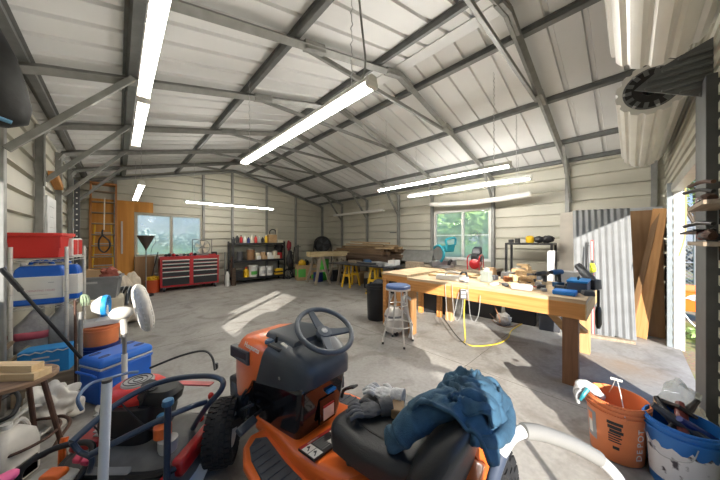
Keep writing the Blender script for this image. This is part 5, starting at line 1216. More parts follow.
# ---- table under the right window with saw and compressor
t = thing('window_table', 'brown wooden table under the right hand window carrying the saw', 'table', (5.95, 2.85, 0))
m = MB().b2((-.45, -.85, .80), (.45, .85, .85)); m.build('table_top', W_GREYW, t, .003)
for sx in (-1, 1):
    for sy in (-1, 1):
        m = MB().b2((sx*.40-.04, sy*.78-.04, 0), (sx*.40+.04, sy*.78+.04, .80)); m.build('leg', W_DARK, t)
M_TEALS = mat('saw_teal', (.02, .22, .27), .4)
t = thing('miter_saw', 'teal miter saw with a round blade guard standing in front of the right window', 'saw', (5.66, 3.08, .852), rad(-22)); t.scale = (1.2, 1.2, 1.2)
m = MB(); m.lathe([(.001, 0), (.20, 0), (.20, .05), (.001, .05)], seg=32); m.build('turntable', M_METAL, t)
m = MB().b2((-.30, -.04, .03), (.30, .04, .13)); m.build('fence', M_METAL, t, .004)
m = MB(); m.torus((-.085, .05, .265), .165, .026, 'x', 26, 8, rad(40), rad(290)); o = m.build('blade_guard', M_TEALS, t)
m = MB(); m.lathe([(.001, -.004), (.155, -.004), (.155, .004), (.001, .004)], (-.085, .05, .265), 36, 'x'); m.build('saw_blade', M_METAL, t)
m = MB(); m.loft([[(.0, -.08, .30), (.20, -.08, .30), (.22, .10, .30), (.0, .10, .30)], [(.0, -.10, .44), (.22, -.10, .46), (.22, .10, .44), (.0, .10, .42)]]); m.build('motor_housing', M_TEALS, t, .02)
m = MB(); m.tube([(.02, -.09, .42), (-.02, -.10, .54), (.14, -.10, .58), (.22, -.09, .56), (.21, -.09, .44)], .022, 10, smooth=4); m.build('handle', M_TEALS, t)
m = MB(); m.tube([(.05, .15, .05), (.05, .15, .30)], .035, 10); m.build('pivot_arm', M_METAL, t)
m = MB(); m.box((-.05, -.04, .2), (.03, .04, .14), (.3, .3, 0)); m.build('red_lever', M_RED, t, .006)
m = MB(); m.tube([(.02, -.13, .02), (.02, -.16, .12), (.06, -.16, .14)], .03, 10, smooth=3); m.build('locking_knob', M_BLACK, t)
t = thing('air_compressor', 'dark red portable compressor with a roll frame by the right window', 'compressor', (5.80, 2.38, .852), rad(10))
m = MB(); m.tube([(-.16, 0, .12), (-.12, 0, .12), (.14, 0, .12), (.18, 0, .12)], [.05, .11, .11, .05], 20); m.build('tank', M_REDP, t)
m = MB().b2((-.10, -.08, .20), (.10, .08, .33)); m.build('pump', M_BLACK, t, .02)
for sy in (-1, 1):
    m = MB(); m.tube([(-.20, sy*.12, 0), (-.20, sy*.12, .26), (.16, sy*.12, .30), (.20, sy*.12, 0)], .013, 8, smooth=4); m.build('frame_hoop', M_REDP, t)
m = MB(); m.lathe([(.001, -.03), (.06, -.03), (.06, .03), (.001, .03)], (-.12, -.12, .24), 20, 'y'); m.build('gauge_dial', M_DGREY, t)
m = MB(); m.loft([[(.02, -.1, .33), (.22, -.1, .33), (.22, .1, .33), (.02, .1, .33)], [(.08, -.08, .46), (.26, -.08, .50), (.26, .08, .50), (.08, .08, .46)]]); m.build('air_scoop', M_DGREY, t, .02)
o = bx('brown_beam', 'thick brown timber lying behind the plywood table, below the saw', 'timber', (5.05, 3.35, .0), (5.25, 3.75, .98), W_GREYW, .004)
# ---- dark things under the bench
for i, (x, y, w_, d_, h_, mt, lb) in enumerate([(5.35, 2.05, .5, .6, .52, M_BLACK, 'large black tote on the floor behind the workbench, far one'), (5.45, 1.38, .5, .5, .42, M_BLACK, 'black tote on the floor behind the workbench, middle one'), (5.3, .95, .36, .3, .30, M_DGREY, 'dark grey case on the floor behind the workbench, near end'), (4.98, 2.85, .62, .5, .62, M_BLACK, 'big black tote standing on the floor behind the plywood table')]):
    t = thing('storage_tote', lb, 'tote', (x, y, 0), .1*i)
    R5 = lambda s, z_: [(sx*w_/2*s, sy*d_/2*s, z_) for sx, sy in ((-1, -1), (1, -1), (1, 1), (-1, 1))]
    m = MB(); m.loft([R5(.9, 0), R5(1, h_-.05)]); m.build('body', mt, t, .01)
    m = MB(); m.loft([R5(1.04, h_-.05), R5(1.04, h_-.02), R5(.96, h_)]); m.build('lid', mt, t, .01)
m = MB(); m.blob((0, 0, .10), (.14, .12, .10), .3, 3, 2, 4)
for v in m.bm.verts: v.co.z = max(0, v.co.z)
o = m.build('white_rag', M_DIRTYW, None, ang=180); place(o, (4.98, 1.55, 0)); tag(o, 'white crumpled rag on the floor in the shade under the workbench', 'rag')
# ---- black metal shelf table against the right wall
t = thing('metal_table', 'tall black metal frame table against the right wall behind the bench', 'table', (6.28, 1.45, 0))
m = MB().b2((-.20, -.42, 1.40), (.20, .42, 1.44)); m.build('table_top', M_BLACKM, t, .004)
m = MB().b2((-.19, -.41, .62), (.19, .41, .65)); m.build('lower_shelf', M_BLACKM, t, .004)
for sx in (-1, 1):
    for sy in (-1, 1):
        m = MB().b2((sx*.18-.02, sy*.40-.02, 0), (sx*.18+.02, sy*.40+.02, 1.40)); m.build('leg', M_BLACKM, t)
m = MB(); m.lathe([(.001, 0), (.06, 0), (.075, .04), (.075, .11), (.05, .14), (.001, .15)], seg=24); o = m.build('yellow_jug', M_YEL); place(o, (6.18, 1.43, 1.442)); tag(o, 'rounded yellow container on top of the black metal table', 'container')
for i, (y, r_, lb) in enumerate([(1.28, .085, 'black cordless tool case lying next to the yellow container'), (1.13, .095, 'large black lumpy bag at the right end of the black metal table')]):
    m = MB(); m.blob((0, 0, r_*.7), (r_*.9, r_*1.1, r_*.8), .3, 3, i+2, 3); o = m.build('black_bag', M_BLACK, None, ang=180); place(o, (6.2, y, 1.45)); tag(o, lb, 'bag')
for i, (y, h_) in enumerate([(1.78, .07), (1.66, .09)]):
    o = bx('black_box', ['small black box at the far end of the black metal table', 'small black box beside the yellow container, on its far side'][i], 'box', (6.14, y-.04, 1.441), (6.24, y+.04, 1.441+h_), M_BLACK)
o = bx('white_board', 'pale grey scrap board standing at the right end of the black metal table', 'board', (5.98, .98, 0), (6.00, 1.10, 1.30), M_LGREY, .002)
for i in range(3):
    o = bx('shelf_carton', 'small carton on the lower shelf of the black metal table, %s' % ['far one', 'middle one', 'near one'][i], 'box', (6.14, 1.14+.22*i, .652), (6.36, 1.32+.22*i, .80+.04*i), [M_CARD, M_LGREY, M_DGREY][2-i])
# ---- sheets and boards leaning on the right wall
def lean(name, label, cat, b0, b1, top_x, h, th, mt, builder=None, roll=0.):
    """a sheet whose foot runs b0-b1 on the floor and whose head leans to x = top_x"""
    b0 = Vector((*b0, 0)); b1 = Vector((*b1, 0)); d = b1-b0; w_ = d.length
    ang = math.atan2(d.y, d.x); nrm = Vector((-math.sin(ang), math.cos(ang), 0))
    if nrm.x < 0: nrm = -nrm
    run = (top_x-(b0.x+b1.x)/2); tilt = math.atan2(run, h)
    m = MB()
    if builder: builder(m, w_, math.hypot(h, run), th)
    else: m.b2((-w_/2, -th, 0), (w_/2, 0, math.hypot(h, run)))
    o = m.build(name, mt, None, flat=True)
    o.location = (b0+b1)/2+Vector((0, 0, .004)); o.rotation_euler = Euler((-tilt, 0, ang), 'XYZ') if math.cos(ang)*0+nrm.dot(Vector((-math.sin(ang), math.cos(ang), 0))) > 0 else Euler((tilt, 0, ang), 'XYZ')
    if roll: o.rotation_euler.rotate_axis('Y', roll)
    return tag(o, label, cat)
W_FIBRE = mat('grey_fibreboard', (.50, .46, .40), .8, var=.12, scale=5)
W_PLYD = wood('brown_plywood', (.30, .17, .08), (.22, .12, .05), axis=2, ring=6)
pb = lean('fibreboard_sheet', 'large grey fibreboard sheet leaning on the right wall behind the corrugated sheet', 'board', (6.30, -.30), (6.30, 1.00), 6.66, 2.06, .02, W_FIBRE)
def foil(m, w_, L_, th): m.b2((-w_/2, -th, L_-.11), (w_/2, 0, L_))
fs = MB().b2((-.72, -.026, 1.98), (-.10, .004, 2.095)).build('foil_edge', mat('foil', (.62, .66, .72), .28, .75, .15), pb)
lean('plywood_sheet', 'dark brown plywood sheet leaning in the corner next to the white door jamb', 'board', (6.02, -.36), (6.02, .12), 6.50, 2.00, .018, W_PLYD)
def corr(m, w_, L_, th):
    n = 9; pts = []
    for k in range(n*8+1): pts.append((-w_/2+w_*k/(n*8), -.012+.012*math.cos(2*PI*k/8)))
    poly = pts+[(x, y-.003) for x, y in reversed(pts)]
    for (a, na), (b, nb) in zip(pts, pts[1:]):
        q = [m.bm.verts.new(Vector(p)) for p in ((a, na, 0), (b, nb, 0), (b, nb, L_), (a, na, L_), (a, na-.003, 0), (b, nb-.003, 0), (b, nb-.003, L_), (a, na-.003, L_))]
        for f in ((0, 1, 2, 3), (7, 6, 5, 4), (0, 4, 5, 1), (2, 6, 7, 3)): m._q(q, f)
M_CORR = mat('galvanized_corrugated', (.19, .197, .20), .55, .1, .12, 4)
cs = lean('corrugated_sheet', 'galvanized corrugated metal sheet leaning on the right wall, half in sunlight', 'metal sheet', (5.44, .62), (5.62, -.06), 5.80, 2.0, .003, M_CORR, corr)
W_PL1 = wood('orange_plank', (.58, .31, .12), (.46, .22, .07), axis=2)
lean('plank', 'broad orange brown plank leaning in the corner right of the corrugated sheet', 'plank', (5.86, -.02), (5.82, -.17), 6.12, 1.98, .035, W_PL1, roll=rad(4.5))
lean('plank', 'narrow reddish plank leaning between the corrugated sheet and the broad plank', 'plank', (5.84, .055), (5.82, -.005), 6.16, 1.96, .03, W_PLYD, roll=rad(6.5))
o = bx('wood_sill', 'long grey timber lying on the floor at the foot of the corrugated sheet', 'timber', (5.30, -.05, 0), (5.40, .62, .04), W_GREYW, .003); o.rotation_euler = (0, 0, rad(-14)) ; o.rotation_euler.z = rad(-14)+rad(28)
a = Vector((5.36, .40, .02)); b = Vector((5.58, .43, 1.50))
m = MB(); m.beam(a, b, .02, .034, (0, 1, 0)); o = m.build('spirit_level', mat('level_red', (.40, .07, .06), .5), None, .003); tag(o, 'long red and white level leaning against the corrugated sheet', 'level')
m = MB(); m.beam(a+Vector((-.012, .0, 0)), b+Vector((-.012, 0, -.02)), .004, .012, (0, 1, 0)); m.build('white_face', M_TRIMW, o)
m = MB(); m.tube([(5.35, .52, .0), (5.56, .47, 1.42)], .013, 10); o = m.build('broom_handle', M_BLACK); tag(o, 'thin black pole leaning beside the red level', 'pole')
m = MB(); m.tube([(5.70, .22, .01), (5.50, .12, .03), (5.42, -.02, .04)], .008, 8, smooth=4); tag(m.build('metal_bar', M_STEEL), 'thin metal bar lying on the floor by the corrugated sheet', 'bar')
# ---- shelf on the middle wall at the right edge
for i, (zz, lb) in enumerate([(1.72, 'upper wooden shelf board at the right edge beside the door post'), (1.49, 'lower wooden shelf board at the right edge beside the door post')]):
    t = thing('wall_shelf', lb, 'shelf', (2.66, YF+.055, zz))
    m = MB().b2((-.34, -.05, -.025), (.22, .075, 0)); m.build('board', W_GREYW, t, .002)
    m = MB(); m.b2((.12, -.05, -.12), (.15, -.04, -.025)); m.build('bracket', M_BLACKM, t)
rs = random.Random(33)
for i in range(6):
    x = 2.62+.075*i; zz = 1.722 if i < 3 else 1.492
    x = 2.63+.09*(i % 3)
    m = MB(); m.tube([(-.05, 0, .03), (-.01, .01, .035), (.03, .0, .05), (.06, .01, .04)], [.022, .03, .024, .012], 7, smooth=2); m.wob(.012, 22, i); o = m.build('grimy_tool', [M_RUST, M_BLACK, mat('oily_red', (.16, .035, .03), .5)][i % 3], None, ang=30); place(o, (x, YF+.065, zz)); tag(o, 'grimy %s tool on the %s shelf at the right edge, %s' % (['brown', 'black', 'dull red'][i % 3], 'upper' if i < 3 else 'lower', ['leftmost' if False else 'farthest right', 'middle one', 'nearest the door post'][i % 3]), 'tool')
for i, (zz, a_, ln) in enumerate([(1.80, .35, .20), (1.86, .2, .22), (1.60, .3, .22), (1.56, -.2, .18)]):
    m = MB(); m.tube([(0, 0, 0), (ln*.5, .01, .015), (ln, .03, .0)], .012, 8, smooth=3); o = m.build('shop_tool', [M_BLACK, M_RUST, M_BLACK, M_BLACK][i]); place(o, (2.66, YF+.05, zz), (0, rad(4*i-6), a_)); tag(o, ['black tool handle sticking out over the upper right shelf', 'brown tool handle sticking out at the top of the upper right shelf', 'black tool handle sticking out over the lower right shelf', 'short black tool handle just above the lower right shelf'][i], 'tool')
o = MB().box((0, 0, 0), (.16, .10, .012)).build('black_plate', M_BLACK, None, .003); place(o, (2.86, YF+.09, 1.555), (0, rad(8), .3)); tag(o, 'flat black plate sticking out from the lower shelf at the right edge', 'plate')
m = MB(); m.tube([at(684, 178, D=3.3), at(686, 200, D=3.3), at(685, 235, D=3.3), at(679, 256, D=3.3)], .008, 7, smooth=5); o = m.build('pull_cord', mat('rope_tan', (.55, .40, .14), .8)); tag(o, 'tan pull rope hanging beside the white door jamb', 'rope')
# ---- buckets in the right foreground
t = thing('orange_bucket', 'orange plastic bucket with printed sides and a wire bail, right foreground', 'bucket', (2.56, .07, 0))
R0, R1, BH = .136, .164, .40
m = MB(); m.lathe([(R0-.01, 0), (R0, .008), (R1, BH), (R1-.006, BH), (R0-.006, .012), (.001, .012)], seg=56); bd = m.build('body', M_BORANGE, t, ang=50)
for zz in (.385, .355, .325):
    rr_ = R0+(R1-R0)*zz/BH; m = MB(); m.lathe([(rr_-.002, -.005), (rr_+.009, -.004), (rr_+.009, .004), (rr_-.002, .005), (rr_-.002, -.005)], (0, 0, zz), 56); m.build('rim_ring', M_BORANGE, bd)
va = math.atan2(-t.location.y, -t.location.x)          # side of the bucket that faces the room's middle
def on_pail(ang, zz, off=.001):
    r_ = R0+(R1-R0)*zz/BH+off; return Vector((r_*math.cos(ang), r_*math.sin(ang), zz))
def patch(nm, a0, a1, z0, z1, mt, parent, off=.0012, n=8):
    m = MB(); m.loft([[on_pail(a0+(a1-a0)*k/n, zz, off) for zz in (z0, z1)]+[on_pail(a0+(a1-a0)*k/n, zz, off+.0008) for zz in (z1, z0)] for k in range(n+1)]); return m.build(nm, mt, parent, flat=True)
pg = patch('grey_label', va-1.25, va-.72, .10, .29, mat('label_grey', (.33, .33, .34), .6), bd)
patch('white_mark', va-1.12, va-.92, .13, .22, M_TEXTW, pg, .0022); patch('orange_mark', va-1.15, va-.9, .21, .27, M_BORANGE, pg, .0022)
for k, (a0, a1, z0, z1) in enumerate([(-.30, .20, .265, .285), (-.28, .16, .235, .258), (-.22, .22, .21, .230), (-.26, .14, .195, .205), (-.26, .18, .178, .186), (-.26, .10, .162, .170), (-.26, .16, .146, .154), (-.12, .10, .10, .12)]):
    patch('black_print', va+a0, va+a1, z0, z1, M_TEXTB, bd)
for k, ch_ in enumerate('DEPOT'):
    a = va+.84; p = on_pail(a, .075+k*.045, .0016)
    o = text('white_letter', ch_, .055, M_TEXTW, bd, p, (0, 0, 0), .0006); M3 = Matrix((( -math.sin(a), 0, math.cos(a)), (math.cos(a), 0, math.sin(a)), (0, 1, 0)))
    M3 = M3 @ Matrix.Rotation(PI/2, 3, 'Z'); o.rotation_euler = M3.to_euler()
q0, q1 = on_pail(va+.25, .33, .012), on_pail(va+.25+PI, .33, .012)
for q in (q0, q1):
    m = MB(); m.blob(q, (.012, .012, .012), .0, 1, 0, 2); m.build('bail_ear', M_BORANGE, t)
tp = Vector((.0, .0, .52))-Vector((math.cos(va), math.sin(va), 0))*-.02
m = MB(); m.tube([q0, q0.lerp(tp, .5)+Vector((0, 0, .03)), tp, q1.lerp(tp, .5)+Vector((0, 0, .0)), q1], .0028, 6, smooth=8); m.build('wire_bail', M_WHITE, t)
m = MB(); m.cyl(tp+Vector((.03*math.sin(va), -.03*math.cos(va), 0)), tp-Vector((.03*math.sin(va), -.03*math.cos(va), 0)), .009, seg=10); m.build('bail_grip', M_WHITE, t)
gl = Vector((2.56, .07, BH))+Vector((math.cos(va-1.35), math.sin(va-1.35), 0))*.16
g_ = thing('work_glove', 'grey and white cloth work glove hanging over the rim of the orange bucket', 'glove', gl, va-1.35-PI/2)
m = MB(); m.tube([(0, -.09, -.04), (0, -.03, .015), (0, .02, .025), (0, .045, -.02)], [.022, .03, .034, .03], 14, smooth=5); m.wob(.008, 25, 3); m.build('cuff', M_GLW, g_, ang=180)
for k in range(4):
    x = -.036+k*.024; m = MB(); m.tube([(x, .035, .0), (x*1.2, .06, -.05), (x*1.3, .05, -.10-.015*(k % 2))], [.014, .013, .009], 9, smooth=4); m.build('finger', M_GLW if k % 2 else mat('grey_glove_cloth2', (.36, .37, .38), .9), g_)
m = MB(); m.tube([(-.045, .0, .02), (-.075, .03, -.02), (-.07, .045, -.06)], [.015, .013, .009], 9, smooth=4); m.build('thumb', M_TEALS, g_)
# blue bucket of tools
bc = Vector((2.50, -.215, 0))
t = thing('blue_bucket', 'blue bucket with a torn white label, full of tools, at the right bottom corner', 'bucket', bc)
R0, R1, BH = .132, .158, .40
m = MB(); m.lathe([(R0-.01, 0), (R0, .008), (R1, BH), (R1-.006, BH), (R0-.006, .012), (.001, .012)], seg=56); bd = m.build('body', mat('bucket_blue', (.02, .16, .50), .4), t, ang=50)
for zz in (.38, .345):
    rr_ = R0+(R1-R0)*zz/BH; m = MB(); m.lathe([(rr_-.002, -.005), (rr_+.009, -.004), (rr_+.009, .004), (rr_-.002, .005), (rr_-.002, -.005)], (0, 0, zz), 56); m.build('rim_ring', MATS['bucket_blue'], bd)
m_ = mat('torn_label', (.68, .67, .68), .7, var2=(.06, .05, .06), scale=16); m_.node_tree.nodes['Color Ramp'].color_ramp.elements[0].position = .34; m_.node_tree.nodes['Color Ramp'].color_ramp.elements[1].position = .42
va = math.atan2(-bc.y, -bc.x)
n = 20; m = MB(); rs = random.Random(3)
m.loft([[on_pail(va-1.25+2.5*k/n, .06, .001), on_pail(va-1.25+2.5*k/n, .255+.02*math.sin(k*1.7)+.02*rs.random(), .001), on_pail(va-1.25+2.5*k/n, .255, .0018), on_pail(va-1.25+2.5*k/n, .06, .0018)] for k in range(n+1)]); m.build('torn_label', m_, bd, flat=True)
m = MB(); m.tube([on_pail(va+.35, .33, .014), on_pail(va+.15, .25, .022), on_pail(va-.5, .22, .024), on_pail(va-1.1, .30, .018)], .0028, 6, smooth=6); m.build('wire_bail', M_METAL, t)
for i, (dx, dy, a_, e_, ln, r_, mt, lb) in enumerate([(.02, .05, .4, .5, .30, .022, M_BLACK, 'black tool handle lying in the blue bucket, frontmost'), (-.05, .02, 1.6, .35, .24, .026, M_DGREY, 'dark grey tool in the blue bucket'), (.06, -.02, -.5, .55, .30, .02, M_BLACK, 'long black tool pointing right in the blue bucket'), (-.03, -.05, 2.3, .4, .22, .024, M_NAVY, 'navy tool at the back of the blue bucket'), (.0, .0, .0, .3, .22, .028, MATS['oily_red'], 'dull red tool in the middle of the blue bucket')]):
    c, s = math.cos(a_)*math.cos(e_), math.sin(a_)*math.cos(e_)
    m = MB(); m.tube([(-c*ln*.6, -s*ln*.6, -.07), (0, 0, .0), (c*ln*.45, s*ln*.45, .06)], [r_*.8, r_, r_*.7], 10, smooth=3); o = m.build('tool', mt); place(o, (bc.x+dx, bc.y+dy, BH-.015+.02*(i % 3))); tag(o, lb, 'tool')
t = thing('blister_pack', 'blue and black printed blister pack sticking out of the blue bucket', 'packet', (bc.x+.09, bc.y+.02, BH+.03), rad(25))
m = MB(); m.box((0, 0, 0), (.22, .09, .02), (.6, .3, 0)); pk = m.build('card', M_BLACK, t, .003)
for k in range(3):
    o = text('white_print', 'STEEL', .03, M_TEXTW, pk, (0, 0, 0), (.6, .3, 0), .0006) if k == 0 else None
    if o: o.location = (Matrix.Translation((0, 0, 0)) @ Euler((.6, .3, 0)).to_matrix().to_4x4()) @ Vector((0, 0, .0108))
m = MB(); m.blob((0, 0, 0), (.17, .09, .12), .35, 2.4, 12, 4); folds(m, .012, 9, 4)
o = m.build('clear_wrap', glass('clear_film', (.93, .95, .96), .30, 0.), None, ang=180); place(o, (2.86, -.24, .37)); tag(o, 'crumpled clear plastic wrap between the blue bucket and the door post', 'plastic wrap')
o = bx('cardboard_carton', 'brown carton under the clear plastic wrap by the door post', 'box', (2.72, -.36, 0), (3.05, -.12, .27), M_CARD)
m = MB(); m.blob((0, 0, .09), (.10, .06, .09), .35, 3, 3, 4); 
for v in m.bm.verts: v.co.z = max(0, v.co.z)
o = m.build('blue_packet', mat('pale_blue_film', (.35, .48, .60), .4, var=.3, scale=12), None, ang=180); place(o, (2.68, -.065, 0)); tag(o, 'pale blue and white packet on the floor between the two buckets', 'packet')
# ---- tubular handle in the foreground
t = thing('tubular_handle', 'bent white and grey padded pipe handle rising in the bottom foreground', 'handle', (0, 0, 0))
H_ = [at(487, 520, D=.98), at(493, 480, D=.99), at(501, 453, D=1.0), at(511, 437, D=1.01), at(523, 431, D=1.02), at(541, 433, D=1.03), at(572, 444, D=1.05), at(598, 458, D=1.07), at(611, 470, D=1.08), at(622, 486, D=1.08), at(634, 520, D=1.08)]
M_HPIPE = mat('handle_white', (.55, .545, .53), .35, coat=.2); M_HPAD = mat('handle_grey_foam', (.22, .215, .20), .8, bump=.15, bscale=150); M_HNAV = mat('handle_navy', (.05, .065, .10), .4)
f0 = H_[0]-FW*.05; f1 = H_[-1]-FW*.05
m = MB(); m.tube([Vector((f0.x, f0.y, 0)), H_[0], H_[1], H_[2].lerp(H_[3], .3)], .0225, 16, smooth=5); m.build('left_pipe', M_HNAV, t)
m = MB(); m.tube([H_[2], H_[3], H_[4]], .0235, 16, smooth=6); m.build('left_bend', M_HPIPE, t)
m = MB(); m.tube([H_[4].lerp(H_[5], .02), H_[5], H_[6], H_[7]], .029, 18, smooth=6); m.build('foam_grip', M_HPAD, t)
m = MB(); m.tube([H_[7], H_[8], H_[9], H_[10], Vector((f1.x, f1.y, 0))], .0225, 16, smooth=5); m.build('right_pipe', M_HPIPE, t)
# ================================================================== BACK WALL
# plywood lining and ladder in the left back corner
o = bx('plywood_sheet', 'tall varnished plywood panel on the back wall left of the window', 'panel', (-.55, YB-.035, .02), (.335, YB-.012, 2.60), W_PLY, .002)
o = bx('plywood_offcut', 'short varnished plywood piece above the left end of the back window', 'panel', (.337, YB-.035, 2.30), (.76, YB-.012, 2.60), W_PLY, .002)
o = bx('white_batten', 'narrow white strip fixed upright on the plywood panel', 'strip', (.06, YB-.055, 1.12), (.10, YB-.036, 2.02), M_TRIMW, .002)
t = thing('wooden_ladder', 'tall orange wooden ladder leaning in the left back corner', 'ladder', (-.27, 9.05, 0)); t.rotation_euler = (rad(-9), 0, 0)
for sx in (-1, 1):
    m = MB().b2((sx*.235-.02, -.035, 0), (sx*.235+.02, .035, 3.0)); m.build('rail', W_LADDER, t, .004)
for k in range(10):
    m = MB().b2((-.215, -.045, .22+k*.285), (.215, .045, .245+k*.285)); m.build('step', W_GREYW, t, .002)
m = MB().b2((-.25, -.09, 2.98), (.25, .09, 3.02)); m.build('top_cap', W_LADDER, t, .003)
t = thing('yellow_ladder', 'yellow stepladder behind the orange wooden ladder', 'ladder', (-.28, 9.42, 0))
for sx in (-1, 1):
    m = MB(); m.beam((sx*.21, -.02, 0), (sx*.15, .06, 1.95), .03, .06, (0, 1, 0)); m.build('rail', M_YEL, t, .003)
for k in range(6):
    f = .14+k*.145; w_ = .21-.06*f
    m = MB().b2((-w_, -.05+.08*f, 1.95*f-.012), (w_, .05+.08*f, 1.95*f+.012)); m.build('step', M_METAL, t)
m = MB(); m.tube([(-.24, 8.98, 2.55), (-.25, 8.93, 1.75)], .013, 8); o = m.build('paddle_handle', M_CREAM); tag(o, 'pale pole hanging in front of the orange ladder', 'pole')
m = MB(); m.tube([(-.27, 8.9, 1.75), (-.27, 8.86, 1.62), (-.16, 8.86, 1.48), (-.15, 8.86, 1.32), (-.24, 8.86, 1.2), (-.33, 8.86, 1.3), (-.33, 8.86, 1.5), (-.27, 8.86, 1.62)], .018, 8, smooth=5); tag(m.build('black_hose_coil', M_BLACK), 'black hose loop hanging on the orange ladder', 'hose')
# funnel on a stand, brown board, buckets
q = at(146, 240, Y=8.9)
t = thing('oil_drain_funnel', 'dark cone funnel on a tall stand in front of the back window', 'funnel', (q.x, 8.9, 0))
m = MB(); m.lathe([(.015, 1.22), (.02, 1.25), (.185, 1.60), (.19, 1.62), (.18, 1.62), (.014, 1.25), (.012, 1.22), (.015, 1.22)], seg=32); m.build('cone', mat('rust_brown_cone', (.075, .055, .045), .6, .2, .2), t)
m = MB(); m.cyl((0, 0, .04), (0, 0, 1.24), .014, seg=10); m.build('stem', M_STEEL, t)
m = MB(); m.lathe([(.001, 0), (.17, 0), (.16, .05), (.001, .06)], seg=28); m.build('base', M_BLACK, t)
m = MB(); m.tube([(.17, 0, 1.60), (.20, 0, 1.45), (.13, .02, 1.3), (.10, 0, 1.1)], .006, 6, smooth=4); m.build('chain', M_STEELD, t)
o = bx('brown_board', 'reddish brown board leaning under the back window behind the funnel stand', 'board', (.34, YB-.13, 0), (.78, YB-.10, 1.02), W_PLYD, .002)
m = MB(); m.tube([at(152, 276, Y=8.95), at(158, 252, Y=9.3)], .012, 8); tag(m.build('dark_lever', M_BLACK), 'dark lever bar leaning between the funnel and the red tool chest', 'bar')
q = at(153, 291, Z=0)
t = thing('red_bucket', 'red orange bucket on the floor left of the red tool chest', 'bucket', (q.x-.02, q.y-.25, 0)); pail(t, .15, .17, .36, mat('red_orange', (.62, .10, .03), .45))
m = MB(); m.blob((0, 0, .38), (.15, .13, .09), .5, 3.5, 3, 4); o = m.build('yellow_strap', M_YEL, None, ang=180); place(o, (q.x-.02, q.y-.25, -.005)); tag(o, 'yellow straps heaped in the red orange bucket', 'straps')
# tool chest -----------------------------------------------------------
t = thing('tool_chest', 'wide red tool chest with black drawers on casters below the back window', 'tool chest', (1.625, 9.42, 0))
CWD, CDP, CZ0, CZ1 = .755, .24, .13, .99
m = MB().b2((-CWD, -CDP, CZ0), (CWD, CDP, CZ1)); m.build('cabinet', M_REDP, t, .006)
m = MB().b2((-CWD-.01, -CDP-.012, CZ1-.02), (CWD+.01, CDP, CZ1+.025)); m.build('top', M_REDP, t, .006)
M_DRW = mat('drawer_black', (.014, .014, .016), .3, coat=.3)
for sx in (-1, 1):
    z0 = CZ0+.05
    for h_ in (.255, .165, .125, .105, .105):
        m = MB().b2((sx*CWD/2-.325, -CDP-.014, z0), (sx*CWD/2+.325, -CDP, z0+h_-.014)); d = m.build('drawer', M_DRW, t, .003)
        m = MB().b2((sx*CWD/2-.325, -CDP-.034, z0+h_-.044), (sx*CWD/2+.325, -CDP-.014, z0+h_-.016)); m.build('drawer_pull', M_CHROME, d, .004)
        z0 += h_
for sx in (-1, 1):
    for sy in (-1, 1):
        m = MB(); m.lathe([(.001, -.02), (.06, -.02), (.062, 0), (.06, .02), (.001, .02)], (sx*.66, sy*.18, .062), 20, 'x'); w_ = m.build('caster', M_BLACK, t)
        m = MB().b2((sx*.66-.03, sy*.18-.03, .06), (sx*.66+.03, sy*.18+.03, .13)); m.build('caster_fork', M_METAL, w_)
m = MB(); m.tube([(CWD+.01, -.15, .86), (CWD+.05, -.15, .86), (CWD+.05, .15, .86), (CWD+.01, .15, .86)], .012, 8); m.build('side_handle', M_CHROME, t)
rs = random.Random(12)
for i in range(9):
    x = 1.02+.09*i; h_ = rs.uniform(.04, .12)
    m = MB(); m.blob((0, 0, h_*.45), (.045, .05, h_*.5), .4, 4, i, 3); o = m.build('small_tool', [M_BLACK, M_DGREY, M_REDP, M_BLACK, M_METAL][i % 5], None, ang=180); place(o, (x, 9.30+.05*(i % 2), 1.017)); tag(o, 'small tool lying on top of the red tool chest, %s from the left' % ORD[i], 'tool', 'tools on the red chest')
t = thing('box_fan', 'grey square box fan standing on the red tool chest by the window', 'fan', (1.96, 9.40, 1.016), rad(4))
m = MB(); m.tube([(-.27, 0, .02), (.27, 0, .02), (.27, 0, .50), (-.27, 0, .50)], .018, 8, True); m.build('square_frame', M_STEEL, t)
m = MB(); m.torus((0, 0, .26), .225, .010, 'y', 36, 6); m.build('shroud_ring', M_STEEL, t)
for k in range(4):
    m = MB(); m.torus((0, -.05, .26), .05+.045*k, .003, 'y', 30, 4); m.build('grille_ring', M_METAL, t)
for k in range(5):
    a = 2*PI*k/5+.3; m = MB(); m.loft([[(r*math.cos(a+q_), y, .26+r*math.sin(a+q_)) for r, q_ in ((.04, -.3), (.20, -.32), (.20, .32), (.04, .3))] for y in (-.012+.0, .0)]); m.build('fan_blade', M_CREAM, t)
m = MB(); m.lathe([(.001, -.04), (.05, -.04), (.05, .04), (.001, .04)], (0, 0, .26), 18, 'y'); m.build('hub', M_STEEL, t)
o = bx('black_radio', 'black radio box on the right end of the red tool chest', 'radio', (2.22, 9.3, 1.016), (2.36, 9.46, 1.12), M_BLACK, .008)
o = bx('red_tool_case', 'dark red case on the right end of the red chest next to the box fan', 'case', (2.10, 9.22, 1.016), (2.30, 9.29, 1.06), M_REDP, .008)
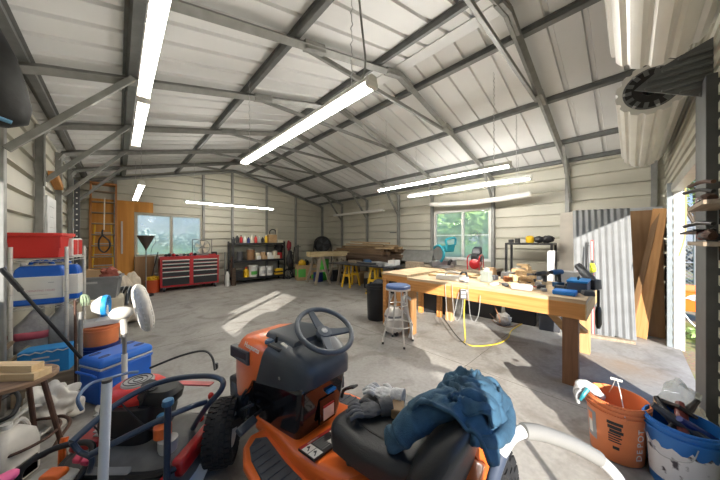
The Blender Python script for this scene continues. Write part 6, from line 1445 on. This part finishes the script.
# black shelving unit --------------------------------------------------
t = thing('shelving_unit', 'black steel shelving unit full of supplies against the back wall', 'shelving', (3.72, 9.38, 0))
SW, SDp = .92, .24
for sx in (-1, 1):
    for sy in (-1, 1):
        m = MB().b2((sx*SW-.025, sy*SDp-.025, 0), (sx*SW+.025, sy*SDp+.025, 1.45)); m.build('upright', M_BLACKM, t, .003)
for zz in (.20, .80, 1.40):
    m = MB().b2((-SW-.02, -SDp-.02, zz-.07), (SW+.02, SDp+.02, zz)); m.build('shelf', M_BLACKM, t, .004)
SY = 9.24
def bottle(label, x, z_, r_, h_, mt, capm, group, y=SY, nm='bottle', cat='bottle'):
    t = thing(nm, label, cat, (x, y, z_), 0, group)
    m = MB(); m.lathe([(.001, 0), (r_, 0), (r_, h_*.66), (r_*.4, h_*.84), (r_*.4, h_*.92), (.001, h_*.92)], seg=18); m.build('body', mt, t)
    m = MB(); m.lathe([(.001, 0), (r_*.46, 0), (r_*.46, h_*.12), (.001, h_*.12)], (0, 0, h_*.88), 14); m.build('cap', capm, t)
    return t
cols = [M_DGREY, M_BLACK, M_REDP, M_WHITE, M_NAVY, M_CREAM, M_RED, M_LGREY, M_BLACK, M_YEL]
names = ['dark grey', 'black', 'dark red', 'white', 'navy', 'cream', 'bright red', 'light grey', 'second black', 'yellow']
for i in range(10):
    bottle('%s bottle on the top of the black shelving, %s from the left' % (names[i].replace('second ', ''), ORD[i]), 2.84+.125*i, 1.402, .05, .20+.09*((i*7) % 4)/3, cols[i], M_WHITE if i % 2 else M_BLACK, 'bottles on top of the black shelving')
o = bx('cardboard_box', 'brown cardboard box on top of the black shelving', 'box', (4.06, 9.18, 1.402), (4.36, 9.42, 1.70), M_CARD, .003)
o = bx('white_tray', 'shallow white box on the right end of the shelving top', 'box', (4.38, 9.16, 1.402), (4.60, 9.34, 1.50), M_CREAM, .003)
m = MB(); m.torus((0, 0, 0), .13, .018, 'y', 28, 8, -.4, 3.6); o = m.build('cord_hoop', M_BLACK); place(o, (4.36, 9.52, 1.78)); tag(o, 'black hose hoop standing behind the brown box on the shelving', 'hose')
m = MB(); m.tube([(4.50, 9.50, 1.41), (4.52, 9.52, 1.95)], .03, 10); o = m.build('paper_roll', M_CREAM); tag(o, 'pale upright paper roll at the right end of the shelving top', 'roll')
# middle shelf: jars and cans
for i, (x, r_, h_, mt, lb) in enumerate([(3.05, .10, .30, M_DGREY, 'dark grey drum on the middle black shelf, far left'), (3.42, .13, .38, mat('brown_glaze', (.24, .13, .06), .4, var=.2), 'round brown container on the middle black shelf'), (3.66, .09, .26, M_CREAM, 'cream can on the middle black shelf, next to the round brown container'), (3.86, .10, .28, M_CARD, 'tan can in the centre of the middle black shelf'), (4.10, .10, .26, M_WHITE, 'white can on the middle black shelf'), (4.30, .09, .30, M_CREAM, 'cream jar on the middle black shelf, right half'), (4.50, .09, .24, M_REDP, 'dark red can at the right end of the middle black shelf')]):
    t_ = thing('paint_can', lb, 'can', (x, SY, .802)); m = MB(); m.lathe([(.001, 0), (r_, 0), (r_, h_*.92), (r_*.94, h_*.94), (.001, h_*.94)], seg=22); m.build('body', mt, t_)
    m = MB(); m.lathe([(.001, 0), (r_*.96, 0), (r_*.96, h_*.06), (.001, h_*.06)], (0, 0, h_*.94), 22); m.build('lid', M_METAL if i % 2 else M_BLACK, t_)
for i in range(5):
    o = bx('small_carton', 'small pale carton on the front edge of the middle black shelf, %s from the left' % ORD[i], 'box', (3.36+.24*i, 9.14, .802), (3.50+.24*i, 9.20, .93), [M_CREAM, M_WHITE, M_CARD, M_WHITE, M_CREAM][i], .003, 'cartons on the middle shelf')
m = MB(); m.blob((0, 0, .16), (.16, .10, .17), .5, 3, 5, 4); o = m.build('cable_heap', M_BLACK, None, ang=180); place(o, (4.52, 9.34, 1.045)); tag(o, 'heap of black cables at the right end of the middle black shelf', 'cables')
# bottom shelf: white buckets, yellow jug, yellow case
for i, (x, lb) in enumerate([(3.50, 'large white bucket with green print on the bottom black shelf'), (3.84, 'white bucket in the centre of the bottom black shelf'), (4.10, 'white bucket right of centre on the bottom black shelf')]):
    t_ = thing('white_bucket', lb, 'bucket', (x, SY, .202)); s = 1. if i else 1.2
    m = MB(); m.lathe([(.001, 0), (.115*s, 0), (.125*s, .32*s), (.001, .32*s)], seg=26); b_ = m.build('body', M_WHITE, t_)
    m = MB(); m.lathe([(.128*s, -.02), (.134*s, -.02), (.134*s, .015), (.001, .018), (.001, -.0)][:4], (0, 0, .32*s), 26); m.build('lid', M_WHITE, t_)
    m = MB(); m.loft([[((.123*s)*math.sin(a), -(.123*s)*math.cos(a), z_) for z_ in (.08, .20)]+[((.125*s)*math.sin(a), -(.125*s)*math.cos(a), z_) for z_ in (.20, .08)] for a in [-.8+1.6*k/8 for k in range(9)]]); m.build('label', M_GREEN if i == 0 else M_LGREY, b_)
t_ = bottle('yellow jug on the bottom black shelf beside the large white bucket', 3.26, .202, .09, .34, M_YEL, M_RED, None, nm='yellow_jug', cat='jug')
o = bx('yellow_case', 'yellow and black tool case at the right of the bottom black shelf', 'case', (4.30, 9.12, .202), (4.58, 9.3, .42), M_YEL, .01)
m = MB().b2((-.142, -.094, .07), (.142, .094, .13)); m.build('black_band', M_BLACK, o, .004)
o = bx('black_tool_box', 'black tool box at the left of the bottom black shelf', 'tool box', (2.86, 9.14, .202), (3.12, 9.36, .46), M_BLACK, .01)
# clutter either side of the shelving
for i, (x, y, h_, mt, lb) in enumerate([(2.66, 9.15, 1.35, M_BLACK, 'tall black pole standing left of the black shelving'), (2.58, 9.25, 1.1, M_STEEL, 'grey pole standing between the tool chest and the black shelving'), (2.72, 9.05, .95, M_RUST, 'brown pole leaning against the left side of the black shelving')]):
    m = MB(); m.tube([(x, y, 0), (x+.03, y+.10, h_)], .022, 10); tag(m.build('pole', mt), lb, 'pole')
t_ = bottle('white spray bottle standing on the floor between the tool chest and the black shelving', 2.58, .0, .06, .55, M_WHITE, M_BLACK, None, y=8.98, nm='spray_bottle')
o = bx('brown_plank', 'short brown plank leaning on the left side of the black shelving', 'plank', (2.70, 8.92, 0), (2.82, 8.97, .58), W_DARK, .003)
t = thing('hand_truck', 'black hand truck with a spoked wheel right of the black shelving', 'hand truck', (4.92, 9.20, 0), rad(-60))
for sy in (-1, 1):
    m = MB(); m.tube([(0, sy*.16, .10), (.04, sy*.16, .7), (.10, sy*.15, 1.22)], .018, 8, smooth=3); m.build('rail', M_BLACKM, t)
    m = MB(); m.torus((.06, sy*.22, .20), .18, .025, 'y', 30, 8); wl = m.build('wheel', M_RUBBER, t)
    for k in range(8):
        a = 2*PI*k/8; m = MB(); m.cyl((.06, sy*.22, .20), (.06+.17*math.cos(a), sy*.22, .20+.17*math.sin(a)), .006, seg=5); m.build('spoke', M_METAL, wl)
for zz in (.4, .7, 1.0):
    m = MB(); m.beam((.03, -.16, zz), (.03, .16, zz), .03, .02); m.build('crossbar', M_BLACKM, t)
m = MB().b2((-.22, -.18, .01), (0, .18, .025)); m.build('toe_plate', M_BLACKM, t)
m = MB(); m.blob((0, 0, 0), (.09, .07, .19), .3, 2.5, 7, 4); o = m.build('red_jacket', mat('dull_red', (.30, .03, .04), .7, var=.2), None, ang=180); place(o, (4.84, 9.14, 1.27)); tag(o, 'dull red cloth hanging on the hand truck beside the shelving', 'cloth')
m = MB(); m.blob((0, 0, .0), (.13, .10, .36), .3, 2.5, 2, 4); o = m.build('black_jacket', M_BLACK, None, ang=180); place(o, (4.80, 9.0, .72)); tag(o, 'black bag hanging on the hand truck beside the shelving', 'bag')
# cardboard box with yellow tools
t = thing('cardboard_box', 'large open cardboard box with green print near the back corner', 'box', (5.22, 8.55, 0), rad(-20))
for lo, hi in (((-.36, -.26, 0), (-.35, .26, .56)), ((.35, -.26, 0), (.36, .26, .56)), ((-.36, -.26, 0), (.36, -.25, .56)), ((-.36, .25, 0), (.36, .26, .56)), ((-.36, -.26, 0), (.36, .26, .01))):
    m = MB().b2(lo, hi); m.build('side', M_CARD, t)
for nm, lo, hi in (('green_print', (-.32, -.263, .12), (-.05, -.26, .42)), ('green_print', (.16, -.263, .05), (.32, -.26, .20)), ('black_print', (.0, -.263, .06), (.14, -.26, .16))):
    m = MB().b2(lo, hi); m.build(nm, M_GREEN if 'green' in nm else M_BLACK, t)
m = MB().b2((-.363, -.2, .15), (-.36, .2, .4)); m.build('green_print', M_GREEN, t)
for i, (x, y, mt, lb) in enumerate([(5.06, 8.5, M_YEL, 'yellow power tool sticking out of the large cardboard box'), (5.26, 8.6, M_BLACK, 'black tool sticking out of the large cardboard box'), (5.14, 8.72, M_YEL, 'second yellow tool at the back of the large cardboard box')]):
    m = MB(); m.blob((0, 0, .10), (.11, .09, .13), .45, 3.5, i+4, 4); o = m.build('power_tool', mt, None, ang=180); place(o, (x, y, .50)); tag(o, lb, 'power tool')
o = bx('metal_stand', 'thin dark metal stand against the back wall above the cardboard box', 'stand', (5.43, 9.5, 0), (5.47, 9.54, 1.30), M_STEELD, .003)
m = MB().b2((-.12, -.02, 1.20), (.12, .02, 1.23)); m.build('crosspiece', M_STEELD, o)
# drum fan and red case in the corner
t = thing('drum_fan', 'large round black drum fan in the far back corner', 'fan', (6.28, 8.95, 0), rad(-45))
m = MB(); m.lathe([(.001, .0), (.31, .0), (.31, .02), (.001, .02)], (0, .08, 1.32), 32, 'y'); m.build('back_mesh', M_BLACK, t)
m = MB(); m.lathe([(.30, -.17), (.34, -.15), (.35, 0), (.34, .15), (.30, .17), (.32, 0), (.30, -.17)], (0, 0, 1.32), 36, 'y'); m.build('drum', M_BLACK, t)
for k in range(5):
    m = MB(); m.torus((0, -.17, 1.32), .06+.06*k, .006, 'y', 32, 5); m.build('grille_ring', M_BLACK, t)
for k in range(4):
    a = 2*PI*k/4+.4; m = MB(); m.loft([[(r*math.cos(a+q_), y, 1.32+r*math.sin(a+q_)) for r, q_ in ((.05, -.3), (.29, -.35), (.29, .35), (.05, .3))] for y in (0, .01)]); m.build('fan_blade', M_DGREY, t)
for sx in (-1, 1):
    m = MB(); m.tube([(sx*.30, 0, 0), (sx*.38, 0, .7), (sx*.36, 0, 1.32)], .02, 8, smooth=4); m.build('stand_leg', M_BLACKM, t)
m = MB(); m.cyl((-.32, 0, .02), (.32, 0, .02), .02, seg=8); m.build('stand_foot', M_BLACKM, t)
# wooden sawhorses with slabs
def sawhorse(label, x, y, rz, h_, mt, w_=.8, nm='sawhorse', group=None, lw=.09):
    t = thing(nm, label, 'sawhorse', (x, y, 0), rz, group)
    m = MB().b2((-w_/2, -.05, h_-.09), (w_/2, .05, h_)); m.build('beam', mt, t, .004)
    for sx in (-1, 1):
        for sy in (-1, 1):
            m = MB(); m.beam((sx*(w_/2-.12), sy*.05, h_-.04), (sx*(w_/2-.03), sy*.26*lw/.09, 0), lw, .04, (1, 0, 0)); m.build('leg', mt, t, .003)
        m = MB(); m.beam((sx*(w_/2-.09), -.15, h_*.5), (sx*(w_/2-.09), .15, h_*.5), .03, .08); m.build('spreader', mt, t, .003)
    return t
W_HORSE = wood('weathered_horse', (.36, .31, .24), (.26, .22, .16), axis=2)
sawhorse('weathered wooden sawhorse holding the pale slab, left one', 5.05, 7.45, rad(80), .93, W_HORSE)
sawhorse('weathered wooden sawhorse holding the pale slab, right one by the lumber', 5.66, 7.05, rad(80), .93, W_HORSE)
t = thing('wood_slab', 'thick pale live edge wood slab lying across the wooden sawhorses', 'slab', (5.45, 7.30, .935), rad(-18))
m = MB(); n = 24
top = [(-.78+1.56*k/n, -.24+.03*noise.noise((k*.4, 0, 0)), 0) for k in range(n+1)]+[(.78-1.56*k/n, .24+.03*noise.noise((k*.4, 5, 0)), 0) for k in range(n+1)]
m.loft([[(x, y*.97, 0) for x, y, _ in top], [(x, y, .07) for x, y, _ in top], [(x, y*.98, .16) for x, y, _ in top]]); m.build('slab', wood('slab_wood', (.58, .47, .27), (.42, .31, .15), axis=0), t)
o = bx('green_tub', 'bright green tub on the floor between the wooden sawhorses', 'tub', (5.50, 7.85, .0), (5.80, 8.1, .78), mat('bright_green', (.06, .50, .05), .5), .01)
for i, (x, y, w_, h_, mt, lb) in enumerate([(5.75, 7.5, .3, .42, M_DGREY, 'dark grey bin under the pale wood slab'), (5.25, 7.75, .25, .34, M_NAVY, 'navy bin behind the left wooden sawhorse'), (6.15, 6.5, .4, .40, M_CARD, 'brown carton under the lumber stack'), (6.1, 5.9, .35, .42, M_CREAM, 'pale carton under the lumber between the yellow sawhorses'), (5.8, 6.9, .3, .3, M_DGREY, 'grey bin on the floor between wooden and yellow sawhorses')]):
    bx('storage_bin', lb, 'bin', (x-w_/2, y-w_/2, 0), (x+w_/2, y+w_/2, h_), mt, .01)
# lumber stack on a rack by the right wall
for i, y in enumerate((5.35, 6.4, 7.3)):
    t = thing('lumber_stand', ['wooden stand under the near end of the lumber stack', 'wooden stand under the middle of the lumber stack', 'wooden stand under the far end of the lumber stack'][i], 'stand', (6.32, y, 0))
    m = MB().b2((-.40, -.05, .70), (.40, .05, .80)); m.build('crossbeam', W_DARK, t)
    for sx in (-1, 1):
        m = MB().b2((sx*.34-.04, -.04, 0), (sx*.34+.04, .04, .70)); m.build('leg', W_DARK, t)
rs = random.Random(77); W_LUM = [wood('lumber_dark', (.12, .075, .045), (.07, .042, .025), axis=1), wood('lumber_brown', (.24, .15, .08), (.16, .095, .05), axis=1), wood('lumber_tan', (.44, .31, .17), (.32, .21, .11), axis=1)]
LAY = ['bottom', 'second', 'third', 'fourth', 'fifth', 'top']; POS = ['nearest the room', 'second from the room', 'middle', 'second from the wall', 'against the wall']
for l in range(6):
    for c in range(5):
        if l == 5 and c in (0, 4): continue
        L_ = rs.uniform(2.0, 2.6); y0 = 5.02+rs.uniform(-.25, .30)
        o = MB().box((0, L_/2, .04), (.14, L_, .078)).build('lumber_board', W_LUM[min(2, max(0, int(l/3+rs.uniform(-.6, 1.1))))], None, .003)
        place(o, (5.98+.165*c+rs.uniform(-.01, .01), y0, .802+.082*l), (0, 0, rs.uniform(-.05, .05))); tag(o, 'lumber board in the stack by the right wall, %s layer, %s' % (LAY[l], POS[c]), 'lumber', 'lumber stacked by the right wall')
for i, (x, y, L_, rz, dz, lb) in enumerate([(6.05, 5.3, 1.5, .18, 1.30, 'loose tan board lying askew on top of the lumber stack, nearest the room'), (6.3, 5.0, 1.7, -.12, 1.30, 'loose tan board lying askew on top of the lumber stack, middle'), (6.2, 5.2, 1.4, .32, 1.38, 'uppermost crooked tan board on top of the lumber stack'), (5.95, 4.9, .5, .5, 1.22, 'short tan offcut sticking out at the near end of the lumber stack')]):
    o = MB().box((0, L_/2, .02), (.12, L_, .04)).build('lumber_board', W_LUM[2], None, .003); place(o, (x, y, dz), (rad(1.5), 0, rz)); tag(o, lb, 'lumber', 'loose boards on the lumber stack')
# dark table on yellow sawhorses
sawhorse('yellow plastic sawhorse under the dark table, far one', 5.48, 6.22, rad(12), .76, M_YEL, .6, lw=.055)
sawhorse('yellow plastic sawhorse under the dark table, near one', 5.32, 4.95, rad(12), .76, M_YEL, .6, lw=.055)
t = thing('dark_table_top', 'long dark table board lying on the yellow sawhorses', 'table top', (5.32, 5.40, .765), rad(6))
m = MB().b2((-.42, -1.15, 0), (.42, 1.1, .035)); m.build('board', M_DGREY, t, .004)
m = MB().b2((-.44, -1.17, -.0), (-.42, 1.12, .03)); m.build('edge', M_BLACKM, t)
for i, (x, y, L_, w_, h_, rz, mt, lb) in enumerate([(5.42, 4.85, .9, .26, .06, 1.2, M_LGREY, 'grey flat sheet lying at the near end of the dark table'), (5.25, 5.3, .7, .16, .05, 1.5, M_DGREY, 'dark grey bar lying in the middle of the dark table'), (5.5, 5.5, .5, .2, .10, .9, MATS['drill_blue'], 'blue tool roll on the dark table'), (5.2, 4.6, .5, .10, .08, .4, M_METAL, 'bare metal rail lying across the near end of the dark table'), (5.55, 4.5, .3, .22, .14, .2, M_WHITE, 'white box at the near end of the dark table by the wall'), (5.3, 5.85, .45, .22, .07, 1.4, W_GREYW, 'weathered board piece at the far end of the dark table')]):
    o = MB().box((0, 0, h_/2), (L_, w_, h_)).build('table_item', mt, None, .006); place(o, (x, y, .802), (0, 0, rz)); tag(o, lb, 'item')
m = MB(); n = 12
m.loft([[(-.55, .30*math.sin(-.6+1.2*k/n)*1.2, .30*math.cos(-.6+1.2*k/n)-.22) for k in range(n+1)]+[(-.55, .29*math.sin(-.6+1.2*k/n)*1.2, .29*math.cos(-.6+1.2*k/n)-.22) for k in range(n, -1, -1)], [(.55, .30*math.sin(-.6+1.2*k/n)*1.2, .30*math.cos(-.6+1.2*k/n)-.22) for k in range(n+1)]+[(.55, .29*math.sin(-.6+1.2*k/n)*1.2, .29*math.cos(-.6+1.2*k/n)-.22) for k in range(n, -1, -1)]])
o = m.build('curved_sheet', M_STEEL); place(o, (6.45, 4.35, 1.02), (rad(-55), 0, rad(90))); tag(o, 'curved grey metal sheet leaning by the right wall left of the window', 'metal sheet')
t = thing('fan_motor', 'dark grey motor unit on the floor under the near end of the dark table', 'motor', (4.95, 4.55, 0))
m = MB(); m.blob((0, 0, .24), (.22, .2, .24), .2, 2, 3, 3); m.build('casing', M_DGREY, t, ang=180)
m = MB(); m.torus((-.0, -.2, .26), .13, .012, 'y', 24, 6); m.build('guard_ring', M_METAL, t)
for i, (x, y, s, lb) in enumerate([(5.75, 5.6, .30, 'black case on the floor under the dark table, far'), (5.75, 4.55, .36, 'black case on the floor under the dark table, near')]):
    bx('black_case', lb, 'case', (x-s/2, y-s/2, 0), (x+s/2, y+s/2, s), M_BLACK, .01)
m = MB().b2((-.02, -.13, 0), (.02, .13, .035)); o = m.build('wall_bracket', M_STEELD, None, .003); q = at(393, 233, X=XR-.1); place(o, q); tag(o, 'small dark bracket on the right wall post above the lumber', 'bracket')
